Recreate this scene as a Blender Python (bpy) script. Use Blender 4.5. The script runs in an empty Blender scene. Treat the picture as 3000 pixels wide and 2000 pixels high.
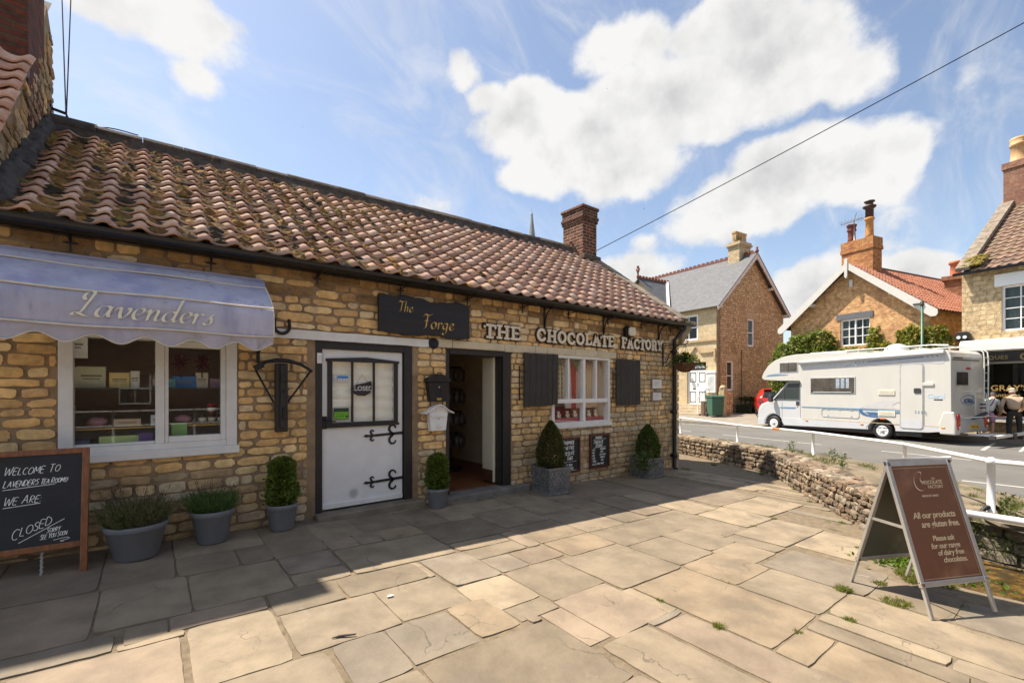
import bpy, bmesh, math, random
import numpy as np
from mathutils import Vector, Matrix, noise as mnoise
random.seed(7)
R = math.radians
scene = bpy.context.scene
COL = scene.collection
# ------------------------------------------------------------------ camera
# X runs along the cottage front (to the right), Y points away from the street into the cottage, Z up.
VIEW = R(51.6)                       # angle from X axis to the view direction
cam_d = bpy.data.cameras.new("camera")
cam_d.sensor_width = 36.0
cam_d.lens = 16.0
cam_d.shift_y = 0.0467
cam_d.clip_start = 0.05
cam_d.clip_end = 2000.0
cam = bpy.data.objects.new("camera", cam_d)
cam.location = (0, 0, 1.5)
cam.rotation_euler = (R(90), 0, VIEW - R(90))
COL.objects.link(cam)
scene.camera = cam
# ------------------------------------------------------------------ sun, sky, exposure
SUN_TO = Vector((-0.58, 1.0, 2.1)).normalized()       # direction towards the sun
SUN_EL = math.asin(SUN_TO.z)
SUN_AZ = math.atan2(SUN_TO.x, SUN_TO.y)
sl = bpy.data.lights.new("sun", 'SUN')
sl.energy = 4.6
sl.angle = R(0.53)
sl.color = (1.0, 0.89, 0.75)
so = bpy.data.objects.new("sun", sl)
so.rotation_euler = SUN_TO.to_track_quat('Z', 'Y').to_euler()
so.location = (0, 0, 30)
COL.objects.link(so)
world = bpy.data.worlds.new("World")
scene.world = world
world.use_nodes = True
scene.view_settings.view_transform = 'Standard'
scene.view_settings.look = 'None'
scene.view_settings.exposure = 1.1
scene.view_settings.gamma = 1.0
scene.cycles.use_denoising = True
scene.cycles.max_bounces = 7
scene.cycles.diffuse_bounces = 4
scene.cycles.glossy_bounces = 3
scene.cycles.transmission_bounces = 5
scene.cycles.transparent_max_bounces = 8
scene.cycles.sample_clamp_indirect = 6.0
def azel(u, v):
 """direction of a sky feature as azimuth and elevation"""
 c, s = math.cos(VIEW), math.sin(VIEW)
 a, b = (u - 1500) / 1333.0, (1140 - v) / 1333.0
 d = Vector((c + a * s, s - a * c, b))
 return math.atan2(d.y, d.x), math.atan2(d.z, math.hypot(d.x, d.y))
def build_world():
 nt = world.node_tree
 nt.nodes.clear()
 N, L = nt.nodes.new, nt.links.new
 def math_(op, a, b=None, c=None, clamp=False):
  n = N('ShaderNodeMath'); n.operation = op; n.use_clamp = clamp
  for i, x in enumerate((a, b, c)):
   if x is None: continue
   if isinstance(x, (int, float)): n.inputs[i].default_value = x
   else: L(x, n.inputs[i])
  return n.outputs[0]
 out = N('ShaderNodeOutputWorld')
 sky = N('ShaderNodeTexSky'); sky.sky_type = 'NISHITA'; sky.sun_disc = False
 sky.sun_elevation = SUN_EL; sky.sun_rotation = SUN_AZ
 sky.air_density = 1.0; sky.dust_density = 0.9; sky.ozone_density = 1.0; sky.altitude = 60
 bg = N('ShaderNodeBackground'); bg.inputs['Strength'].default_value = 0.088
 hs = N('ShaderNodeHueSaturation'); hs.inputs['Saturation'].default_value = .88; L(sky.outputs[0], hs.inputs['Color']); L(hs.outputs[0], bg.inputs['Color'])
 tc = N('ShaderNodeTexCoord')
 sep = N('ShaderNodeSeparateXYZ'); L(tc.outputs['Generated'], sep.inputs[0])
 def nz(scale, detail, rough, off=0.0, warp=None):
  mp = N('ShaderNodeMapping'); L(tc.outputs['Generated'], mp.inputs[0])
  mp.inputs['Location'].default_value = (off, off * .7, off * .3)
  n = N('ShaderNodeTexNoise'); n.inputs['Scale'].default_value = scale
  n.inputs['Detail'].default_value = detail; n.inputs['Roughness'].default_value = rough
  if warp: n.inputs['Distortion'].default_value = warp
  L(mp.outputs[0], n.inputs['Vector'])
  return n.outputs['Fac']
 w1 = nz(5.0, 3, .5, 3.1); w2 = nz(5.0, 3, .5, 7.7)
 az0 = math_('ARCTAN2', sep.outputs['Y'], sep.outputs['X'])
 hyp = math_('SQRT', math_('ADD', math_('MULTIPLY', sep.outputs['X'], sep.outputs['X']), math_('MULTIPLY', sep.outputs['Y'], sep.outputs['Y'])))
 el0 = math_('ARCTAN2', sep.outputs['Z'], hyp)
 az = math_('ADD', az0, math_('MULTIPLY', math_('SUBTRACT', w1, .5), .10))
 el = math_('ADD', el0, math_('MULTIPLY', math_('SUBTRACT', w2, .5), .10))
 puffs = [(1560, 350, 170, 150, 1.1), (1700, 400, 250, 170, 1.2), (1950, 300, 340, 210, 1.25), (2250, 180, 390, 210, 1.25), (2150, 40, 330, 120, 1.1), (1850, 480, 220, 130, 1),
             (1590, 500, 130, 90, .8), (1440, 270, 75, 60, .8), (1830, 110, 200, 120, .9), (2520, 200, 150, 130, .9),
             (2350, 500, 340, 160, 1.25), (2160, 610, 240, 120, 1.1), (2560, 470, 170, 120, 1), (2050, 660, 150, 90, .8),
             (1370, 195, 75, 60, .6), (2400, 850, 230, 110, 1), (2690, 800, 170, 80, .85), (1880, 790, 180, 80, .9), (1900, 715, 60, 50, .6), (1250, 600, 120, 50, .4),
             (520, 50, 260, 140, .85), (300, 20, 190, 90, .85), (660, 150, 120, 100, .6), (590, 230, 90, 60, .55), (2830, 240, 90, 70, .35)]
 base_v = math_('ADD', 0, 0)
 for (u, v, hw, hh, st) in puffs:
  a, e = azel(u, v)
  a2, e2 = azel(u + hw, v); a3, e3 = azel(u, v - hh)
  ra = abs(a2 - a) + .004; re = abs(e3 - e) + .004
  dx = math_('DIVIDE', math_('SUBTRACT', az, a), ra)
  dy = math_('DIVIDE', math_('SUBTRACT', el, e), re)
  d = math_('ADD', math_('MULTIPLY', dx, dx), math_('MULTIPLY', dy, dy))
  b = math_('MULTIPLY', math_('SUBTRACT', 1.15, d), st)
  base_v = math_('SMOOTH_MAX', base_v, b, .25)
 fbm = nz(3.6, 9, .6, 0.0)
 fine = nz(11.0, 8, .62, 5.0)
 shape = math_('ADD', base_v, math_('MULTIPLY', math_('SUBTRACT', fbm, .5), 1.5))
 shape = math_('ADD', shape, math_('MULTIPLY', math_('SUBTRACT', fine, .5), 1.3))
 mr = N('ShaderNodeMapRange'); mr.interpolation_type = 'SMOOTHSTEP'
 L(shape, mr.inputs[0]); mr.inputs[1].default_value = .22; mr.inputs[2].default_value = .72
 far = math_('ADD', math_('MULTIPLY', math_('COSINE', math_('SUBTRACT', az0, VIEW + math.pi)), .55), -.12)
 shape2 = math_('ADD', far, math_('MULTIPLY', math_('SUBTRACT', nz(2.1, 8, .58, 2.0), .47), 3.0))
 mr2 = N('ShaderNodeMapRange'); mr2.interpolation_type = 'SMOOTHSTEP'
 L(shape2, mr2.inputs[0]); mr2.inputs[1].default_value = .25; mr2.inputs[2].default_value = .8
 mpc = N('ShaderNodeMapping'); L(tc.outputs['Generated'], mpc.inputs[0])
 mpc.inputs['Rotation'].default_value = (.3, .5, .6); mpc.inputs['Scale'].default_value = (1.2, 5.5, 3.2)
 nc = N('ShaderNodeTexNoise'); nc.inputs['Scale'].default_value = 2.6; nc.inputs['Detail'].default_value = 8; nc.inputs['Roughness'].default_value = .62
 nc.inputs['Distortion'].default_value = .8
 L(mpc.outputs[0], nc.inputs['Vector'])
 mr3 = N('ShaderNodeMapRange'); mr3.interpolation_type = 'SMOOTHSTEP'
 L(nc.outputs['Fac'], mr3.inputs[0]); mr3.inputs[1].default_value = .42; mr3.inputs[2].default_value = .85
 mr3.inputs[4].default_value = .55
 alpha = math_('MAXIMUM', math_('MAXIMUM', mr.outputs[0], mr2.outputs[0]), mr3.outputs[0], clamp=True)
 above = N('ShaderNodeMapRange'); L(sep.outputs['Z'], above.inputs[0]); above.inputs[1].default_value = -.02; above.inputs[2].default_value = .03
 alpha = math_('MULTIPLY', alpha, above.outputs[0])
 sv = SUN_TO * .035
 mps = N('ShaderNodeMapping'); L(tc.outputs['Generated'], mps.inputs[0]); mps.inputs['Location'].default_value = (sv.x, sv.y, sv.z)
 ns = N('ShaderNodeTexNoise'); ns.inputs['Scale'].default_value = 5.2; ns.inputs['Detail'].default_value = 6; ns.inputs['Roughness'].default_value = .55; L(mps.outputs[0], ns.inputs['Vector'])
 nb = N('ShaderNodeTexNoise'); nb.inputs['Scale'].default_value = 5.2; nb.inputs['Detail'].default_value = 6; nb.inputs['Roughness'].default_value = .55; L(tc.outputs['Generated'], nb.inputs['Vector'])
 relief = math_('SUBTRACT', ns.outputs['Fac'], nb.outputs['Fac'])
 thick = N('ShaderNodeMapRange'); thick.interpolation_type = 'SMOOTHSTEP'
 L(math_('ADD', shape, math_('MULTIPLY', math_('SUBTRACT', nz(6.5, 6, .55, 9.0), .5), 2.4)), thick.inputs[0])
 thick.inputs[1].default_value = .85; thick.inputs[2].default_value = 2.2
 mc = N('ShaderNodeMix'); mc.data_type = 'RGBA'
 L(math_('ADD', math_('MULTIPLY', thick.outputs[0], .75), math_('MULTIPLY_ADD', relief, 2.2, .08), clamp=True), mc.inputs['Factor'])
 mc.inputs['A'].default_value = (.73, .725, .715, 1); mc.inputs['B'].default_value = (.43, .43, .44, 1)
 bgc = N('ShaderNodeBackground'); L(mc.outputs['Result'], bgc.inputs['Color']); bgc.inputs['Strength'].default_value = .60
 mix = N('ShaderNodeMixShader'); L(alpha, mix.inputs[0]); L(bg.outputs[0], mix.inputs[1]); L(bgc.outputs[0], mix.inputs[2])
 L(mix.outputs[0], out.inputs['Surface'])
build_world()
# ------------------------------------------------------------------ helpers
def tag(o, label=None, cat=None, group=None, kind=None):
 if label: o['label'] = label
 if cat: o['category'] = cat
 if group: o['group'] = group
 if kind: o['kind'] = kind
 return o
def thing(name, loc, label, cat, group=None):
 o = bpy.data.objects.new(name, None)
 o.empty_display_size = .1
 o.location = loc
 COL.objects.link(o)
 return tag(o, label, cat, group)
def adopt(child, parent):
 child.parent = parent
 child.matrix_parent_inverse = Matrix.Translation(-parent.location) @ Matrix.Identity(4) if parent.parent is None else Matrix.Identity(4)
def copy_thing(root, loc, rotz=0.0, label=None, group=None):
 """a copy of a thing with copies of its parts and sub-parts"""
 r = root.copy(); COL.objects.link(r)
 r.location = loc; r.rotation_euler = (0, 0, rotz)
 if label: r['label'] = label
 if group: r['group'] = group
 def rec(src, dst):
  for ch in src.children:
   c = ch.copy(); COL.objects.link(c); c.parent = dst
   rec(ch, c)
 rec(root, r)
 return r
class MB:
 """collects shapes, then links them as ONE mesh object"""
 def __init__(self):
  self.v = []; self.f = []; self.m = []; self.c = []; self.s = []
 def add(self, verts, faces, m=0, c=(1, 1, 1), smooth=False):
  n = len(self.v)
  self.v.extend([tuple(p) for p in verts])
  for f in faces:
   self.f.append([i + n for i in f]); self.m.append(m); self.c.append(c); self.s.append(smooth)
  return self
 def box(self, x0, x1, y0, y1, z0, z1, m=0, c=(1, 1, 1)):
  p = [(x, y, z) for z in (z0, z1) for y in (y0, y1) for x in (x0, x1)]
  return self.add(p, [(0, 2, 3, 1), (4, 5, 7, 6), (0, 1, 5, 4), (2, 6, 7, 3), (0, 4, 6, 2), (1, 3, 7, 5)], m, c)
 def obox(self, cen, size, rot=None, m=0, c=(1, 1, 1)):
  cen = Vector(cen); hs = [s / 2 for s in size]
  p = [Vector((x * hs[0], y * hs[1], z * hs[2])) for z in (-1, 1) for y in (-1, 1) for x in (-1, 1)]
  if rot is not None: p = [rot @ q for q in p]
  return self.add([q + cen for q in p], [(0, 2, 3, 1), (4, 5, 7, 6), (0, 1, 5, 4), (2, 6, 7, 3), (0, 4, 6, 2), (1, 3, 7, 5)], m, c)
 def bar(self, a, b, w, d=None, up=(0, 0, 1), m=0, c=(1, 1, 1)):
  """a square-section bar from a to b"""
  a, b = Vector(a), Vector(b); d = w if d is None else d
  t = (b - a).normalized(); up = Vector(up)
  if abs(t.dot(up)) > .98: up = Vector((0, 1, 0))
  s = t.cross(up).normalized(); u = s.cross(t)
  p = []
  for q in (a, b):
   for sx, su in ((-1, -1), (1, -1), (1, 1), (-1, 1)):
    p.append(q + s * (sx * w / 2) + u * (su * d / 2))
  return self.add(p, [(0, 3, 2, 1), (4, 5, 6, 7), (0, 1, 5, 4), (1, 2, 6, 5), (2, 3, 7, 6), (3, 0, 4, 7)], m, c)
 def prism(self, poly, h0, h1, axis='y', m=0, c=(1, 1, 1), mside=None):
  """extrude a 2-D outline; axis y: poly is (x,z); axis x: poly is (y,z); axis z: poly is (x,y)"""
  n = len(poly)
  area = sum(poly[i][0] * poly[(i + 1) % n][1] - poly[(i + 1) % n][0] * poly[i][1] for i in range(n))
  if area < 0: poly = poly[::-1]
  def P(a, b, h):
   return (a, h, b) if axis == 'y' else ((h, a, b) if axis == 'x' else (a, b, h))
  v = [P(a, b, h0) for a, b in poly] + [P(a, b, h1) for a, b in poly]
  flip = (axis == 'y')
  low = list(range(n)); top = list(range(n, 2 * n))
  fs = [low[::-1], top]
  sd = [(i, (i + 1) % n, (i + 1) % n + n, i + n) for i in range(n)]
  if (h1 < h0) != flip:
   fs = [f[::-1] for f in fs]; sd = [f[::-1] for f in sd]
  self.add(v, fs, m, c)
  k = len(self.v) - 2 * n
  for f in sd:
   self.f.append([i + k for i in f]); self.m.append(m if mside is None else mside); self.c.append(c); self.s.append(False)
  return self
 def tube(self, path, r, n=8, m=0, c=(1, 1, 1), closed=False, caps=True):
  pts = [Vector(p) for p in path]; k = len(pts)
  rr = r if isinstance(r, (list, tuple)) else [r] * k
  vs = []; prev = None
  for i, p in enumerate(pts):
   if closed: t = pts[(i + 1) % k] - pts[i - 1]
   else: t = pts[min(i + 1, k - 1)] - pts[max(i - 1, 0)]
   t = t.normalized()
   if prev is None:
    a = Vector((0, 0, 1)) if abs(t.z) < .9 else Vector((1, 0, 0))
    s = t.cross(a).normalized()
   else:
    s = (prev - t * prev.dot(t))
    s = s.normalized() if s.length > 1e-6 else t.orthogonal().normalized()
   prev = s; u = s.cross(t)
   for j in range(n):
    a = 2 * math.pi * j / n
    vs.append(p + (s * math.cos(a) + u * math.sin(a)) * rr[i])
  fs = []
  for i in range(k if closed else k - 1):
   i2 = (i + 1) % k
   for j in range(n):
    j2 = (j + 1) % n
    fs.append((i * n + j, i2 * n + j, i2 * n + j2, i * n + j2)[::-1])
  self.add(vs, fs, m, c, True)
  if caps and not closed:
   q = len(self.v) - len(vs)
   for f in (list(range(n)), list(range((k - 1) * n, k * n))[::-1]):
    self.f.append([i + q for i in f]); self.m.append(m); self.c.append(c); self.s.append(False)
  return self
 def lathe(self, prof, cen=(0, 0, 0), n=24, m=0, c=(1, 1, 1), axis='z', sx=1.0, sy=1.0, smooth=True):
  cx, cy, cz = cen; vs = []; k = len(prof)
  for r, h in prof:
   for j in range(n):
    a = 2 * math.pi * j / n
    x, y = r * math.cos(a) * sx, r * math.sin(a) * sy
    vs.append((cx + x, cy + y, cz + h) if axis == 'z' else ((cx + h, cy + x, cz + y) if axis == 'x' else (cx + y, cy + h, cz + x)))
  fs = []
  for i in range(k - 1):
   for j in range(n):
    j2 = (j + 1) % n
    fs.append((i * n + j, i * n + j2, (i + 1) * n + j2, (i + 1) * n + j))
  self.add(vs, fs, m, c, smooth)
  q = len(self.v) - len(vs)
  for f, r in ((list(range(n))[::-1], prof[0][0]), (list(range((k - 1) * n, k * n)), prof[-1][0])):
   if r > 1e-4:
    self.f.append([i + q for i in f]); self.m.append(m); self.c.append(c); self.s.append(False)
  return self
 def grid(self, fn, nu, nv, m=0, c=(1, 1, 1), smooth=True):
  vs = [fn(i / nu, j / nv) for j in range(nv + 1) for i in range(nu + 1)]
  fs = [(j * (nu + 1) + i, j * (nu + 1) + i + 1, (j + 1) * (nu + 1) + i + 1, (j + 1) * (nu + 1) + i) for j in range(nv) for i in range(nu)]
  return self.add(vs, fs, m, c, smooth)
 def sphere(self, cen, r, n=10, m=0, c=(1, 1, 1), sc=(1, 1, 1), jit=0.0):
  vs = []; k = max(4, n // 2)
  for i in range(k + 1):
   th = math.pi * i / k
   for j in range(n):
    a = 2 * math.pi * j / n
    q = r * (1 + (random.uniform(-jit, jit) if jit else 0))
    vs.append((cen[0] + q * sc[0] * math.sin(th) * math.cos(a), cen[1] + q * sc[1] * math.sin(th) * math.sin(a), cen[2] + q * sc[2] * math.cos(th)))
  fs = [(i * n + j, (i + 1) * n + j, (i + 1) * n + (j + 1) % n, i * n + (j + 1) % n) for i in range(k) for j in range(n)]
  return self.add(vs, fs, m, c, True)
 def build(self, name, mats, parent=None, loc=None, xf=None, bevel=0.0, seg=2, label=None):
  me = bpy.data.meshes.new(name)
  V = np.array(self.v, dtype=np.float64).reshape(-1, 3)
  W = V
  if xf is not None:
   A = np.array(xf)
   W = V @ A[:3, :3].T + A[:3, 3]
  if loc is not None and parent is None:
   W = W - np.array(loc)
  me.from_pydata(W.tolist(), [], self.f)
  if not isinstance(mats, (list, tuple)): mats = [mats]
  for m in mats: me.materials.append(m)
  nf = len(self.f)
  me.polygons.foreach_set('material_index', np.array(self.m, dtype=np.int32))
  me.polygons.foreach_set('use_smooth', np.array(self.s, dtype=bool))
  uv = me.uv_layers.new(name='UVMap')
  li = np.empty(len(me.loops), dtype=np.int32); me.loops.foreach_get('vertex_index', li)
  tot = np.array([len(f) for f in self.f], dtype=np.int32)
  nrm = np.zeros((nf, 3)); start = np.concatenate(([0], np.cumsum(tot)[:-1]))
  P = V[li]
  for off in range(1, int(tot.max()) - 1):
   ok = tot > off + 1
   a = P[start[ok]]; b = P[start[ok] + off]; c_ = P[start[ok] + off + 1]
   nrm[ok] += np.cross(b - a, c_ - a)
  ax = np.argmax(np.abs(nrm), axis=1)
  axl = np.repeat(ax, tot)
  U = np.where(axl == 0, P[:, 1], P[:, 0]); Vv = np.where(axl == 2, P[:, 1], P[:, 2])
  uv.data.foreach_set('uv', np.stack([U, Vv], 1).astype(np.float32).ravel())
  ca = me.color_attributes.new('Col', 'FLOAT_COLOR', 'CORNER')
  cc = np.array(self.c, dtype=np.float32).reshape(-1, 3)
  cl = np.repeat(cc, tot, axis=0)
  ca.data.foreach_set('color', np.concatenate([cl, np.ones((len(cl), 1), dtype=np.float32)], 1).ravel())
  me.validate(); me.update()
  o = bpy.data.objects.new(name, me)
  COL.objects.link(o)
  if bevel > 0:
   b = o.modifiers.new('bevel', 'BEVEL'); b.width = bevel; b.segments = seg; b.limit_method = 'ANGLE'; b.angle_limit = R(35)
  if parent is not None: adopt(o, parent)
  elif loc is not None: o.location = loc
  if label: o['label'] = label
  return o
# ------------------------------------------------------------------ materials
def _nodes(name):
 m = bpy.data.materials.new(name); m.use_nodes = True
 nt = m.node_tree; nt.nodes.clear()
 out = nt.nodes.new('ShaderNodeOutputMaterial'); b = nt.nodes.new('ShaderNodeBsdfPrincipled')
 nt.links.new(b.outputs[0], out.inputs[0])
 return m, nt, b
def rgb(c, k=1.0): return (min(1, c[0] * k), min(1, c[1] * k), min(1, c[2] * k), 1)
def tex_noise(nt, coord, scale, detail=4, rough=.55, stretch=None, dist=0):
 v = coord
 if stretch:
  mp = nt.nodes.new('ShaderNodeMapping'); mp.inputs['Scale'].default_value = stretch
  nt.links.new(coord, mp.inputs[0]); v = mp.outputs[0]
 n = nt.nodes.new('ShaderNodeTexNoise'); n.inputs['Scale'].default_value = scale
 n.inputs['Detail'].default_value = detail; n.inputs['Roughness'].default_value = rough; n.inputs['Distortion'].default_value = dist
 nt.links.new(v, n.inputs['Vector'])
 return n.outputs['Fac']
def mixc(nt, f, a, b, mode='MIX'):
 n = nt.nodes.new('ShaderNodeMix'); n.data_type = 'RGBA'; n.blend_type = mode
 for k, x in (('Factor', f), ('A', a), ('B', b)):
  if isinstance(x, (int, float)): n.inputs[k].default_value = x
  elif isinstance(x, tuple): n.inputs[k].default_value = x
  else: nt.links.new(x, n.inputs[k])
 return n.outputs['Result']
def ramp(nt, f, lo, hi, a=0.0, b=1.0):
 n = nt.nodes.new('ShaderNodeMapRange'); n.interpolation_type = 'SMOOTHSTEP'
 nt.links.new(f, n.inputs[0]); n.inputs[1].default_value = lo; n.inputs[2].default_value = hi
 n.inputs[3].default_value = a; n.inputs[4].default_value = b
 return n.outputs[0]
def mat(name, col, rough=.75, var=.2, vs=6.0, bump=0.0, bs=40.0, metal=0.0, attr=False, spots=None, stretch=None, coat=0.0, spec=.5, sheen=0, coord='Object', bdist=.01):
 """spots: list of (colour, noise scale, low, high) overlays, stains and lichen that belong to the thing"""
 m, nt, b = _nodes(name)
 tc = nt.nodes.new('ShaderNodeTexCoord'); co = tc.outputs[coord]
 f = tex_noise(nt, co, vs, 6, .6, stretch)
 c = mixc(nt, ramp(nt, f, .25, .75), rgb(col, 1 - var), rgb(col, 1 + var))
 if attr:
  at = nt.nodes.new('ShaderNodeVertexColor'); at.layer_name = 'Col'
  c = mixc(nt, 1.0, c, at.outputs[0], 'MULTIPLY')
 for i, (sc, ss, lo, hi) in enumerate(spots or []):
  mp = nt.nodes.new('ShaderNodeMapping'); mp.inputs['Location'].default_value = (i * 3.3 + 1, i * 1.7, i * 5.1)
  nt.links.new(co, mp.inputs[0])
  n = tex_noise(nt, mp.outputs[0], ss, 7, .65, stretch)
  c = mixc(nt, ramp(nt, n, lo, hi), c, rgb(sc))
 nt.links.new(c, b.inputs['Base Color'])
 b.inputs['Roughness'].default_value = rough; b.inputs['Metallic'].default_value = metal
 b.inputs['Coat Weight'].default_value = coat; b.inputs['Specular IOR Level'].default_value = spec
 if sheen: b.inputs['Sheen Weight'].default_value = sheen
 if bump:
  n = tex_noise(nt, co, bs, 6, .65, stretch)
  bp = nt.nodes.new('ShaderNodeBump'); bp.inputs['Strength'].default_value = bump; bp.inputs['Distance'].default_value = bdist
  nt.links.new(n, bp.inputs['Height']); nt.links.new(bp.outputs[0], b.inputs['Normal'])
 return m
def brickmat(name, c1, c2, mortar, bw=.225, bh=.075, ms=.008, offset=.5, dist=.012, bump=.5, var=.5, dark=None, spots=None, rough=.9, squash=1.0, freq=2):
 m, nt, b = _nodes(name)
 tc = nt.nodes.new('ShaderNodeTexCoord'); uv = tc.outputs['UV']
 nn = nt.nodes.new('ShaderNodeTexNoise'); nn.inputs['Scale'].default_value = 6; nn.inputs['Detail'].default_value = 4
 nt.links.new(uv, nn.inputs['Vector'])
 va = nt.nodes.new('ShaderNodeVectorMath'); va.operation = 'MULTIPLY_ADD'
 nt.links.new(nn.outputs['Color'], va.inputs[0]); va.inputs[1].default_value = (dist * 4, dist * 2, 0); nt.links.new(uv, va.inputs[2])
 br = nt.nodes.new('ShaderNodeTexBrick'); nt.links.new(va.outputs[0], br.inputs['Vector'])
 br.offset = offset; br.squash = squash; br.squash_frequency = freq
 br.inputs['Color1'].default_value = rgb(c1); br.inputs['Color2'].default_value = rgb(c2); br.inputs['Mortar'].default_value = rgb(mortar)
 br.inputs['Scale'].default_value = 1.0; br.inputs['Mortar Size'].default_value = ms; br.inputs['Mortar Smooth'].default_value = .3
 br.inputs['Bias'].default_value = 0; br.inputs['Brick Width'].default_value = bw; br.inputs['Row Height'].default_value = bh
 c = br.outputs['Color']
 n1 = tex_noise(nt, uv, 5.5, 6, .65)
 c = mixc(nt, 1.0, c, mixc(nt, ramp(nt, n1, .25, .75), (1 - var * .6, 1 - var * .6, 1 - var * .6, 1), (1 + var * .4, 1 + var * .4, 1 + var * .4, 1)), 'MULTIPLY')
 n2 = tex_noise(nt, uv, .8, 4, .6)
 if dark: c = mixc(nt, ramp(nt, n2, .5, .8, 0, .8), c, rgb(dark))
 for i, (sc, ss, lo, hi) in enumerate(spots or []):
  n = tex_noise(nt, uv, ss, 7, .7)
  c = mixc(nt, ramp(nt, n, lo, hi), c, rgb(sc))
 nt.links.new(c, b.inputs['Base Color']); b.inputs['Roughness'].default_value = rough; b.inputs['Specular IOR Level'].default_value = .25
 n3 = tex_noise(nt, uv, 22, 6, .7)
 h = nt.nodes.new('ShaderNodeMath'); h.operation = 'MULTIPLY_ADD'
 nt.links.new(br.outputs['Fac'], h.inputs[0]); h.inputs[1].default_value = -1.0; nt.links.new(n3, h.inputs[2])
 bp = nt.nodes.new('ShaderNodeBump'); bp.inputs['Strength'].default_value = bump; bp.inputs['Distance'].default_value = .02
 nt.links.new(h.outputs[0], bp.inputs['Height']); nt.links.new(bp.outputs[0], b.inputs['Normal'])
 return m
def glassmat(name, tint=(.9, .93, .9), refl=.13, rough=.0):
 """thin window glass: see-through with a mirror reflection that grows at grazing angles"""
 m = bpy.data.materials.new(name); m.use_nodes = True
 nt = m.node_tree; nt.nodes.clear()
 out = nt.nodes.new('ShaderNodeOutputMaterial')
 tr = nt.nodes.new('ShaderNodeBsdfTransparent'); tr.inputs[0].default_value = rgb(tint)
 gl = nt.nodes.new('ShaderNodeBsdfGlossy'); gl.inputs['Roughness'].default_value = rough; gl.inputs[0].default_value = (1, 1, 1, 1)
 fr = nt.nodes.new('ShaderNodeFresnel'); fr.inputs[0].default_value = 1.5
 ma = nt.nodes.new('ShaderNodeMath'); ma.operation = 'MULTIPLY_ADD'; ma.inputs[1].default_value = 1.0; ma.inputs[2].default_value = refl - .13; ma.use_clamp = True
 nt.links.new(fr.outputs[0], ma.inputs[0])
 ge = nt.nodes.new('ShaderNodeNewGeometry'); fb = nt.nodes.new('ShaderNodeMath'); fb.operation = 'SUBTRACT'; fb.inputs[0].default_value = 1.0; fb.use_clamp = True; nt.links.new(ge.outputs['Backfacing'], fb.inputs[1])
 mf = nt.nodes.new('ShaderNodeMath'); mf.operation = 'MULTIPLY'; nt.links.new(ma.outputs[0], mf.inputs[0]); nt.links.new(fb.outputs[0], mf.inputs[1])
 mx = nt.nodes.new('ShaderNodeMixShader'); nt.links.new(mf.outputs[0], mx.inputs[0]); nt.links.new(tr.outputs[0], mx.inputs[1]); nt.links.new(gl.outputs[0], mx.inputs[2])
 nt.links.new(mx.outputs[0], out.inputs[0])
 return m
MORTAR = mat('brown lime mortar', (.29, .20, .12), .95, .3, 5, .5, 60)
STONE = mat('golden limestone', (.74, .69, .60), .9, .28, 9, .75, 38, attr=True, bdist=.012,
   spots=[((.14, .10, .055), 6.5, .66, .84), ((.40, .35, .26), 4.2, .72, .88)])
RUBBLE = mat('lichened rubble stone', (.40, .385, .35), .95, .35, 10, .9, 34, attr=True, bdist=.02,
             spots=[((.045, .035, .025), 7, .58, .74), ((.55, .53, .46), 15, .63, .74)])
LINTEL = mat('cream painted lintel', (.62, .53, .37), .8, .12, 7, .35, 25, spots=[((.33, .25, .15), 11, .64, .8)])
WHITE = mat('white painted timber', (.74, .73, .70), .5, .06, 8, .12, 22, spots=[((.42, .40, .36), 12, .70, .85)])
WHITE_GLOSS = mat('white gloss paint', (.80, .80, .79), .35, .04, 6, .05, 30)
BLACK_WOOD = mat('black painted timber', (.022, .019, .018), .5, .3, 10, .25, 18, stretch=(6, 6, .6))
BLACK_IRON = mat('black iron', (.017, .016, .017), .5, .3, 14, .3, 60, metal=.2)
GUTTER = mat('black gutter paint', (.012, .012, .014), .35, .2, 8, .1, 30)
DARK_SHUTTER = mat('weathered dark timber', (.042, .036, .032), .75, .45, 7, .5, 26, stretch=(12, 12, .8))
TILE = mat('weathered clay pantile', (.63, .56, .49), .85, .22, 11, .45, 55, attr=True,
           spots=[((.12, .09, .075), 8, .61, .78), ((.33, .20, .075), 5.5, .59, .74), ((.52, .44, .37), 21, .66, .78), ((.03, .025, .02), 30, .70, .78)])
MOSS = mat('dry moss', (.5, .5, .5), 1.0, .4, 30, .9, 90, attr=True)
RIDGE = mat('mortared ridge', (.075, .058, .045), .95, .4, 8, .8, 30, spots=[((.34, .20, .045), 9, .60, .74), ((.17, .14, .11), 4, .6, .75)])
LEAD = mat('lead sheet', (.27, .29, .32), .6, .2, 5, .15, 20)
GLASS = glassmat('window glass', (1, 1, 1))
GLASS_DARK = glassmat('dim window glass', (.55, .6, .6), .12)
FLAG = mat('worn sandstone flag', (.275, .25, .213), .85, .24, 3.2, .55, 17, attr=True, bdist=.012,
           spots=[((.15, .12, .088), 1.6, .54, .76), ((.25, .215, .165), 7, .60, .78), ((.085, .075, .062), 3.4, .66, .80), ((.33, .30, .26), 46, .735, .77), ((.06, .055, .05), 34, .73, .77)])
JOINT = mat('sandy joint', (.17, .132, .085), 1.0, .25, 14, .8, 70, spots=[((.085, .075, .035), 4, .58, .70)])
GREEN = mat('leaf', (.5, .5, .5), .55, .25, 20, 0, 1, attr=True, spec=.35)
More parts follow.
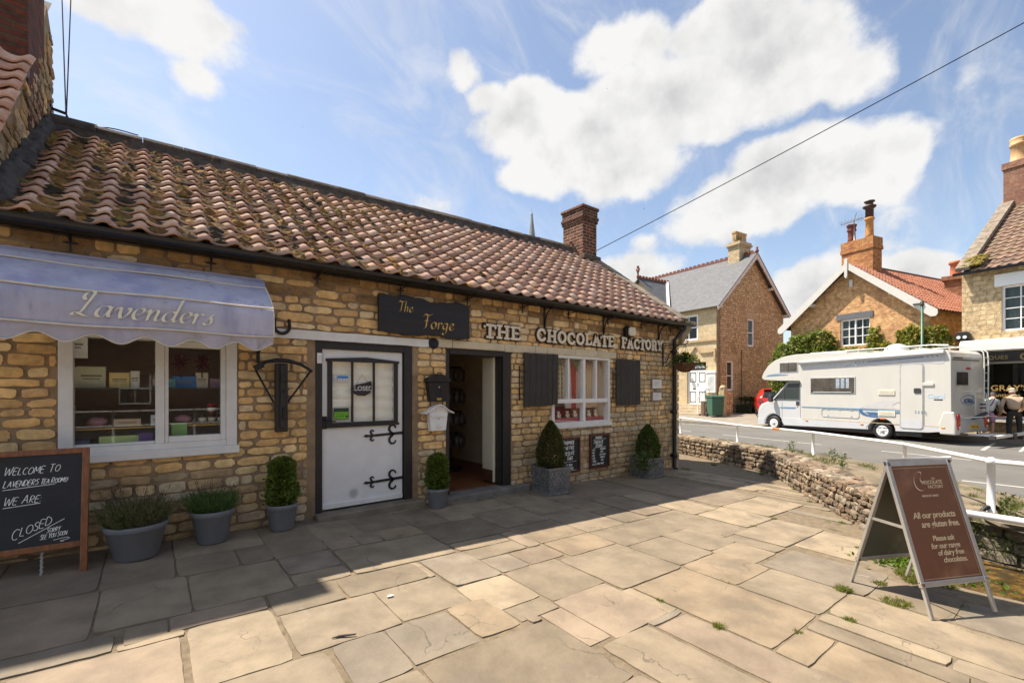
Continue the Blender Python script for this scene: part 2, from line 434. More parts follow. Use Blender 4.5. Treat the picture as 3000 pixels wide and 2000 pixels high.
def leafy():
 nt = GREEN.node_tree; out = [n for n in nt.nodes if n.type == 'OUTPUT_MATERIAL'][0]; b = [n for n in nt.nodes if n.type == 'BSDF_PRINCIPLED'][0]
 tr = nt.nodes.new('ShaderNodeBsdfTranslucent'); src = b.inputs['Base Color'].links[0].from_socket
 nt.links.new(mixc(nt, 1.0, src, (1.5, 1.6, .7, 1), 'MULTIPLY'), tr.inputs[0])
 mx = nt.nodes.new('ShaderNodeMixShader'); mx.inputs[0].default_value = .4
 nt.links.new(b.outputs[0], mx.inputs[1]); nt.links.new(tr.outputs[0], mx.inputs[2]); nt.links.new(mx.outputs[0], out.inputs[0])
leafy()
# ------------------------------------------------------------------ ground levels
def gz(x, y):
 """level of the flagged forecourt"""
 return -.052 - .0283 * x + .02 * y
def rz(x, y):
 """level of the road"""
 return -.39
# ---- base terrain, one sheet to the horizon
def build_terrain():
 b = MB()
 xs = [-900, -300, -80, -30, -12, -2, 4, 5.6, 7.5, 9, 12, 16, 26, 40, 80, 300, 900]
 ys = [-900, -300, -80, -30, -12, -4, 0, 3, 6, 9, 15, 25, 40, 80, 300, 900]
 def f(x, y):
  base = -.95
  if x > 24: base = -.75
  return (x, y, base)
 vs = [f(x, y) for y in ys for x in xs]; n = len(xs)
 fs = [(j * n + i, j * n + i + 1, (j + 1) * n + i + 1, (j + 1) * n + i) for j in range(len(ys) - 1) for i in range(n - 1)]
 b.add(vs, fs)
 tag(b.build('ground', mat('earth and grass', (.09, .09, .04), 1, .4, 1.5, .6, 8)), kind='structure')
build_terrain()
# ---- road, far pavement, markings
def curb_x(y):
 """near edge of the road (kerb line), bending round the forecourt"""
 pts = [(-30, -4), (-12, 2.5), (-4, 6.2), (-1, 9.2), (.62, 11.05), (1.4, 12.2), (2.8, 13.5), (4.5, 14.35), (6, 15.0), (8, 15.9), (10, 16.6), (14, 17.2), (20, 18.6), (40, 23), (60, 28)]
 for (y0, x0), (y1, x1) in zip(pts, pts[1:]):
  if y <= y1: return x0 + (x1 - x0) * (y - y0) / (y1 - y0)
 return 28
def far_x(y):
 """far edge of the road"""
 pts = [(-30, 20.5), (2.4, 23.65), (8.8, 25.2), (9.9, 23.15), (14, 23.35), (24, 24.6), (60, 32)]
 for (y0, x0), (y1, x1) in zip(pts, pts[1:]):
  if y <= y1: return x0 + (x1 - x0) * (y - y0) / (y1 - y0)
 return 32
def band(name, fx0, fx1, y0, y1, n, zf, material, kind='structure', thick=0.0, m=0):
 b = MB()
 rows = []
 for j in range(n + 1):
  y = y0 + (y1 - y0) * j / n
  rows.append((y, fx0(y), fx1(y)))
 k = 9
 for (ya, a0, a1), (yb, b0, b1) in zip(rows, rows[1:]):
  for i in range(k):
   p = [(a0 + (a1 - a0) * i / k, ya), (a0 + (a1 - a0) * (i + 1) / k, ya), (b0 + (b1 - b0) * (i + 1) / k, yb), (b0 + (b1 - b0) * i / k, yb)]
   b.add([(x, y, zf(x, y)) for x, y in p], [(0, 1, 2, 3)])
  if thick:
   for (x_a, x_b, fl) in ((a0, b0, 0), (a1, b1, 1)):
    q = [(x_a, ya, zf(x_a, ya)), (x_b, yb, zf(x_b, yb)), (x_b, yb, zf(x_b, yb) - thick), (x_a, ya, zf(x_a, ya) - thick)]
    b.add(q, [(0, 1, 2, 3) if not fl else (3, 2, 1, 0)])
 o = b.build(name, material)
 if kind: tag(o, kind=kind)
 return o
ASPHALT = mat('worn grey asphalt', (.125, .12, .11), .9, .12, .8, .5, 90, spots=[((.09, .087, .08), 1.3, .56, .72), ((.17, .165, .15), 60, .60, .75)])
PAVE = mat('pale concrete paving', (.225, .20, .16), .9, .12, 1.2, .3, 40, spots=[((.16, .14, .11), 2.0, .58, .75)])
band('road', lambda y: curb_x(y) - .02, lambda y: far_x(y) + .05, -30, 60, 160, rz, ASPHALT)
KERB = mat('kerb stone', (.24, .21, .17), .9, .15, 3, .3, 40)
pav_z = lambda x, y: rz(x, y) + .12 + .07 * max(0, min(x - far_x(y), 4.2))
band('far_kerb', lambda y: far_x(y), lambda y: far_x(y) + .14, -30, 60, 160, lambda x, y: rz(x, y) + .118, KERB, thick=.3)
band('far_pavement', lambda y: far_x(y) + .14, lambda y: 42, -30, 60, 160, pav_z, PAVE)
PAINT = mat('worn white road paint', (.46, .45, .41), .7, .1, 20, .1, 60, spots=[((.25, .24, .22), 24, .58, .70)])
YELLOW = mat('worn yellow road paint', (.40, .25, .04), .7, .12, 20, .1, 60, spots=[((.30, .25, .17), 24, .60, .72)])
for d in (.32, .52):
 band('yellow_line', lambda y, d=d: curb_x(y) + d, lambda y, d=d: curb_x(y) + d + .085, -8, 30, 50, lambda x, y: rz(x, y) + .006, YELLOW)
b = MB()
y = -6.0
cl = lambda y: 17.2 + (y - 2.2) * .2
for (ya, yb) in ((-4.5, -2.6), (-1.2, .75), (1.9, 3.9), (5.6, 9.4), (11, 15)):
 n = 6
 for i in range(n):
  p0, p1 = ya + (yb - ya) * i / n, ya + (yb - ya) * (i + 1) / n
  b.add([(x, y, rz(x, y) + .006) for x, y in ((cl(p0) - .05, p0), (cl(p0) + .05, p0), (cl(p1) + .05, p1), (cl(p1) - .05, p1))], [(0, 1, 2, 3)])
tag(b.build('road_centre_line', PAINT), kind='structure')
b = MB()
for (x0, x1, y0, y1) in ((20.2, 23.2, 1.95, 2.05), (22.9, 23.02, 10.2, 14), (20.6, 23.2, 1.2, 1.28), (13.1, 13.2, .4, 1.6)):
 b.add([(x, y, rz(x, y) + .006) for x, y in ((x0, y0), (x1, y0), (x1, y1), (x0, y1))], [(0, 1, 2, 3)])
tag(b.build('bay_marking', PAINT), kind='structure')
# ---- verge between the low wall and the road: a near kerb and rough dusty ground
VERGE = mat('dusty verge', (.18, .145, .095), 1.0, .35, 2.2, .9, 28, spots=[((.07, .085, .02), 2.6, .54, .68), ((.25, .21, .155), 6, .62, .75), ((.08, .06, .04), 16, .60, .72)])
wall_path = [(11.9, 8.6), (11.45, 7.4), (11.1, 6.4), (10.68, 5.4), (10.16, 4.19), (9.5, 3.65), (8.73, 3.1), (7.73, 2.35), (6.84, 1.69), (6.45, 1.36)]
def wall_x(y):
 ps = wall_path[::-1]
 if y <= ps[0][1]: return 7.35 - (1.36 - y) * .25 if y < 1.0 else ps[0][0] + (1.36 - y) * 2.5
 for (x0, y0), (x1, y1) in zip(ps, ps[1:]):
  if y <= y1: return x0 + (x1 - x0) * (y - y0) / (y1 - y0)
 return ps[-1][0] + (y - ps[-1][1]) * .4
def verge_z(x, y):
 a, c = wall_x(y), curb_x(y)
 t = max(0, min(1, (x - a) / max(.3, c - a)))
 near = .02 + .14 * max(0, min(1, (y - 1.3) / 1.5))
 return near * (1 - t) + (rz(x, y) + .11) * t + .03 * mnoise.noise(Vector((x * 1.3, y * 1.3, 0))) * (1 - abs(2 * t - 1))
def build_verge():
 b = MB()
 n, k = 70, 14
 rows = []
 for j in range(n + 1):
  y = -7 + 21 * j / n
  a, c = wall_x(y) + (.22 if y > 1.36 else .02), curb_x(y) - .13
  if c < a + .15: c = a + .15
  rows.append([(a + (c - a) * i / k, y, verge_z(a + (c - a) * i / k, y)) for i in range(k + 1)])
 vs = [p for r in rows for p in r]
 fs = [(j * (k + 1) + i, j * (k + 1) + i + 1, (j + 1) * (k + 1) + i + 1, (j + 1) * (k + 1) + i) for j in range(n) for i in range(k)]
 b.add(vs, fs, smooth=True)
 tag(b.build('verge', VERGE), kind='structure')
 band('near_kerb', lambda y: curb_x(y) - .14, lambda y: curb_x(y), -6.8, 30, 60, lambda x, y: rz(x, y) + .11, mat('dark kerb', (.13, .12, .10), .9, .3, 6, .4, 40), thick=.4)
build_verge()
# ---- flagstones of the forecourt
def faced_grid(b, vs, nu, nz, c, soft=True):
 """a grid whose outer ring is a skirt: the face is smooth and the arris stays crisp"""
 W = nu + 3
 inner = [vs[(j + 1) * W + i + 1] for j in range(nz + 1) for i in range(nu + 1)]
 b.add(inner, [(q * (nu + 1) + p, q * (nu + 1) + p + 1, (q + 1) * (nu + 1) + p + 1, (q + 1) * (nu + 1) + p) for q in range(nz) for p in range(nu)], 0, c, soft)
 fs = [(q * W + p, q * W + p + 1, (q + 1) * W + p + 1, (q + 1) * W + p) for q in range(nz + 2) for p in range(nu + 2) if q in (0, nz + 1) or p in (0, nu + 1)]
 use = sorted(set(i for f in fs for i in f)); idx = {v: k for k, v in enumerate(use)}
 b.add([vs[i] for i in use], [tuple(idx[i] for i in f) for f in fs], 0, c, False)
FLAG_RECTS = []
def build_flags():
 joint = MB()
 outline = [(-6, 5.6), (-6, -6), (5.2, -6), (5.42, -.6), (5.5, .35), (5.45, .62), (5.62, 1.2), (6.35, 1.45)] + wall_path[::-1] + [(13.5, 12), (8.9, 12), (8.9, 5.6)]
 step = .25
 def inside(x, y):
  c = False; n = len(outline)
  for i in range(n):
   x0, y0 = outline[i]; x1, y1 = outline[(i + 1) % n]
   if (y0 > y) != (y1 > y) and x < (x1 - x0) * (y - y0) / (y1 - y0) + x0: c = not c
  return c
 joint.prism(outline, -1.2, 0, 'z')
 vv = []
 for (x, y, z) in joint.v:
  vv.append((x, y, gz(x, y) - .009 if z > -.5 else -1.3))
 joint.v = vv
 tag(joint.build('forecourt_bed', JOINT), kind='structure')
 rects = [  # read off the photograph, metres on the ground
  (-2.2, -.9, 4.45, 5.45), (-.9, -.31, 4.45, 5.45), (-.3, .15, 4.43, 5.45), (.16, .6, 4.43, 4.9), (.6, .86, 4.43, 4.87), (.86, 1.31, 4.43, 5.45), (.16, .85, 4.9, 5.45),
  (-2.2, -1.2, 3.66, 4.44), (-1.2, -.29, 3.66, 4.44), (-.28, .215, 3.72, 4.42), (.225, .85, 3.73, 4.40), (.87, 1.29, 4.0, 4.42), (.87, 1.29, 3.75, 3.97),
  (1.32, 2.29, 3.72, 4.36), (1.32, 1.6, 4.40, 4.72), (1.61, 1.84, 4.42, 4.72), (1.85, 2.28, 4.38, 4.72), (2.31, 3.07, 3.95, 4.62),
  (-2.2, -.9, 3.42, 3.64), (-.9, -.17, 3.42, 3.64), (-.1, .05, 3.5, 3.68), (.12, .61, 3.5, 3.69), (.66, 1.11, 3.36, 3.70), (1.14, 1.76, 3.34, 3.69), (1.87, 2.33, 3.08, 3.70),
  (-1.6, -.6, 2.8, 3.40), (-.57, .13, 2.7, 3.39), (.18, .63, 2.79, 3.47), (.69, 1.28, 2.80, 3.32), (1.33, 1.82, 2.83, 3.32), (1.87, 2.30, 2.59, 3.03),
  (.85, 1.13, 2.3, 2.75), (.25, .8, 2.1, 2.74), (1.18, 1.59, 2.36, 2.76), (1.63, 1.93, 2.38, 2.78), (1.97, 2.31, 2.38, 2.55),
  (1.17, 2.08, 1.55, 2.29), (2.36, 2.92, 2.48, 3.06), (2.33, 2.93, 3.45, 3.71), (2.36, 2.65, 3.1, 3.42), (2.67, 3.1, 3.1, 3.42),
  (2.96, 3.78, 2.30, 3.02), (3.15, 3.78, 3.05, 3.45), (2.34, 2.89, 1.88, 2.43), (2.92, 3.0, 1.9, 2.26), (3.03, 3.8, 1.2, 2.25), (2.14, 2.3, 1.95, 2.33),
  (3.83, 4.4, 2.32, 2.9), (3.83, 4.95, 2.93, 3.45), (5.0, 5.6, 2.5, 3.5), (4.45, 4.96, 1.98, 2.36), (2.16, 2.6, 1.1, 1.83), (2.66, 3.0, 1.0, 1.8),
  (5.25, 6.35, 1.98, 2.5), (5.62, 6.35, 2.55, 3.2), (6.42, 7.6, 2.6, 3.25), (5.4, 6.3, 1.38, 1.93), (4.5, 5.2, 1.1, 1.9),
 ]
 cell = .05
 X0, Y0, NX, NY = -6.0, -6.0, int(19.5 / cell), int(18 / cell)
 occ = np.zeros((NX, NY), dtype=bool)
 for i in range(NX):
  for j in range(0, NY):
   x, y = X0 + (i + .5) * cell, Y0 + (j + .5) * cell
   if y > 5.5 and x < 9.0: occ[i, j] = True
 pts_in = np.zeros((NX, NY), dtype=bool)
 for i in range(NX):
  for j in range(NY):
   if not occ[i, j]: pts_in[i, j] = inside(X0 + (i + .5) * cell, Y0 + (j + .5) * cell)
 occ |= ~pts_in
 allr = []
 for r in rects:
  i0, i1, j0, j1 = [int(round(q)) for q in ((r[0] - X0) / cell, (r[1] - X0) / cell, (r[2] - Y0) / cell, (r[3] - Y0) / cell)]
  occ[i0:i1, j0:j1] = True
  allr.append(r)
 rnd = random.Random(21)
 for j in range(NY):
  for i in range(NX):
   if occ[i, j]: continue
   x = X0 + i * cell
   if x > 6: w, h = rnd.choice([16, 20, 24]), rnd.choice([14, 18, 22])
   elif x > 3.4: w, h = rnd.choice([11, 13, 16]), rnd.choice([12, 16, 20, 24])
   else: w, h = rnd.choice([9, 13, 17, 20]), rnd.choice([8, 10, 12, 14])
   i1 = i
   while i1 < NX and i1 - i < w and not occ[i1, j]: i1 += 1
   j1 = j
   while j1 < NY and j1 - j < h and not occ[i:i1, j1].any(): j1 += 1
   occ[i:i1, j:j1] = True
   if i1 - i >= 2 and j1 - j >= 2:
    allr.append((X0 + i * cell, X0 + i1 * cell, Y0 + j * cell, Y0 + j1 * cell))
 old = list(allr); new = []
 for (x0, x1, y0, y1) in old:
  e = [x0, x1, y0, y1]
  for (a0, a1, b0, b1) in old:
   oy = min(y1, b1) - max(y0, b0); ox = min(x1, a1) - max(x0, a0)
   if oy > .04:
    if 0 < a0 - x1 < .13: e[1] = min(max(e[1], x1), (a0 + x1) / 2) if e[1] > x1 else (a0 + x1) / 2
    if 0 < x0 - a1 < .13: e[0] = max(e[0], (a1 + x0) / 2) if e[0] < x0 else (a1 + x0) / 2
   if ox > .04:
    if 0 < b0 - y1 < .13: e[3] = min(e[3], (b0 + y1) / 2) if e[3] > y1 else (b0 + y1) / 2
    if 0 < y0 - b1 < .13: e[2] = max(e[2], (b1 + y0) / 2) if e[2] < y0 else (b1 + y0) / 2
  new.append(tuple(e))
 allr = new
 FLAG_RECTS.extend(allr)
 b = MB()
 tones = [(.78, .69, .555), (.86, .755, .60), (.68, .60, .48), (.96, .84, .66), (.84, .71, .54), (.72, .66, .57), (.80, .68, .56)]
 for (x0, x1, y0, y1) in allr:
  if x0 < -3.2 or y0 < -2.5: sub = .4
  else: sub = .075
  g = rnd.uniform(.002, .008) if rnd.random() < .8 else rnd.uniform(.008, .016)
  x0 += g; x1 -= g; y0 += g; y1 -= g
  if x1 - x0 < .05 or y1 - y0 < .05 or (x0 > 3.4 and min(x1 - x0, y1 - y0) < .17): continue
  sd = rnd.uniform(0, 100); t = tones[rnd.randrange(len(tones))]; k = rnd.uniform(.86, 1.10)
  c = tuple(q * k for q in t)
  tilt = (rnd.uniform(-.003, .003), rnd.uniform(-.003, .003)); lift = rnd.uniform(-.002, .003)
  nx, ny = max(2, int((x1 - x0) / sub)), max(2, int((y1 - y0) / sub))
  cr = rnd.uniform(.002, .014)
  grid = []
  for jj in range(-1, ny + 2):
   for ii in range(-1, nx + 2):
    ci, cj = min(max(ii, 0), nx), min(max(jj, 0), ny)
    u, v = ci / nx, cj / ny
    x, y = x0 + (x1 - x0) * u, y0 + (y1 - y0) * v
    edge = min(ci, nx - ci, cj, ny - cj) == 0
    if edge:
     wob = mnoise.noise(Vector((x * 7 + sd, y * 7, sd))) * .004 + mnoise.noise(Vector((x * 24, y * 24, sd))) * .0045
     cx, cy = (x0 + x1) / 2, (y0 + y1) / 2
     x += wob * (1 if x < cx else -1) * (u in (0, 1)) ; y += wob * (1 if y < cy else -1) * (v in (0, 1))
     if u in (0, 1) and v in (0, 1):
      x += (cx - x) / abs(cx - x) * cr; y += (cy - y) / abs(cy - y) * cr
    z = gz(x, y) + lift + tilt[0] * (u - .5) * 2 + tilt[1] * (v - .5) * 2
    z += mnoise.noise(Vector((x * 3.1, y * 3.1, sd))) * .0028 + mnoise.noise(Vector((x * 11, y * 11, sd))) * .0016
    if edge: z -= .002
    if ii in (-1, nx + 1) or jj in (-1, ny + 1):
     z -= .03
     if not inside(x, y): z -= .5
    grid.append((x, y, z))
  faced_grid(b, grid, nx, ny, c)
 nt = FLAG.node_tree; bs = [n for n in nt.nodes if n.type == 'BSDF_PRINCIPLED'][0]; src = bs.inputs['Base Color'].links[0].from_socket
 tc = [n for n in nt.nodes if n.type == 'TEX_COORD'][0]; vo = nt.nodes.new('ShaderNodeTexVoronoi'); vo.feature = 'DISTANCE_TO_EDGE'; vo.inputs['Scale'].default_value = 1.15
 wn = nt.nodes.new('ShaderNodeTexNoise'); wn.inputs['Scale'].default_value = 3.2; wn.inputs['Detail'].default_value = 6; nt.links.new(tc.outputs['Object'], wn.inputs['Vector'])
 wv = nt.nodes.new('ShaderNodeVectorMath'); wv.operation = 'MULTIPLY_ADD'; wv.inputs[1].default_value = (.5, .5, 0); nt.links.new(wn.outputs['Color'], wv.inputs[0]); nt.links.new(tc.outputs['Object'], wv.inputs[2]); nt.links.new(wv.outputs[0], vo.inputs['Vector'])
 mk = nt.nodes.new('ShaderNodeMath'); mk.operation = 'MULTIPLY'; nt.links.new(ramp(nt, vo.outputs['Distance'], .0015, .005, .55, 0), mk.inputs[0]); nt.links.new(ramp(nt, tex_noise(nt, tc.outputs['Object'], .9, 2, .5), .52, .6), mk.inputs[1])
 nt.links.new(mixc(nt, mk.outputs[0], src, (.05, .042, .032, 1)), bs.inputs['Base Color'])
 tag(b.build('paving', FLAG), kind='structure')
 return inside
flag_inside = build_flags()
# ---- the beck beside the flags
def build_beck():
 m, nt, bs = _nodes('brown beck water')
 bs.inputs['Base Color'].default_value = (.10, .062, .02, 1); bs.inputs['Roughness'].default_value = .06
 bs.inputs['Specular IOR Level'].default_value = .6
 tc = nt.nodes.new('ShaderNodeTexCoord')
 n = tex_noise(nt, tc.outputs['Object'], 7, 5, .6, (1, 2.2, 1), .6)
 c = mixc(nt, ramp(nt, tex_noise(nt, tc.outputs['Object'], 5, 5, .7), .42, .66), (.045, .03, .012, 1), (.22, .13, .035, 1))
 nt.links.new(c, bs.inputs['Base Color'])
 bp = nt.nodes.new('ShaderNodeBump'); bp.inputs['Strength'].default_value = .35; bp.inputs['Distance'].default_value = .03
 nt.links.new(n, bp.inputs['Height']); nt.links.new(bp.outputs[0], bs.inputs['Normal'])
 b = MB(); b.grid(lambda u, v: (4.9 + 3.2 * u, -6 + 7.9 * v, -.40), 8, 20)
 tag(b.build('beck_water', m), kind='structure')
build_beck()
# ------------------------------------------------------------------ masonry
def stones(b, u0, u1, z0, z1, holes, place, rnd, course=(.072, .115), length=(.12, .34), gap=.02, proud=.010, colour=None, rough=.0085, nu=6, nz=4, top_fn=None):
 """coursed stones on a wall; place(u, z, out) gives the 3-D point"""
 z = z0
 while z < z1 - .02:
  h = min(rnd.uniform(*course), z1 - z)
  if z1 - (z + h) < course[0] * .6: h = z1 - z
  u = u0 - rnd.uniform(0, length[0])
  while u < u1:
   l = rnd.uniform(*length) * (1.25 if rnd.random() < .15 else 1)
   segs = [(max(u, u0), min(u + l, u1))]
   for (a0, a1, c0, c1) in holes:
    if z + h * .5 > c0 and z + h * .5 < c1:
     new = []
     for (s, e) in segs:
      if e <= a0 or s >= a1: new.append((s, e)); continue
      if s < a0: new.append((s, a0))
      if e > a1: new.append((a1, e))
     segs = new
   for (s, e) in segs:
    if e - s < .045: continue
    zt = z + h
    if top_fn is not None:
     lim = min(top_fn(s), top_fn(e))
     if z > lim - .03: continue
     zt = min(zt, lim)
    one_stone(b, s + gap * rnd.uniform(.3, .8), e - gap * rnd.uniform(.3, .8), z + gap * rnd.uniform(.25, .7), zt - gap * rnd.uniform(.25, .7), place, rnd, proud * rnd.uniform(.55, 1.25), colour(s, z, rnd), rough, nu, nz)
   u += l
  z += h
def one_stone(b, s, e, z0, z1, place, rnd, pr, c, rough, nu, nz):
 if e - s < .03 or z1 - z0 < .025: return
 sd = rnd.uniform(0, 200); cr = min(.013, (z1 - z0) * .2) * rnd.uniform(.4, 1.4)
 sk = rnd.uniform(-.006, .006); sk2 = rnd.uniform(-.006, .006)
 vs = []
 for j in range(-1, nz + 2):
  for i in range(-1, nu + 2):
   ci, cj = min(max(i, 0), nu), min(max(j, 0), nz)
   a, q = ci / nu, cj / nz
   u = s + (e - s) * a; z = z0 + (z1 - z0) * q + sk * (a - .5) * 2 + (sk2 * (a - .5) * 2 if cj > nz / 2 else 0)
   ex = min(ci, nu - ci); ez = min(cj, nz - cj)
   if ex == 0 and ez == 0:
    u += cr if ci == 0 else -cr; z += cr if cj == 0 else -cr
   elif ex == 0: u += (cr * .25 if ci == 0 else -cr * .25) + mnoise.noise(Vector((z * 20, sd, 1))) * rough * .7
   elif ez == 0: z += mnoise.noise(Vector((u * 16, sd, 5))) * rough * .8
   out = pr
   if min(ex, ez) == 0: out = pr * .78
   out += mnoise.noise(Vector((u * 11, z * 14, sd))) * rough + mnoise.noise(Vector((u * 34, z * 34, sd))) * rough * .45
   if i in (-1, nu + 1) or j in (-1, nz + 1): out = -.012
   vs.append(place(u, z, out))
 faced_grid(b, vs, nu, nz, c, False)
def gold(s, z, rnd):
 pal = [(.98, .66, .31), (1.05, .72, .35), (.90, .60, .28), (1.08, .82, .46), (1.0, .80, .50), (.82, .55, .28), (1.06, .76, .37), (.96, .77, .52)]
 c = pal[rnd.randrange(len(pal))]
 k = rnd.uniform(.85, 1.12)
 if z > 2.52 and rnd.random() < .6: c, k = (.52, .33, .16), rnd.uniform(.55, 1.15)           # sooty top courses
 elif z < .62:
  c = (c[0] * .75 + .10, c[1] * .78 + .10, c[2] * .8 + .11); k *= rnd.uniform(.68, .98)   # damp, limed foot of the wall
 elif 5.2 < s < 7.6 and z < 1.0 and rnd.random() < .8: c = (.72, .63, .47); k = rnd.uniform(.7, 1.1)
 elif s > 7.4 and rnd.random() < .55: c = (.74, .62, .42)
 return (c[0] * k, c[1] * k, c[2] * k)
# ------------------------------------------------------------------ pantiles
def pantiles(b, org, ud, vd, nd, width, length, tw=.245, tl=.25, colour=None, rnd=None, lift=.036, amp=1.0, det=True, clip=None):
 org, ud, vd, nd = Vector(org), Vector(ud), Vector(vd), Vector(nd)
 prof = [(0, .022), (.06, .012), (.16, -.002), (.28, -.010), (.40, -.011), (.52, -.006), (.62, .004), (.70, .018), (.78, .033), (.86, .042), (.93, .040), (1.0, .030), (1.055, .016)]
 if not det: prof = [(0, .022), (.15, 0), (.35, -.011), (.55, -.004), (.72, .022), (.86, .042), (1.03, .02)]
 nc, nr = int(round(width / tw)), int(round(length / tl))
 tw = width / nc; tl = length / nr
 for r in range(nr):
  for c in range(nc):
   if clip and not clip((c + .5) * tw, (r + .5) * tl): continue
   ju, jv = rnd.uniform(-.006, .006), rnd.uniform(-.012, .012)
   jl = rnd.uniform(0, .008); tw_ = rnd.uniform(-.005, .005)
   col = colour(c, r, rnd)
   lo, hi, under = [], [], []
   for (s, h) in prof:
    u = c * tw + s * tw + ju
    h0 = h * amp + lift + jl + tw_ * (s - .5)
    h1 = h * amp + jl * .3
    lo.append(org + ud * u + vd * (r * tl + jv - .025) + nd * h0)
    hi.append(org + ud * u + vd * ((r + 1) * tl + .03) + nd * h1)
    under.append(org + ud * u + vd * (r * tl + jv - .021) + nd * (h0 - .016))
   n = len(prof)
   fs = [(i, i + 1, n + i + 1, n + i) for i in range(n - 1)] + [(2 * n + i, 2 * n + i + 1, i + 1, i) for i in range(n - 1)]
   fs.append((n - 1, 3 * n - 1, 2 * n - 1))
   b.add(lo + hi + under, fs, 0, col, det)
   k = len(b.s) - n
   for q in range(k, len(b.s)): b.s[q] = False
FY = 5.5                       # face of the front wall
XL, XR = -1.04, 8.95           # wall ends
EZ, EY, RY, RZ = 2.90, 5.29, 8.1, 4.967
SL = Vector((0, RY - EY, RZ - EZ)); SLEN = SL.length; SLN = SL.normalized(); SNRM = Vector((0, -SLN.z, SLN.y))
cottage = thing('stone_cottage', (4, FY, 0), 'long low golden stone cottage under a mossy red pantile roof, with two shop doorways', 'cottage')
W1 = (-.63, .70, .90, 2.06); D1 = (1.48, 2.69, .04, 2.07); D2 = (3.20, 4.34, -.02, 2.08); W2 = (5.20, 6.68, .885, 2.09)
HOLES = [W1, D1, D2, W2]
def build_walls():
 rnd = random.Random(3)
 b = MB()
 xs = sorted(set([XL, XR] + [q for h in HOLES for q in h[:2]]))
 for x0, x1 in zip(xs, xs[1:]):
  mid = (x0 + x1) / 2
  h = [q for q in HOLES if q[0] <= mid <= q[1]]
  if h:
   q = h[0]
   b.box(x0, x1, FY + .012, FY + .34, q[3], 2.93)
   b.box(x0, x1, FY + .012, FY + .34, -.6, q[2])
  else:
   b.box(x0, x1, FY + .012, FY + .34, -.6, 2.93)
 wall = b.build('front_wall', MORTAR, cottage)
 b = MB()
 holes = HOLES + [(1.05, 2.93, 2.07, 2.165), (2.93, 6.9, 2.07, 2.20)]
 holes += [(1.40, 1.48, 0, 2.1), (2.69, 2.76, 0, 2.1)]
 place = lambda u, z, o: (u, FY + .008 - o, z)
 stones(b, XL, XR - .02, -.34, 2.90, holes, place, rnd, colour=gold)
 s = b.build('stone_facing', STONE, wall)
 b = MB()
 prof = [(FY + .35, -.6), (2 * RY - FY - .35, -.6), (2 * RY - FY - .35, 2.86), (RY, RZ - .2), (FY + .35, 2.90)]
 b.prism(prof, XR - .32, XR - .012, 'x')
 b.prism(prof, XL + .02, XL + .3, 'x')
 b.box(XL, XR - .02, 2 * RY - FY - .32, 2 * RY - FY - .02, -.6, 2.86)
 gw = b.build('gable_wall', MORTAR, cottage)
 b = MB()
 top = lambda y: 2.84 + (min(y, 2 * RY - y) - FY) * (SLN.z / SLN.y)
 stones(b, FY, 2 * RY - FY, -.4, 4.9, [], lambda u, z, o: (XR - .016 + o, u, z), rnd, colour=gold, top_fn=top)
 b.build('stone_facing', STONE, gw)
 b = MB(); z = -.34; k = 0
 while z < 2.8:
  h = rnd.uniform(.13, .2); l = .34 if k % 2 else .2
  c = gold(8.9, z, rnd)
  one_stone(b, XR - l, XR + .012, z + .008, z + h - .008, lambda u, zz, o: (u, FY - .005 - o, zz), rnd, .016, c, .01, 6, 4)
  one_stone(b, FY - .012, FY + (.2 if k % 2 else .34), z + .008, z + h - .008, lambda u, zz, o: (XR + o, u, zz), rnd, .016, c, .01, 6, 4)
  z += h; k += 1
 b.build('quoins', STONE, wall)
build_walls()
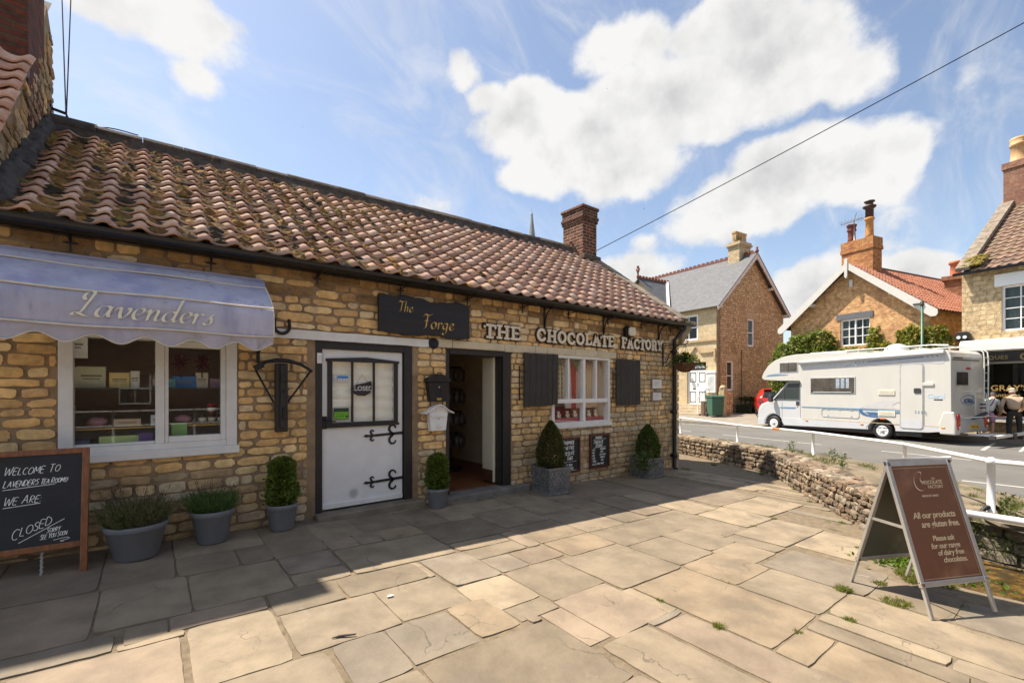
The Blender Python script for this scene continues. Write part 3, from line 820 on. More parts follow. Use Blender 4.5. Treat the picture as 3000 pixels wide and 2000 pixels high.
def build_roof():
 rnd = random.Random(5)
 pal = [(1.0, .68, .54), (.92, .62, .50), (1.1, .80, .66), (.84, .58, .49), (1.04, .74, .57), (.96, .72, .62), (.76, .52, .45), (1.12, .88, .75)]
 def colour(c, r, rn):
  k = rn.uniform(.86, 1.1); q = pal[rn.randrange(len(pal))]
  return tuple(v * k for v in q)
 b = MB()
 pantiles(b, (XL + .02, EY, EZ), (1, 0, 0), SLN, SNRM, XR - .22 - XL, SLEN - .03, .245, .2475, colour, rnd, .034, .86)
 roof = b.build('roof', TILE, cottage)
 b = MB()
 p = [Vector((0, EY, EZ)) - SNRM * .03, Vector((0, RY, RZ)) - SNRM * .03]
 b.prism([(p[0].y, p[0].z), (p[1].y, p[1].z), (2 * RY - p[0].y, p[0].z), (2 * RY - p[0].y, p[0].z - .06), (p[1].y, p[1].z - .07), (p[0].y, p[0].z - .06)], XL + .02, XR - .05, 'x')
 b.build('roof_deck', mat('dark roof boards', (.03, .022, .018), .95), roof)
 b = MB(); nc = 40; tw = (XR - .22 - XL) / 40.0; nr = 14; tl = (SLEN - .03) / nr
 mr = random.Random(9)
 for i in range(9000):
  r = mr.random(); c = mr.randrange(41)
  x = c * .2414
  dens = .62 * max(0, 1 - x / 9.8) ** 1.5 + .10 + .22 * r * (1 - x / 9)
  if mnoise.noise(Vector((x * .9, r * 4, 3))) * .6 + dens < mr.random() * .9: continue
  v = r * (SLEN - .1); fr = (v / tl) % 1.0
  if fr > .62 and mr.random() < .8: v -= .35 * tl
  fr = (v / tl) % 1.0
  u = c * .2414 + .2414 * mr.gauss(.33, .17)
  h = .028 * (1 - fr) - .006 + (.01 if mr.random() < .1 else 0)
  q = Vector((XL + .02 + u, EY, EZ)) + SLN * v + SNRM * h
  s = abs(mr.gauss(.026, .016)) + .013
  if x > 4.5: s *= .8
  t = mr.random()
  col = (.24 + .30 * t, .14 + .15 * t, .045 + .03 * t) if mr.random() < .7 else ((.085, .06, .038) if mr.random() < .82 else (.34, .28, .06))
  n = 6; vs = [q + SNRM * s * mr.uniform(.5, .85)]
  ph = mr.random() * 6; st = mr.uniform(1, 2.2)
  for k in range(n):
   a = ph + 2 * math.pi * k / n; rr = s * mr.uniform(.55, 1.2)
   vs.append(q + Vector((1, 0, 0)) * (rr * math.cos(a) * st) + SLN * (rr * math.sin(a)) + SNRM * s * mr.uniform(.05, .3))
  for k in range(n):
   a = ph + 2 * math.pi * k / n
   vs.append(q + Vector((1, 0, 0)) * (s * 1.2 * math.cos(a) * st) + SLN * (s * 1.2 * math.sin(a)) - SNRM * .01)
  fs = [(0, 1 + k, 1 + (k + 1) % n) for k in range(n)] + [(1 + k, 1 + n + k, 1 + n + (k + 1) % n, 1 + (k + 1) % n) for k in range(n)]
  b.add(vs, fs, 0, col, False)
 tag(b.build('moss', MOSS, roof), kind='stuff')
 b = MB(); x = XL + .05
 while x < 8.3:
  l = mr.uniform(.40, .5); zz = mr.uniform(-.005, .005)
  prof = []
  for k in range(11):
   a = math.pi * (-.12 + 1.24 * k / 10)
   rr = .145 + mr.uniform(-.008, .008)
   prof.append((RY - rr * math.cos(a), RZ + .01 + zz + rr * math.sin(a)))
  prof += [(RY + .05, RZ - .12), (RY - .05, RZ - .12)]
  b.prism(prof, x, x + l - .008, 'x'); x += l
 b.prism([(RY - .24, RZ - .15), (RY - .13, RZ + .03), (RY + .13, RZ + .03), (RY + .24, RZ - .15)], XL + .03, 8.4, 'x')
 b.build('ridge', RIDGE, roof)
 b = MB()
 def fil(u, v):
  q = Vector((XL + .015, EY + .02, EZ)) + SLN * (SLEN * u)
  a = v * math.pi * .5; rr = .13 + .05 * mnoise.noise(Vector((u * 14, v * 3, 2)))
  return q + Vector((1, 0, 0)) * (rr * math.cos(a) * .9) + SNRM * (rr * math.sin(a) + .01 + .015 * mnoise.noise(Vector((u * 40, v * 8, 7))))
 b.grid(fil, 60, 8)
 b.build('mortar_fillet', mat('old grey mortar', (.06, .052, .045), .95, .35, 9, .9, 30, spots=[((.03, .025, .02), 10, .55, .7), ((.25, .23, .2), 13, .66, .75)]), roof)
 b = MB(); t = 0.0
 while t < SLEN - .1:
  l = mr.uniform(.45, .62); l = min(l, SLEN - t)
  q = Vector((XR - .06, EY + .06, EZ)) + SLN * (t + l / 2) + SNRM * .06
  rot = Matrix((Vector((1, 0, 0)), SLN, SNRM)).transposed()
  b.obox(q + Vector((mr.uniform(-.01, .01), 0, 0)), (.30, l - .012, .13), rot)
  t += l
 b.build('coping', mat('lichened coping', (.21, .175, .135), .95, .35, 5, .9, 26, spots=[((.05, .045, .04), 7, .56, .72), ((.36, .33, .27), 11, .64, .76)]), cottage, bevel=.02)
 b = MB()
 b.box(XR - .02, XR + .42, EY + .02, FY + .35, 2.90, 2.975)
 b.prism([(XR - .01, 2.46), (XR + .06, 2.5), (XR + .22, 2.66), (XR + .36, 2.80), (XR + .38, 2.90), (XR - .01, 2.90)], EY + .1, FY + .3, 'y')
 b.build('kneeler', mat('weathered kneeler', (.34, .27, .16), .9, .3, 6, .8, 24, spots=[((.09, .08, .05), 6, .56, .7)]), cottage, bevel=.02)
 b = MB()
 prof = [(math.cos(math.pi + math.pi * k / 10) * .058, math.sin(math.pi + math.pi * k / 10) * .058) for k in range(11)] + [(.05, 0), (.04, -.03), (0, -.045), (-.04, -.03), (-.05, 0)]
 gy, gzz = EY - .03, EZ - .015
 b.prism([(gy + p, gzz + q) for p, q in prof], XL + .03, XR + .12, 'x')
 b.box(XL + .03, XR - .02, FY - .10, FY - .02, EZ - .075, EZ - .005)
 g = b.build('gutter', GUTTER, cottage)
 for x in [-.55 + 1.02 * k for k in range(10)]:
  b = MB()
  b.tube([(x, gy, gzz - .055), (x, gy + .05, gzz - .09), (x, FY - .03, gzz - .1)], .008, 6)
  b.box(x - .008, x + .008, FY - .035, FY - .02, gzz - .19, gzz - .05)
  b.box(x - .045, x + .045, FY - .033, FY - .022, gzz - .125, gzz - .110)
  b.build('bracket', GUTTER, g)
 b = MB()
 px = 8.70
 b.tube([(px + .12, gy, gzz - .03), (px + .12, gy, gzz - .12), (px + .02, gy + .03, gzz - .2), (px, FY - .075, gzz - .34), (px, FY - .075, .9), (px, FY - .075, -.14), (px, FY - .12, -.19)], .042, 12)
 for z in (2.3, 1.02, .1):
  b.lathe([(.05, -.04), (.056, -.03), (.056, .03), (.05, .04)], (px, FY - .075, z), 12)
  b.box(px - .08, px + .08, FY - .04, FY - .015, z - .02, z + .02)
 b.build('downpipe', GUTTER, cottage)
build_roof()
def settle_roof():
 for o in [c for c in cottage.children if c.name.startswith('roof')]:
  for q in [o] + list(o.children):
   for v in q.data.vertices:
    f = max(0, 1 - (v.co.x - XL) / 9.0) * max(0, min(1, (v.co.y - EY) / (RY - EY)))
    v.co.z -= .17 * f
settle_roof()
def brick_chimney():
 b = MB()
 x0, x1, y0, y1 = 8.39, 8.90, 7.76, 8.44
 b.box(x0, x1, y0, y1, 4.3, 5.70)
 ch = b.build('chimney', brickmat('dark red chimney brick', (.20, .072, .045), (.105, .04, .032), (.42, .33, .22), .225, .078, .009, bump=.8, var=.7, dark=(.05, .028, .02)), cottage)
 b = MB()
 for (e, z0, z1) in ((.028, 5.70, 5.775), (.045, 5.775, 5.855), (.022, 5.855, 5.94), (.022, 5.94, 6.02), (.05, 6.02, 6.095)):
  b.box(x0 - e, x1 + e, y0 - e, y1 + e, z0, z1 - .004)
 b.build('chimney_cap', brickmat('sooty cap brick', (.17, .07, .05), (.10, .045, .035), (.30, .24, .16), .225, .078, .008, bump=.8, var=.8, dark=(.03, .02, .016)), ch, bevel=.008)
 b = MB(); rnd = random.Random(8)
 for k in range(9):
  y = y0 + .42 - k * .055; z = 5.22 - k * .078
  b.obox((x0 - .02 - .015 * k + .05, y, z), (.20, .11, .07), Matrix.Rotation(rnd.uniform(-.12, .12), 3, 'Z'), 0, (1, 1, 1))
 b.build('broken_brick', ch.data.materials[0], ch, bevel=.008)
 b = MB()
 b.box(x0 - .05, x1 + .05, y0 - .12, y1 + .1, 4.72, 4.85)
 b.build('flashing', mat('chimney mortar', (.10, .075, .055), .95, .3, 8, .7, 30), ch, bevel=.03)
brick_chimney()
# ------------------------------------------------------------------ lintels, windows, doors
def build_openings():
 mr = random.Random(12)
 b = MB()
 b.grid(lambda u, v: (1.05 + 1.87 * u, FY - .022, 2.066 + .10 * v + .008 * mnoise.noise(Vector((u * 7, v, 1)))), 24, 3)
 b.box(1.05, 2.92, FY - .02, FY + .1, 2.07, 2.16)
 b.build('white_lintel', WHITE, cottage, label='white painted lintel over the stable door')
 b = MB()
 x = 2.95
 for l in (.34, .92, .62, .26, .66, .58, .52):
  b.box(x, x + l - .006, FY - .024, FY + .1, 2.075 + mr.uniform(-.006, .006), 2.195 + mr.uniform(-.012, .006)); x += l
 b.build('cream_lintel', LINTEL, cottage, bevel=.012, label='cream lintel over the shop doorway and window')
 def window(hole, frame_w, mull, glass_y, trans=None, cell=None):
  x0, x1, z0, z1 = hole
  fw = frame_w
  b = MB()
  f0, f1 = FY - .012, FY + .11
  b.box(x0, x0 + fw, f0, f1, z0, z1); b.box(x1 - fw, x1, f0, f1, z0, z1)
  b.box(x0 + fw, x1 - fw, f0 + .002, f1, z1 - fw, z1); b.box(x0 + fw, x1 - fw, f0 + .002, f1, z0, z0 + fw * .9)
  w = b.build('window', WHITE, cottage, bevel=.006)
  return w
 x0, x1, z0, z1 = W1
 w = window(W1, .095, None, 0)
 b = MB(); mx = .065
 b.box(mx - .035, mx + .035, FY + .0, FY + .1, z0 + .0855, z1 - .0955)
 b.box(mx + .036, mx + .066, FY + .012, FY + .1, z0 + .0855, z1 - .0955)          # casement stiles
 b.box(x1 - .0955 - .045, x1 - .0955, FY + .012, FY + .1, z0 + .0855, z1 - .0955)
 b.box(mx + .067, x1 - .142, FY + .014, FY + .1, z0 + .0855, z0 + .145)
 b.box(mx + .067, x1 - .142, FY + .014, FY + .1, z1 - .15, z1 - .0955)
 b.box(x0 + .0955, mx - .036, FY + .025, FY + .1, z0 + .0855, z0 + .108)
 b.build('casement', WHITE, w, bevel=.004)
 b = MB(); b.box(x0 - .03, x1 + .02, FY - .045, FY - .013, z0 - .055, z0 + .028); b.build('sill', WHITE, w, bevel=.01)
 b = MB(); b.box(x0 + .09, mx - .03, FY + .06, FY + .064, z0 + .09, z1 - .09); b.build('pane', GLASS, w)
 b = MB(); b.box(mx + .06, x1 - .13, FY + .06, FY + .064, z0 + .14, z1 - .14); b.build('pane', GLASS, w)
 x0, x1, z0, z1 = W2
 w = window(W2, .06, None, 0)
 b = MB(); cx = 5.99
 tz = 1.30
 b.box(cx - .03, cx + .03, FY + .0, FY + .09, z0 + .056, z1 - .061)
 b.box(x0 + .061, cx - .031, FY + .003, FY + .09, tz - .035, tz + .035); b.box(cx + .031, x1 - .061, FY + .003, FY + .09, tz - .035, tz + .035)
 for q in ((x0 + .06 + cx - .03) / 2, (x1 - .06 + cx + .03) / 2):
  b.box(q - .018, q + .018, FY + .008, FY + .09, tz + .036, z1 - .061)
 b.build('glazing_bar', WHITE_GLOSS, w, bevel=.004)
 b = MB(); b.box(x0 - .02, x1 + .02, FY - .04, FY - .013, z0 - .05, z0 + .02); b.build('sill', WHITE, w, bevel=.01)
 for (a, c, d, e) in ((x0 + .05, cx - .02, z0 + .04, tz), (cx + .02, x1 - .05, z0 + .04, tz), (x0 + .05, cx - .02, tz, z1 - .05), (cx + .02, x1 - .05, tz, z1 - .05)):
  b = MB(); b.box(a, c, FY + .05, FY + .054, d + .01, e - .01); b.build('pane', GLASS, w)
 for (sx0, sx1, sz0, sz1, dx, dz) in ((4.54, 5.27, 1.225, 2.065, .012, .018), (6.79, 7.52, 1.205, 2.065, -.006, -.012)):
  b = MB(); n = 6; pw = (sx1 - sx0) / n
  for k in range(n):
   t = k / n
   zz0, zz1 = sz0 + dz * t + mr.uniform(-.008, .008), sz1 + dz * t + mr.uniform(-.008, .008)
   xa, xb = sx0 + k * pw + .003, sx0 + (k + 1) * pw - .003
   b.prism([(xa, zz0), (xb, zz0), (xb + dx, zz1), (xa + dx, zz1)], FY - .075 + mr.uniform(-.003, .003), FY - .05, 'y')
  b.box(sx0 + .02, sx1 - .02, FY - .049, FY - .028, sz0 + .12, sz0 + .2); b.box(sx0 + .02, sx1 - .02, FY - .049, FY - .028, sz1 - .2, sz1 - .12)
  s = b.build('shutter', DARK_SHUTTER, cottage, bevel=.003)
  b = MB()
  hx = sx0 if sx0 < 6 else sx0
  for z in (sz1 - .29,):
   b.tube([(hx - .05, FY - .03, z), (hx, FY - .08, z), (hx + .06, FY - .082, z + .004)], .008, 6)
  b.box(hx - .056, hx - .044, FY - .034, FY - .018, sz0 + .1, sz1 - .2)
  b.build('shutter_hook', BLACK_IRON, s)
 x0, x1, z0, z1 = D1
 b = MB()
 b.box(x0, x0 + .075, FY + .004, FY + .14, z0 - .0, z1); b.box(x1 - .11, x1, FY + .004, FY + .14, z0, z1)
 b.box(x0 + .0755, x1 - .1105, FY + .008, FY + .14, z1 - .095, z1)
 b.box(x1 - .13, x1 - .1105, FY + .05, FY + .14, z0, z1 - .0955)
 b.box(x0 + .02, x1 - .03, FY + .0, FY + .006, z1 - .03, z1 + .01)
 fr = b.build('door_frame', BLACK_WOOD, cottage, bevel=.005)
 dx0, dx1, dz0, dz1 = 1.557, 2.565, .105, 1.972
 b = MB(); py = FY + .045
 wx0, wx1, wz0, wz1 = 1.665, 2.455, 1.095, 1.83
 b.box(dx0, wx0, py, py + .045, dz0, dz1); b.box(wx1, dx1, py, py + .045, dz0, dz1)
 b.box(wx0, wx1, py, py + .045, dz0, wz0); b.box(wx0, wx1, py, py + .045, wz1, dz1)
 dm = mat('scuffed white door', (.76, .755, .74), .4, .05, 5, .08, 26, spots=[((.56, .53, .47), 3, .62, .85), ((.42, .39, .33), 17, .72, .82)])
 nt = dm.node_tree; bs = [n for n in nt.nodes if n.type == 'BSDF_PRINCIPLED'][0]; src = bs.inputs['Base Color'].links[0].from_socket
 tcn = [n for n in nt.nodes if n.type == 'TEX_COORD'][0]; ds = nt.nodes.new('ShaderNodeVectorMath'); ds.operation = 'DISTANCE'; ds.inputs[1].default_value = (1.93, py, .235)
 nt.links.new(tcn.outputs['Object'], ds.inputs[0]); nt.links.new(mixc(nt, ramp(nt, ds.outputs['Value'], .02, .085, .6, 0), src, (.22, .22, .24, 1)), bs.inputs['Base Color'])
 door = b.build('stable_door', dm, cottage, label='white stable door with a three light window and black strap hinges')
 b = MB()
 b.box(dx0 + .002, dx1 - .002, py - .02, py, dz0 - .012, dz0 + .045)
 b.build('weather_board', WHITE, door, bevel=.004)
 b = MB(); y0, y1 = py - .022, py - .001
 b.prism([(1.605, 1.83), (2.51, 1.83), (2.515, 1.858), (2.08, 1.893), (1.60, 1.862)], y0 - .012, y1, 'y')
 b.box(1.62, wx0 + .012, y0, y1, 1.066, 1.829); b.box(wx1 - .012, 2.50, y0, y1, 1.066, 1.829)
 b.box(wx0 + .0125, wx1 - .0125, y0 + .002, y1, 1.066, 1.105)
 b.box(1.605, 2.51, y0 - .015, y0 - .001, 1.045, 1.075)
 for q in (1.915, 2.185): b.box(q - .011, q + .011, y0 + .003, y1 + .02, 1.1055, 1.829)
 wf = b.build('window_frame', BLACK_WOOD, door, bevel=.004)
 b = MB(); b.box(wx0, wx1, py + .012, py + .016, wz0, wz1); b.build('pane', glassmat('door pane', (1, 1, 1), .14), door)
 b = MB()
 b.grid(lambda u, v: (wx0 + (wx1 - wx0) * u, py + .05 + .006 * math.sin(v * 12 * math.pi) + .004 * mnoise.noise(Vector((u * 3, v * 5, 0))), wz0 - .03 + (wz1 - wz0 + .06) * v), 20, 72)
 b.build('blind', mat('cream blind', (.90, .87, .74), .9, .08, 4), door)
 for hz in (.925, .345):
  b = MB(); yb = py - .012
  def strip(pts, w0, w1):
   n = len(pts)
   for i in range(n - 1):
    a, q = Vector((pts[i][0], 0, pts[i][1])), Vector((pts[i + 1][0], 0, pts[i + 1][1]))
    w = w0 + (w1 - w0) * i / max(1, n - 1)
    d = (q - a).normalized() * w * .3
    b.prism([
     (a.x - d.x - d.z / .3 * .5, a.z - d.z + d.x / .3 * .5), (a.x - d.x + d.z / .3 * .5, a.z - d.z - d.x / .3 * .5),
     (q.x + d.x + d.z / .3 * .5, q.z + d.z - d.x / .3 * .5), (q.x + d.x - d.z / .3 * .5, q.z + d.z + d.x / .3 * .5)], yb - .0004 * (i % 4), py - .001, 'y')
  s = .012
  strip([(2.56, hz + s), (2.40, hz + s * .5), (2.22, hz), (2.10, hz - s * .3)], .034, .022)
  for sg in (1, -1):
   arc = [(2.395 + .0, hz + sg * .01)]
   arc = [(2.43 - .0, hz + sg * .008), (2.405, hz + sg * .03), (2.385, hz + sg * .06), (2.39, hz + sg * .095), (2.415, hz + sg * .118), (2.445, hz + sg * .118), (2.465, hz + sg * .10), (2.472, hz + sg * .082)]
   strip(arc, .03, .014)
   arc = [(2.165, hz + sg * .006), (2.15, hz + sg * .025), (2.14, hz + sg * .045), (2.15, hz + sg * .062), (2.17, hz + sg * .064), (2.18, hz + sg * .052)]
   strip(arc, .022, .012)
  b.prism([(2.05, hz - .003), (2.085, hz + .018), (2.12, hz + .008), (2.12, hz - .012), (2.085, hz - .02)], yb - .002, py - .001, 'y')
  b.build('strap_hinge', BLACK_IRON, door)
 b = MB()
 b.box(1.562, 1.615, py - .012, py - .001, 1.035, 1.185)
 b.tube([(1.59, py - .012, 1.14), (1.59, py - .05, 1.14), (1.62, py - .06, 1.135), (1.70, py - .06, 1.122)], [.012, .011, .010, .008], 8)
 b.lathe([(.018, 0), (.014, .012)], (1.59, py - .026, 1.14), 12, axis='y')
 b.build('handle', BLACK_IRON, door, bevel=.003)
 b = MB(); b.box(1.495, 1.548, FY - .008, FY + .003, 1.80, 1.92); b.tube([(1.525, FY - .01, 1.88), (1.525, FY - .026, 1.87), (1.525, FY - .02, 1.855)], .008, 6)
 b.build('bell_push', WHITE_GLOSS, fr, bevel=.003)
 b = MB(); yy = py + .010
 b.box(1.70, 1.878, yy, yy + .001, 1.10, 1.235, 0); b.box(1.706, 1.872, yy - .001, yy, 1.108, 1.190, 1)
 for k in range(4): b.box(1.72 + k * .036, 1.742 + k * .036, yy - .0016, yy - .001, 1.13, 1.147, 2)
 b.box(1.72, 1.83, yy - .0016, yy - .001, 1.163, 1.170, 2); b.box(1.845, 1.866, yy - .0016, yy - .001, 1.122, 1.146, 0)
 b.v = [(p[0], p[1], p[2] + .04) for p in b.v]; b.build('hygiene_bill', [mat('dark green card', (.02, .05, .03), .5, .05), mat('bright green card', (.16, .45, .02), .5, .05), mat('green print', (.05, .16, .01), .6, .05)], door)
 b = MB()
 b.box(1.745, 1.87, yy, yy + .001, 1.545, 1.575, 0); b.box(1.745, 1.87, yy, yy + .001, 1.51, 1.5445, 1); b.box(1.672, 1.728, yy, yy + .001, 1.50, 1.575, 1)
 for k in range(3): b.box(1.76 + k * .036, 1.775 + k * .036, yy - .0006, yy, 1.52, 1.535, 2); b.box(1.68, 1.72, yy - .0006, yy, 1.515 + k * .018, 1.521 + k * .018, 2)
 b.v = [(p[0], p[1], p[2] + .085) for p in b.v]; b.build('card_bill', [mat('blue card', (.05, .25, .62), .5, .05), mat('white card', (.7, .7, .7), .5, .05), mat('grey print', (.2, .25, .35), .6, .05)], door)
 b = MB()
 b.box(x0 - .02, x1 + .12, FY - .16, FY + .16, -.2, .068); b.build('door_step', mat('worn step stone', (.20, .165, .12), .9, .25, 5, .6, 28), cottage, bevel=.02)
 b = MB()
 b.box(3.12, 4.62, FY - .14, FY + .16, -.3, .035); b.build('door_step', mat('grey step stone', (.18, .165, .145), .9, .25, 5, .6, 28), cottage, bevel=.02)
 x0, x1, z0, z1 = D2
 b = MB()
 b.box(x0, x0 + .06, FY + .02, FY + .15, .0355, z1); b.box(x1 - .15, x1, FY + .004, FY + .15, .0355, z1)
 b.box(x0 + .0605, x1 - .1505, FY + .008, FY + .15, z1 - .085, z1)
 b.box(x1 - .175, x1 - .1505, FY + .05, FY + .15, .0355, z1 - .0855)
 b.box(x0 - .02, x1 + .03, FY + .0, FY + .006, z1 - .03, z1 + .004)
 b.build('door_frame', BLACK_WOOD, cottage, bevel=.006)
 b = MB(); a = R(92)
 hx, hy = x1 - .185, FY + .16
 d = Vector((math.cos(a), math.sin(a), 0)); nn = Vector((-d.y, d.x, 0))
 ln = .27
 def leaf(t0, t1, o0, o1, zz0, zz1, m):
  p = [Vector((hx, hy, 0)) + d * t + nn * o for t, o in ((t0, o0), (t1, o0), (t1, o1), (t0, o1))]
  b.prism([(q.x, q.y) for q in p], zz0, zz1, 'z', m)
 leaf(0, ln, 0, .045, .075, 1.99, 0)
 leaf(0.002, ln - .002, .0451, .058, .076, .26, 1)
 b.build('shop_door', [mat('cream painted door', (.66, .60, .46), .55, .06, 5), mat('brown kick board', (.085, .035, .022), .5, .25, 6, stretch=(1, 1, 8))], cottage, bevel=.003, label='cream inner door standing open with a brown kick board')
build_openings()
def build_interiors():
 DARKROOM = mat('dim room plaster', (.78, .66, .48), .95, .1, 3)
 b = MB()
 x0, x1, y1 = 2.85, 5.08, 10.3
 b.box(x0 - .1, x0, FY + .345, y1, -.1, 2.6); b.box(x1, x1 + .1, FY + .345, y1, -.1, 2.6)
 b.box(x0, x1, y1, y1 + .1, -.1, 2.6); b.box(x0 - .1, x1 + .1, FY + .345, y1 + .1, 2.6, 2.7)
 b.build('shop_room', DARKROOM, cottage)
 b = MB(); b.box(x0, x1, FY + .161, y1, -.1, .04)
 b.build('shop_floor', brickmat('quarry tile floor', (.26, .095, .04), (.19, .07, .032), (.10, .06, .04), .22, .22, .006, 0, dist=.002, bump=.2, var=.5, rough=.45), cottage)
 for (q0, q1, d1, zlo, m) in ((-.8, 1.0, 6.75, .86, mat('slatted display wall', (.46, .39, .32), .8, .12, 4)), (5.1, 6.85, 6.3, .86, mat('pink shop wall', (.86, .74, .62), .9, .1, 3))):
  b = MB()
  b.box(q0 - .05, q0, FY + .345, d1, zlo - .1, 2.45); b.box(q1, q1 + .05, FY + .345, d1, zlo - .1, 2.45)
  b.box(q0 - .05, q1 + .05, FY + .345, d1 + .05, 2.45, 2.5); b.box(q0 - .05, q1 + .05, FY + .345, d1 + .05, zlo - .1, zlo - .001)
  if q0 < 0:
   z = zlo
   while z < 2.4:
    b.box(q0, q1, d1 - .012, d1, z + .006, z + .084); z += .09
  b.box(q0, q1, d1 + .001, d1 + .05, zlo - .1, 2.45)
  b.build('window_room', m, cottage)
  b = MB(); w_ = W1 if q0 < 0 else W2
  b.box(w_[1] - .022, w_[1] - .001, FY + .112, FY + .344, w_[2] + .02, w_[3] - .02); b.box(w_[0] + .001, w_[0] + .022, FY + .112, FY + .344, w_[2] + .02, w_[3] - .02); b.box(w_[0] + .001, w_[1] - .001, FY + .112, FY + .344, w_[2] - .0, w_[2] + .019)
  b.build('reveal_lining', mat('cream reveal paint', (.78, .68, .50), .8, .06, 4), cottage)
 b = MB(); b.box(XL + .35, XR - .35, FY + .345, 10.5, 2.705, 2.75); b.build('ceiling', DARKROOM, cottage)
build_interiors()
# ------------------------------------------------------------------ lettering helpers
def smooth(pts, n=4):
 out = []
 k = len(pts)
 for i in range(k - 1):
  p0, p1, p2, p3 = pts[max(i - 1, 0)], pts[i], pts[i + 1], pts[min(i + 2, k - 1)]
  for j in range(n):
   t = j / n
   out.append(tuple(.5 * ((2 * p1[d]) + (-p0[d] + p2[d]) * t + (2 * p0[d] - 5 * p1[d] + 4 * p2[d] - p3[d]) * t * t + (-p0[d] + 3 * p1[d] - 3 * p2[d] + p3[d]) * t ** 3) for d in (0, 1)))
 out.append(tuple(pts[-1]))
 return out
def pen(b, pts, place, w, o0, o1, nib=None, m=0, c=(1, 1, 1), discs=True):
 """a pen stroke: w plain width, or a broad nib (angle) so that thick and thin follow the direction"""
 k = len(pts)
 for i in range(k - 1):
  (x0, z0), (x1, z1) = pts[i], pts[i + 1]
  dx, dz = x1 - x0, z1 - z0
  l = math.hypot(dx, dz)
  if l < 1e-6: continue
  if nib is None:
   nx, nz = -dz / l * w / 2, dx / l * w / 2
   q = [(x0 - nx, z0 - nz), (x1 - nx, z1 - nz), (x1 + nx, z1 + nz), (x0 + nx, z0 + nz)]
  else:
   ax, az = math.cos(nib) * w / 2, math.sin(nib) * w / 2
   tx, tz = -dz / l * w * .10, dx / l * w * .10
   if (dx * az - dz * ax) < 0: tx, tz = tx, tz
   else: tx, tz = -tx, -tz
   q = [(x0 - ax - tx, z0 - az - tz), (x1 - ax - tx, z1 - az - tz), (x1 + ax + tx, z1 + az + tz), (x0 + ax + tx, z0 + az + tz)]
  top = o1 + (i % 5) * .00012
  vs = [place(x, z, top) for x, z in q] + [place(x, z, o0) for x, z in q]
  fs = [(0, 1, 2, 3)]
  if o1 - o0 > .002: fs += [(0, 4, 5, 1), (1, 5, 6, 2), (2, 6, 7, 3), (3, 7, 4, 0)]
  b.add(vs, fs, m, c)
 if discs and nib is None:
  for i, (x, z) in enumerate(pts):
   n = 10; top = o1 + .0007 + (i % 5) * .00012
   ring = [(x + w / 2 * math.cos(2 * math.pi * j / n), z + w / 2 * math.sin(2 * math.pi * j / n)) for j in range(n)]
   vs = [place(px, pz, top) for px, pz in ring] + [place(px, pz, o0) for px, pz in ring]
   fs = [tuple(range(n))]
   if o1 - o0 > .002: fs += [(j, j + n, (j + 1) % n + n, (j + 1) % n) for j in range(n)]
   b.add(vs, fs, m, c)
def arc(cx, cz, rx, rz, a0, a1, n=10):
 return [(cx + rx * math.cos(R(a0 + (a1 - a0) * i / n)), cz + rz * math.sin(R(a0 + (a1 - a0) * i / n))) for i in range(n + 1)]
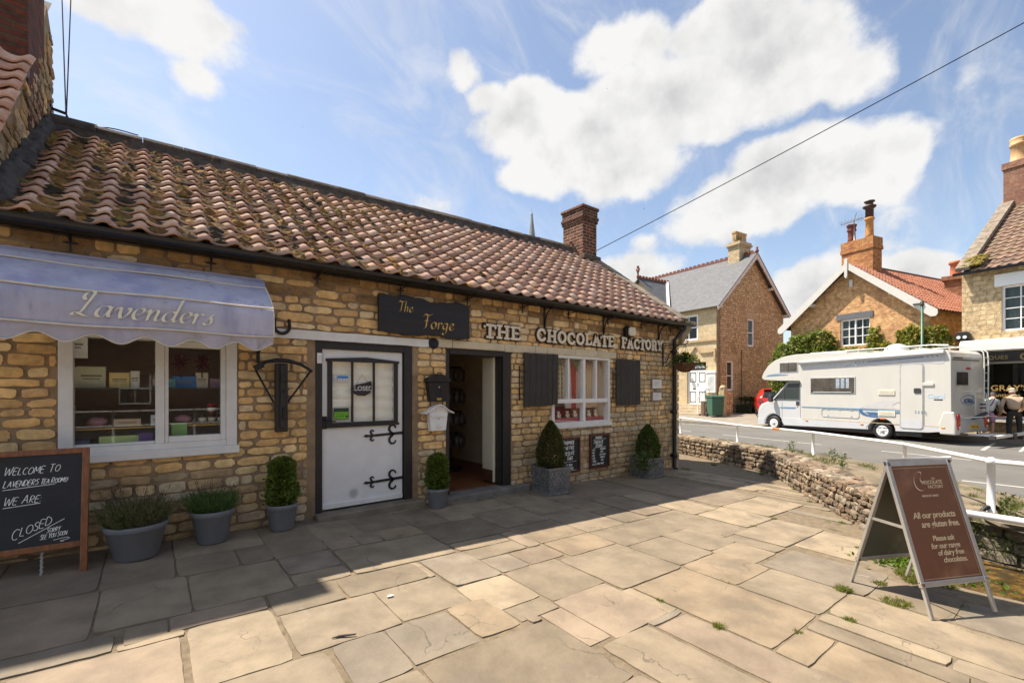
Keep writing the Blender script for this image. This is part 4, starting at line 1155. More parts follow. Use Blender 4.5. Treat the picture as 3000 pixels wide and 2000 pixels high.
CAPS = {
 'A': (.62, [[(0, 0), (.3, 1), (.6, 0)], [(.12, .36), (.5, .38)]]),
 'B': (.55, [[(0, 0), (0, 1), (.35, .98), (.45, .78), (.3, .55), (0, .52), (.4, .5), (.52, .25), (.38, .02), (0, 0)]]),
 'C': (.58, [arc(.32, .5, .32, .5, 50, 310)]),
 'D': (.6, [[(0, 0), (0, 1), (.3, .95), (.55, .7), (.55, .3), (.3, .04), (0, 0)]]),
 'E': (.5, [[(.48, 1), (0, 1), (0, 0), (.48, 0)], [(0, .52), (.4, .52)]]),
 'F': (.48, [[(.48, 1), (0, 1), (0, 0)], [(0, .54), (.4, .54)]]),
 'G': (.62, [arc(.32, .5, .32, .5, 50, 320) + [(.6, .42), (.36, .42)]]),
 'H': (.56, [[(0, 0), (0, 1)], [(.54, 0), (.54, 1)], [(0, .52), (.54, .52)]]),
 'I': (.12, [[(.05, 0), (.05, 1)]]),
 'K': (.55, [[(0, 0), (0, 1)], [(.5, 1), (.02, .48), (.54, 0)]]),
 'L': (.46, [[(0, 1), (0, 0), (.46, 0)]]),
 'M': (.74, [[(0, 0), (.05, 1), (.36, .3), (.68, 1), (.74, 0)]]),
 'N': (.58, [[(0, 0), (0, 1), (.55, 0), (.55, 1)]]),
 'O': (.66, [arc(.33, .5, .33, .5, 90, 450, 14)]),
 'P': (.52, [[(0, 0), (0, 1), (.35, .98), (.48, .76), (.34, .52), (0, .48)]]),
 'R': (.55, [[(0, 0), (0, 1), (.35, .98), (.48, .76), (.34, .52), (0, .48), (.52, 0)]]),
 'S': (.5, [[(.46, .86), (.28, 1), (.06, .88), (.08, .64), (.4, .42), (.46, .18), (.24, 0), (0, .12)]]),
 'T': (.58, [[(0, 1), (.58, 1)], [(.29, 1), (.29, 0)]]),
 'U': (.56, [[(0, 1), (0, .25), (.14, .02), (.42, .02), (.55, .25), (.55, 1)]]),
 'V': (.56, [[(0, 1), (.28, 0), (.56, 1)]]),
 'W': (.84, [[(0, 1), (.2, 0), (.42, .8), (.64, 0), (.84, 1)]]),
 'Y': (.56, [[(0, 1), (.28, .5), (.56, 1)], [(.28, .5), (.28, 0)]]),
 'Q': (.66, [arc(.33, .5, .33, .5, 90, 450, 14), [(.4, .25), (.66, -.08)]]),
 '!': (.14, [[(.06, 1), (.05, .3)], [(.05, .05), (.05, 0)]]),
 ':': (.14, [[(.05, .55), (.05, .5)], [(.05, .1), (.05, .05)]]),
 '-': (.3, [[(.02, .45), (.26, .45)]]),
 '&': (.5, [[(.5, .4), (.3, .02), (.06, .1), (.1, .4), (.4, .75), (.25, 1), (.1, .75), (.5, 0)]]),
 ' ': (.3, []),
}
def chalk(b, text, place, x, z, size, w, o=.002, slant=.2, jit=.03, rnd=None, gap=.24, lean=0.0, condense=1.0, m=0):
 """handwritten capitals along a baseline; returns the end"""
 rnd = rnd or random.Random(1)
 x0 = x
 for i, ch in enumerate(text):
  wd, strokes = CAPS[ch]
  sz = size * (1.22 if (i == 0 or text[i - 1] == ' ') and ch.isalpha() else 1.0)
  jz = rnd.uniform(-jit, jit) * size
  for s in strokes:
   pts = [(x + (px * condense + pz * slant) * sz, z + (x - x0) * lean + jz + pz * sz) for px, pz in s]
   if len(pts) > 3: pts = smooth(pts, 3)
   pen(b, pts, place, w, o, o, None, m, discs=False)
  x += (wd * condense + gap * condense) * sz
 return x
SCRIPT = {
 'L': (.62, [[(.30, .62), (.23, .72), (.27, .87), (.40, .97), (.50, .92), (.46, .74), (.36, .45), (.27, .18), (.16, .03), (.04, .02), (.05, .11), (.16, .11), (.32, .03), (.46, .0), (.60, .08)]]),
 'a': (.52, [[(.42, .38), (.30, .45), (.12, .38), (.03, .2), (.06, .05), (.18, 0), (.32, .12), (.43, .42), (.38, .15), (.42, .02), (.54, .1)]]),
 'v': (.46, [[(.0, .32), (.08, .44), (.15, .38), (.15, .15), (.21, .01), (.36, .15), (.44, .35), (.38, .45), (.42, .38), (.5, .38)]]),
 'e': (.40, [[(.0, .16), (.14, .20), (.30, .27), (.36, .40), (.26, .48), (.13, .42), (.05, .22), (.10, .04), (.24, .0), (.42, .14)]]),
 'n': (.50, [[(0, .32), (.07, .44), (.1, .4), (.06, 0)], [(.08, .2), (.2, .4), (.32, .45), (.36, .36), (.31, .1), (.37, 0), (.5, .1)]]),
 'd': (.52, [[(.40, .38), (.28, .45), (.1, .36), (.02, .18), (.06, .03), (.18, 0), (.32, .12), (.42, .4), (.52, .95)], [(.52, .95), (.42, .4), (.37, .12), (.42, .0), (.53, .1)]]),
 'r': (.36, [[(0, .32), (.06, .44), (.1, .38), (.06, 0)], [(.08, .22), (.17, .40), (.28, .45), (.34, .38)]]),
 's': (.36, [[(.0, .1), (.2, .3), (.27, .46), (.2, .36), (.27, .2), (.24, .03), (.1, -.02), (.0, .06)]]),
 'T': (.62, [[(.0, .84), (.08, .98), (.3, .93), (.55, .94), (.68, 1.04)], [(.38, .94), (.31, .4), (.27, .04), (.14, -.03)]]),
 'h': (.44, [[(.12, 1.0), (.06, .5), (.02, 0)], [(.05, .28), (.18, .46), (.32, .44), (.30, .2), (.30, .02), (.40, .06)]]),
 'F': (.56, [[(-.02, .82), (.08, .98), (.3, .92), (.52, .94), (.64, 1.04)], [(.3, .93), (.24, .4), (.2, .04), (.06, -.04)], [(.12, .52), (.3, .50), (.46, .56)]]),
 'o': (.44, [[(.22, .46), (.06, .38), (.0, .2), (.08, .02), (.22, 0), (.36, .12), (.38, .32), (.3, .44), (.22, .46)]]),
 'g': (.46, [[(.38, .40), (.24, .46), (.06, .36), (.02, .16), (.12, .02), (.28, .08), (.38, .4), (.34, .05), (.28, -.22), (.14, -.36), (.0, -.30), (.04, -.2)]]),
}
def script(b, text, place, x, z, size, w, o0, o1, nib, slant=.12, track=0.0, m=0):
 for ch in text:
  wd, strokes = SCRIPT[ch]
  for s in strokes:
   pts = smooth([(x + (px + pz * slant) * size, z + pz * size) for px, pz in s], 5)
   pen(b, pts, place, w, o0, o1, nib, m)
  x += (wd + track) * size
 return x
def text_mesh(name, body, size, mtx, material, parent=None, extrude=.001, bold=0.0, shear=0.0, align='CENTER', spacing=1.0):
 cu = bpy.data.curves.new(name, 'FONT'); cu.body = body; cu.size = size; cu.extrude = extrude; cu.offset = bold; cu.shear = shear
 cu.align_x = align; cu.space_character = spacing; cu.resolution_u = 3
 tmp = bpy.data.objects.new(name + '_tmp', cu); COL.objects.link(tmp)
 bpy.context.view_layer.update()
 me = bpy.data.meshes.new_from_object(tmp.evaluated_get(bpy.context.evaluated_depsgraph_get()))
 bpy.data.objects.remove(tmp); bpy.data.curves.remove(cu)
 me.transform(mtx); me.materials.clear(); me.materials.append(material)
 o = bpy.data.objects.new(name, me); COL.objects.link(o)
 if parent is not None: adopt(o, parent)
 return o
def facing(x, y, z, ang_z=0.0, lean=0.0):
 """matrix for text standing upright on a surface that faces -Y (turned by ang_z)"""
 return Matrix.Translation((x, y, z)) @ Matrix.Rotation(ang_z, 4, 'Z') @ Matrix.Rotation(R(90) - lean, 4, 'X')
CREAM = mat('cream paint', (.76, .73, .58), .6, .08, 12, .1, 40)
GOLD = mat('gold paint', (.62, .40, .10), .45, .1, 20)
CHALK = mat('chalk', (.78, .80, .76), .95, .15, 40)
BOARD_BLACK = mat('chalkboard black', (.016, .016, .019), .65, .3, 5, .05, 60)
front = lambda x, z, o: (x, FY - o, z)
# ------------------------------------------------------------------ the awning
def awning():
 FAB = mat('lavender awning canvas', (.44, .435, .54), .85, .12, 2.2, .35, 26, spots=[((.25, .23, .28), 5, .54, .76), ((.31, .31, .46), 1.5, .5, .7)], stretch=(1.6, 1.6, .5))
 xl, xr = -1.25, .93
 t = thing('shop_awning', (-.1, 5.45, 2.6), 'lavender canvas awning with scalloped edge and cream script', 'awning')
 prof = [(5.47, 2.635), (5.40, 2.64), (5.33, 2.60), (5.28, 2.54), (5.17, 2.475), (5.03, 2.385), (4.92, 2.29), (4.885, 2.22), (4.88, 2.10), (4.885, 2.005)]
 def fold(x, i): return .012 * mnoise.noise(Vector((x * 2.2 + i * 1.3, i * .9, 1))) * (1 if 3 < i < 9 else .2) + .010 * mnoise.noise(Vector((x * 5 - i * 2.3, i * .6, 4))) * (1 if i > 6 else .2)
 b = MB(); n = 60; k = len(prof)
 fine = smooth(prof, 3)
 def f(u, v):
  q = v * (len(fine) - 1); i = min(int(q), len(fine) - 2); w = q - i
  y = fine[i][0] * (1 - w) + fine[i + 1][0] * w; z = fine[i][1] * (1 - w) + fine[i + 1][1] * w
  x = xl + (xr - xl) * u; o = fold(x, q / 3)
  return (x, y - o, z + o * .4)
 b.grid(f, n, len(fine) - 1)
 end = [(y, z) for y, z in prof] + [(5.45, 2.30)]
 b.prism(end, xr - .004, xr, 'x')
 can = b.build('canopy', FAB, t)
 b = MB(); W = .325
 def zb(x): return 1.905 - .034 * math.cos((x - .93 + .1) / W * 2 * math.pi + 1.0) 
 b.grid(lambda u, v: (xl + (xr - xl) * u, 4.887 + .03 * v - .014 * mnoise.noise(Vector((u * 9, v * 1.5, 3))), 2.003 * (1 - v) + v * zb(xl + (xr - xl) * u)), 160, 5)
 b.build('valance', FAB, t)
 b = MB()
 for (y, z) in ((5.275, 2.545), (4.905, 2.285), (4.876, 2.004)):
  b.tube([(xl + (xr - xl) * i / 40, y - .004, z + .006 * math.sin(i * .31)) for i in range(41)], .0085, 6)
 b.tube([(xl + (xr - xl) * i / 160, 4.913, zb(xl + (xr - xl) * i / 160)) for i in range(161)], .006, 5)
 b.tube([(xr, y, z) for y, z in prof[3:]], .007, 5)
 b.build('piping', mat('cream piping', (.66, .60, .50), .8, .12, 9), t)
 b = MB(); b.box(xl, xr - .01, 5.40, 5.475, 2.615, 2.66)
 b.build('head_rail', mat('awning rail', (.30, .29, .40), .6, .1, 5), t)
 b = MB()
 b.bar((xr - .04, 5.47, 1.78), (xr - .04, 5.47, 2.62), .03); b.bar((xr - .04, 5.46, 1.9), (xr - .04, 4.93, 2.02), .022)
 b.build('side_arm', BLACK_IRON, t)
 b = MB()
 pl = lambda x, z, o: (x, 4.868 - o - fold(x, 8.2) * .6, z)
 script(b, 'Lavenders', pl, -.49, 2.075, .205, .031, .0, .003, R(20), .22, .045)
 b.build('lettering', CREAM, t)
awning()
# ------------------------------------------------------------------ signs on the wall
def forge_sign():
 t = thing('name_board', (2.86, 5.45, 2.2), 'black wavy edged timber board with gold lettering above the doorways', 'shop sign')
 x0, x1 = 2.20, 3.53
 top = [(x0 + (x1 - x0) * i / 24, 2.69 + (-.012 * math.sin(i * .55) - .022 * math.exp(-((i - 14) / 4.0) ** 2) + .01 * math.sin(i * 1.3))) for i in range(25)]
 bot = [(x0 + (x1 - x0) * i / 24, 2.205 + .014 * math.sin(i * .5 + 1) + .006 * math.sin(i * 1.7)) for i in range(25)]
 b = MB(); b.prism(bot + top[::-1], FY - .085, FY - .03, 'y')
 b.build('board', mat('black sign board', (.014, .012, .012), .45, .3, 3, .3, 14, stretch=(.6, 6, 6)), t, bevel=.008)
 b = MB()
 pl = lambda x, z, o: (x, FY - .0855 - o, z)
 script(b, 'The', pl, 2.45, 2.495, .13, .024, 0, .003, R(38), .10, .04)
 script(b, 'Forge', pl, 2.80, 2.31, .185, .032, 0, .003, R(38), .10, .07)
 b.build('lettering', GOLD, t)
forge_sign()
def big_letters():
 t = thing('raised_letters', (6.1, 5.47, 2.26), 'brown edged cream slab letters spelling the chocolate shop name', 'shop sign')
 BR = mat('chocolate brown edge', (.035, .018, .012), .6, .2, 8)
 FACE = mat('pale cream letter face', (.80, .70, .54), .6, .06, 8)
 S = {
  'T': (.72, [[(.36, .92), (.36, .06)], [(.06, .92), (.66, .92)], [(.06, .92), (.05, .76)], [(.66, .92), (.67, .76)], [(.20, .06), (.52, .06)]]),
  'H': (.86, [[(.2, .92), (.2, .08)], [(.66, .92), (.66, .08)], [(.2, .5), (.66, .5)], [(.08, .94), (.32, .94)], [(.54, .94), (.78, .94)], [(.08, .06), (.32, .06)], [(.54, .06), (.78, .06)]]),
  'E': (.74, [[(.2, .92), (.2, .08)], [(.08, .93), (.6, .93)], [(.6, .93), (.62, .78)], [(.08, .07), (.62, .07)], [(.62, .07), (.65, .24)], [(.2, .5), (.46, .5)]]),
  'C': (.80, [arc(.42, .5, .30, .42, 40, 320, 14), [(.65, .82), (.66, .66)]]),
  'O': (.84, [arc(.42, .5, .29, .42, 90, 450, 18)]),
  'L': (.68, [[(.2, .92), (.2, .08)], [(.08, .94), (.34, .94)], [(.08, .07), (.58, .07)], [(.58, .07), (.62, .28)]]),
  'A': (.86, [[(.42, .92), (.16, .08)], [(.42, .92), (.68, .08)], [(.26, .34), (.58, .34)], [(.06, .06), (.30, .06)], [(.54, .06), (.80, .06)]]),
  'F': (.68, [[(.2, .92), (.2, .08)], [(.08, .93), (.58, .93)], [(.58, .93), (.6, .76)], [(.08, .06), (.36, .06)], [(.2, .5), (.46, .5)]]),
  'R': (.82, [[(.2, .92), (.2, .08)], [(.08, .93), (.42, .93)] + arc(.42, .71, .2, .22, 90, -90, 8) + [(.2, .49)], [(.4, .49), (.68, .08)], [(.08, .06), (.34, .06)], [(.6, .06), (.78, .06)]]),
  'Y': (.82, [[(.14, .92), (.41, .48)], [(.68, .92), (.41, .48)], [(.41, .48), (.41, .08)], [(.04, .94), (.28, .94)], [(.54, .94), (.78, .94)], [(.28, .06), (.55, .06)]]),
 }
 x = 3.80
 words = [('THE', 3.80, 4.52), ('CHOCOLATE', 4.83, 6.78), ('FACTORY', 6.97, 8.32)]
 rnd = random.Random(4)
 for wd, xa, xb in words:
  tot = sum(S[c][0] for c in wd); k = (xb - xa) / tot; x = xa
  for c in wd:
   w, st = S[c]
   hgt = .205; zb = 2.262 + (x - 3.8) * .006 + rnd.uniform(-.006, .006); rot = rnd.uniform(-.03, .03)
   def tr(p, x=x, zb=zb, rot=rot): return (x + p[0] * k - rot * p[1] * hgt, zb + p[1] * hgt + rot * p[0] * k)
   b = MB()
   for s in st:
    heavy = len(s) > 6 or abs(s[0][0] - s[-1][0]) < .3
    serif = len(s) == 2 and abs(s[0][1] - s[1][1]) < .05 or (len(s) == 2 and math.hypot(s[0][0] - s[1][0], s[0][1] - s[1][1]) < .25)
    ww = .046 if not serif else .034
    pts = [tr(p) for p in s]
    pen(b, pts, front, ww + .032, .0, .030, None, 0)
    pen(b, pts, front, ww, .0305, .046, None, 1)
   b.build('letter', [BR, FACE], t)
   x += w * k
big_letters()
def wall_fittings():
 b = MB()
 pts = [(1.12 + .078 * math.cos(R(a)) * (1.0 if a < 180 or a > 0 else 1), FY - .04, 2.17 + .085 * math.sin(R(a))) for a in range(130, 411, 12)]
 pts = [(1.05, FY - .042, 2.27)] + [(1.12 + .076 * math.cos(R(a)), FY - .042, 2.19 + .08 * math.sin(R(a))) for a in range(170, 371, 12)] + [(1.19, FY - .042, 2.27)]
 b.tube(pts, .017, 8)
 tag(b.build('horseshoe', BLACK_IRON, loc=(1.12, FY - .03, 2.1)), 'black iron horseshoe nailed open end up beside the awning', 'horseshoe')
 t = thing('forge_tool', (1.11, 5.45, 1.04), 'black timber and iron forge tool with a bowed top hung on the wall', 'old tool')
 b = MB()
 b.box(1.045, 1.165, FY - .11, FY - .03, 1.04, 1.78); b.box(1.085, 1.135, FY - .135, FY - .1105, 1.08, 1.76)
 b.build('post', BLACK_WOOD, t, bevel=.008)
 b = MB()
 b.tube([(.88, FY - .09, 1.73), (.95, FY - .1, 1.79), (1.06, FY - .11, 1.815), (1.17, FY - .11, 1.81), (1.3, FY - .1, 1.775), (1.42, FY - .09, 1.70)], [.016, .018, .022, .022, .018, .014], 8)
 b.obox((.885, FY - .09, 1.74), (.09, .05, .06), Matrix.Rotation(R(-30), 3, 'Y'))
 b.build('bow', BLACK_IRON, t)
 b = MB()
 b.tube([(.86, FY - .08, 1.70), (1.03, FY - .07, 1.36)], .011, 6); b.tube([(1.40, FY - .08, 1.70), (1.17, FY - .07, 1.36)], .011, 6)
 b.build('strut', BLACK_IRON, t)
 b = MB()
 for z in (1.30, 1.48, 1.22): b.lathe([(.018, -.02), (.018, 0)], (1.12, FY - .137, z), 6, axis='y')
 b.obox((1.12, FY - .15, 1.24), (.03, .02, .12)); b.obox((1.11, FY - .145, 1.62), (.05, .025, .09))
 b.build('bolt', BLACK_IRON, t, bevel=.004)
 b = MB(); b.lathe([(.07, 0), (.076, -.012), (.07, -.028), (.058, -.03), (.056, -.02), (.0, -.02)], (2.99, FY - .012, 2.12), 24, axis='y')
 b.bar((2.99, FY - .036, 2.12), (3.015, FY - .036, 2.15), .006)
 tag(b.build('wall_dial', BLACK_IRON, loc=(2.99, FY, 2.12)), 'small round black dial on the wall where the two lintels meet', 'dial')
 t = thing('black_letterbox', (3.02, 5.46, 1.33), 'black gabled letterbox with a brass plate beside the shop doorway', 'letterbox')
 b = MB(); x0, x1, d = 2.865, 3.18, .11
 b.prism([(x0 + .035, 1.335), (x1 - .035, 1.335), (x1, 1.60), (x0, 1.60)], FY - d, FY - .015, 'y')
 b.build('body', BLACK_IRON, t, bevel=.006)
 b = MB()
 b.prism([(x0 - .025, 1.60), (x1 + .025, 1.60), (x1 + .01, 1.645), (3.06, 1.705), (2.985, 1.705), (x0 - .01, 1.645)], FY - d - .022, FY - .015, 'y')
 b.tube([(2.99, FY - d - .01, 1.70), (3.0, FY - d - .02, 1.722), (3.045, FY - d - .02, 1.722), (3.055, FY - d - .01, 1.70)], .008, 6)
 b.build('roof_flap', BLACK_IRON, t, bevel=.006)
 b = MB(); b.box(2.99, 3.06, FY - d - .004, FY - d - .0005, 1.355, 1.385); b.build('brass_plate', mat('brass', (.55, .36, .10), .35, .1, 9, metal=.8), t)
 b = MB(); b.lathe([(.012, -.006), (.012, 0)], (3.025, FY - d - .0005, 1.53), 10, axis='y'); b.build('lock', mat('steel lock', (.6, .6, .6), .3, .05, metal=1), t)
 b = MB(); b.box(3.05, 3.13, FY - d - .006, FY - d - .0005, 1.47, 1.535); b.build('label_holder', BLACK_IRON, t, bevel=.002)
 t = thing('white_letterbox', (3.02, 5.46, .93), 'white letterbox with a curved roof and gold emblem below the black one', 'letterbox')
 b = MB()
 b.prism([(x0 + .045, .945), (x1 - .045, .945), (x1 - .015, 1.20), (x0 + .015, 1.20)], FY - .105, FY - .015, 'y')
 b.build('body', WHITE_GLOSS, t, bevel=.006)
 b = MB()
 crown = [(2.80, 1.185), (2.83, 1.20), (2.88, 1.222), (2.93, 1.26), (2.98, 1.292), (3.02, 1.30), (3.06, 1.292), (3.11, 1.26), (3.16, 1.222), (3.21, 1.20), (3.24, 1.185)]
 b.prism(crown + [(x, z - .014) for x, z in crown[::-1]], FY - .15, FY - .012, 'y')
 b.prism([(2.88, 1.2005)] + [(x, z - .016) for x, z in crown[2:9]] + [(3.16, 1.2005)], FY - .10, FY - .015, 'y')
 b.build('roof', WHITE_GLOSS, t, bevel=.003)
 b = MB(); b.box(2.90, 3.145, FY - .122, FY - .106, 1.13, 1.155); b.box(2.985, 3.055, FY - .112, FY - .1055, 1.225, 1.245); b.build('flap', WHITE_GLOSS, t, bevel=.003)
 b = MB(); b.lathe([(.011, -.006), (.011, 0)], (3.02, FY - .1055, 1.105), 10, axis='y'); b.build('lock', mat('steel lock face', (.5, .5, .5), .35, .05, metal=1), t)
 b = MB()
 pl = lambda x, z, o: (x, FY - .1055 - o, z)
 pen(b, arc(3.02, 1.0, .026, .026, 0, 360, 14), pl, .005, 0, .001); pen(b, smooth([(2.97, .975), (3.0, .985), (3.03, .975), (3.07, .99)], 4), pl, .005, 0, .001); pen(b, arc(3.02, 1.0, .012, .012, 90, 300, 8), pl, .004, 0, .001)
 b.build('emblem', mat('pale gold print', (.72, .58, .33), .5, .1), t)
 t = thing('bulkhead_lamp', (7.18, 5.45, 2.6), 'black bulkhead lamp with a cream lens above the raised letters', 'wall lamp')
 b = MB(); rr = lambda x0, x1, z0, z1, r: [(x1 - r + r * math.cos(R(a)), z1 - r + r * math.sin(R(a))) for a in (0, 30, 60, 90)] + [(x0 + r + r * math.cos(R(a)), z1 - r + r * math.sin(R(a))) for a in (90, 120, 150, 180)] + [(x0 + r + r * math.cos(R(a)), z0 + r + r * math.sin(R(a))) for a in (180, 210, 240, 270)] + [(x1 - r + r * math.cos(R(a)), z0 + r + r * math.sin(R(a))) for a in (270, 300, 330, 360)]
 b.prism(rr(7.05, 7.31, 2.50, 2.70, .055), FY - .10, FY - .012, 'y'); b.build('housing', BLACK_IRON, t, bevel=.01)
 b = MB(); b.prism(rr(7.085, 7.285, 2.515, 2.685, .05), FY - .145, FY - .101, 'y'); b.build('lens', mat('cream diffuser', (.74, .68, .52), .35, .04, 5), t, bevel=.014)
 hook = None
 for i, (x, lab) in enumerate(((5.02, 'black scrolled iron hook under the eaves left of the others'), (6.48, 'black scrolled iron hook under the eaves above the chocolate window'), (8.20, 'black scrolled iron hook under the eaves next to the downpipe'))):
  if hook is None:
   b = MB(); y = FY - .015
   b.tube([(x, y, 2.50), (x, y - .02, 2.53), (x, y - .03, 2.62), (x, y - .06, 2.72), (x, y - .14, 2.79), (x, y - .22, 2.81)], .012, 7)
   b.tube([(x, y - .22, 2.81), (x, y - .26, 2.80), (x, y - .265, 2.77), (x, y - .24, 2.765)], .009, 6)
   b.tube([(x, y, 2.80), (x, y - .1, 2.805), (x, y - .2, 2.81)], .008, 6)
   b.box(x - .014, x + .014, y - .012, y + .002, 2.48, 2.83)
   hook = b.build('iron_hook', BLACK_IRON, loc=(x, FY - .015, 2.5)); tag(hook, lab, 'hook', 'iron hooks under the eaves')
  else:
   h = hook.copy(); COL.objects.link(h); h.location = (x, FY - .015, 2.5); tag(h, lab, 'hook', 'iron hooks under the eaves')
 b = MB(); b.tube([(7.02, FY - .02, 2.18), (7.05, FY - .05, 2.12), (7.02, FY - .05, 2.06), (6.99, FY - .04, 2.10)], .005, 5)
 tag(b.build('wire_loop', mat('grey wire', (.2, .19, .17), .6), loc=(7.02, FY, 2.1)), 'small bent wire loop hanging below the word ending the shop name', 'wire')
 for (z0, z1, lab, red) in ((1.52, 1.70, 'upper white framed notice on the wall near the downpipe', 0), (1.27, 1.44, 'lower white framed notice on the wall near the downpipe', 1)):
  t = thing('framed_notice', (8.13, 5.46, z0), lab, 'notice', 'notices by the downpipe')
  b = MB(); x0, x1 = 7.97, 8.28
  b.box(x0 - .025, x1 + .02, FY - .03, FY - .012, z0 - .02, z1 + .02); b.build('backboard', mat('grey backboard', (.20, .18, .16), .8, .2), t, bevel=.003)
  b = MB(); b.box(x0, x1, FY - .042, FY - .0305, z0, z1); b.build('frame', mat('pinkish frame', (.5, .36, .32), .5, .1), t, bevel=.002) if red else b.build('frame', WHITE_GLOSS, t, bevel=.002)
  b = MB(); b.box(x0 + .015, x1 - .015, FY - .0445, FY - .0425, z0 + .014, z1 - .014); b.build('sheet', mat('paper', (.78, .77, .74), .6, .03), t)
  b = MB()
  for k in range(5):
   w = (.2, .15, .22, .1, .17)[k]
   b.box(x0 + .045, x0 + .045 + w * .9, FY - .0455, FY - .0447, z1 - .042 - k * .021, z1 - .037 - k * .021)
  b.build('printing', mat('grey print', (.30, .32, .36), .7), t)
 rnd = random.Random(2)
 for (x0, x1, z0, z1, lines, lab) in (
  (5.36, 5.84, .08, .68, [('HANDMADE', 5.42, .565, .058), ('SUGAR FREE', 5.395, .475, .055), ('CHOCOLATE', 5.395, .385, .058), ('BARS', 5.53, .30, .058), ('WE NOW', 5.50, .19, .038), ('AVAILABLE', 5.50, .135, .038)], 'brown framed chalkboard about sugar free bars, partly behind the large planter'),
  (6.10, 6.62, .09, .70, [('HANDMADE', 6.24, .615, .038), ('CHOCOLATE', 6.20, .53, .048), ('DESIGNS', 6.25, .465, .048), ('-CATS', 6.15, .40, .032), ('-PIGS', 6.15, .35, .032), ('-MICE', 6.15, .30, .032), ('-CARS', 6.15, .25, .032), ('-TRAINS', 6.15, .20, .032), ('-DUCKS & MANY MORE', 6.15, .145, .032), ('-DINOSAURS', 6.36, .41, .03), ('-SHEEP', 6.36, .36, .03), ('-TEDDY BEARS', 6.34, .31, .028), ('-MONKEYS', 6.36, .26, .03), ('-OWLS', 6.38, .21, .03)], 'brown framed chalkboard with a two column list between the planters')):
  t = thing('wall_chalkboard', ((x0 + x1) / 2, 5.46, z0), lab, 'chalkboard', 'chalkboards fixed to the wall')
  b = MB(); fw = .035
  b.box(x0, x0 + fw, FY - .05, FY - .015, z0, z1); b.box(x1 - fw, x1, FY - .05, FY - .015, z0, z1)
  b.box(x0 + fw, x1 - fw, FY - .048, FY - .015, z0, z0 + fw); b.box(x0 + fw, x1 - fw, FY - .048, FY - .015, z1 - fw, z1)
  b.build('frame', mat('mahogany frame', (.085, .022, .016), .4, .25, 9), t, bevel=.003)
  b = MB(); b.box(x0 + fw, x1 - fw, FY - .034, FY - .016, z0 + fw, z1 - fw); b.build('board', BOARD_BLACK, t)
  b = MB(); pl = lambda x, z, o: (x, FY - .034 - o, z)
  for (s, x, z, sz) in lines: chalk(b, s, pl, x, z, sz, sz * .17, .0015, .16, .05, rnd, .22, .0, .72)
  for zz in ((.265, .115) if x0 < 6 else (.60, .455)): pen(b, [(x0 + .09, zz), (x1 - .09, zz + .004)], pl, .005, .0015, .0015, discs=False)
  b.build('lettering', CHALK, t)
wall_fittings()
# ------------------------------------------------------------------ leaves
def leaf(b, p, d, n, l, w, c, m=0):
 """one folded leaf at p, pointing along d, facing n"""
 d = d.normalized(); s = d.cross(n)
 s = s.normalized() if s.length > 1e-5 else d.orthogonal().normalized()
 n = s.cross(d)
 k = len(b.v)
 b.v.extend([tuple(p), tuple(p + d * l * .5 + s * w * .5 + n * w * .18), tuple(p + d * l), tuple(p + d * l * .5 - s * w * .5 + n * w * .18)])
 b.f.append([k, k + 1, k + 2]); b.f.append([k, k + 2, k + 3])
 b.m += [m, m]; b.c += [c, c]; b.s += [False, False]
def rvec(r):
 while True:
  v = Vector((r.uniform(-1, 1), r.uniform(-1, 1), r.uniform(-1, 1)))
  if .05 < v.length < 1: return v.normalized()
def topiary(b, cx, cy, z0, h, prof, n, size, rnd, pal, rag=.06):
 """clipped bush: leaves through the outer shell of a turned shape; prof(t) radius"""
 for i in range(n):
  t = rnd.random() ** .85; a = rnd.random() * 2 * math.pi
  r = prof(t); depth = 1 - abs(rnd.gauss(0, .11)) - (.25 * rnd.random() if rnd.random() < .3 else 0)
  if rnd.random() < .012: depth = rnd.uniform(1.08, 1.28)
  lump = 1 + rag * mnoise.noise(Vector((math.cos(a) * 2.2, math.sin(a) * 2.2, t * 6 + cx))) * 2 + rag * .6 * mnoise.noise(Vector((math.cos(a) * 6, math.sin(a) * 6, t * 15)))
  rr = r * depth * lump
  p = Vector((cx + rr * math.cos(a), cy + rr * math.sin(a), z0 + h * t))
  out = Vector((math.cos(a), math.sin(a), .45 + t * .6)).normalized()
  d = (out + rvec(rnd) * .9).normalized()
  nn = (out * .6 + rvec(rnd)).normalized()
  k = rnd.uniform(.7, 1.2)
  c = pal[rnd.randrange(len(pal))]
  leaf(b, p, d, nn, size * rnd.uniform(.7, 1.3), size * rnd.uniform(.5, .75), (c[0] * k, c[1] * k, c[2] * k))
BOX_PAL = [(.22, .33, .06), (.32, .43, .08), (.14, .22, .04), (.44, .5, .11), (.28, .35, .07)]
CONE_PAL = [(.15, .19, .05), (.20, .24, .065), (.10, .14, .035), (.26, .24, .08), (.22, .15, .06)]
CONE_PAL2 = [(.14, .22, .045), (.20, .29, .06), (.10, .16, .035), (.28, .34, .08)]
POT = mat('grey plastic pot', (.18, .19, .21), .5, .12, 6, .15, 60, spots=[((.10, .095, .085), 4, .56, .78), ((.30, .30, .29), 18, .68, .78)], stretch=(1, 1, .5))
SOIL = mat('dark compost', (.03, .02, .014), 1, .4, 20, .8, 60)
TWIG = mat('brown stem', (.12, .08, .045), .9, .3, 10)
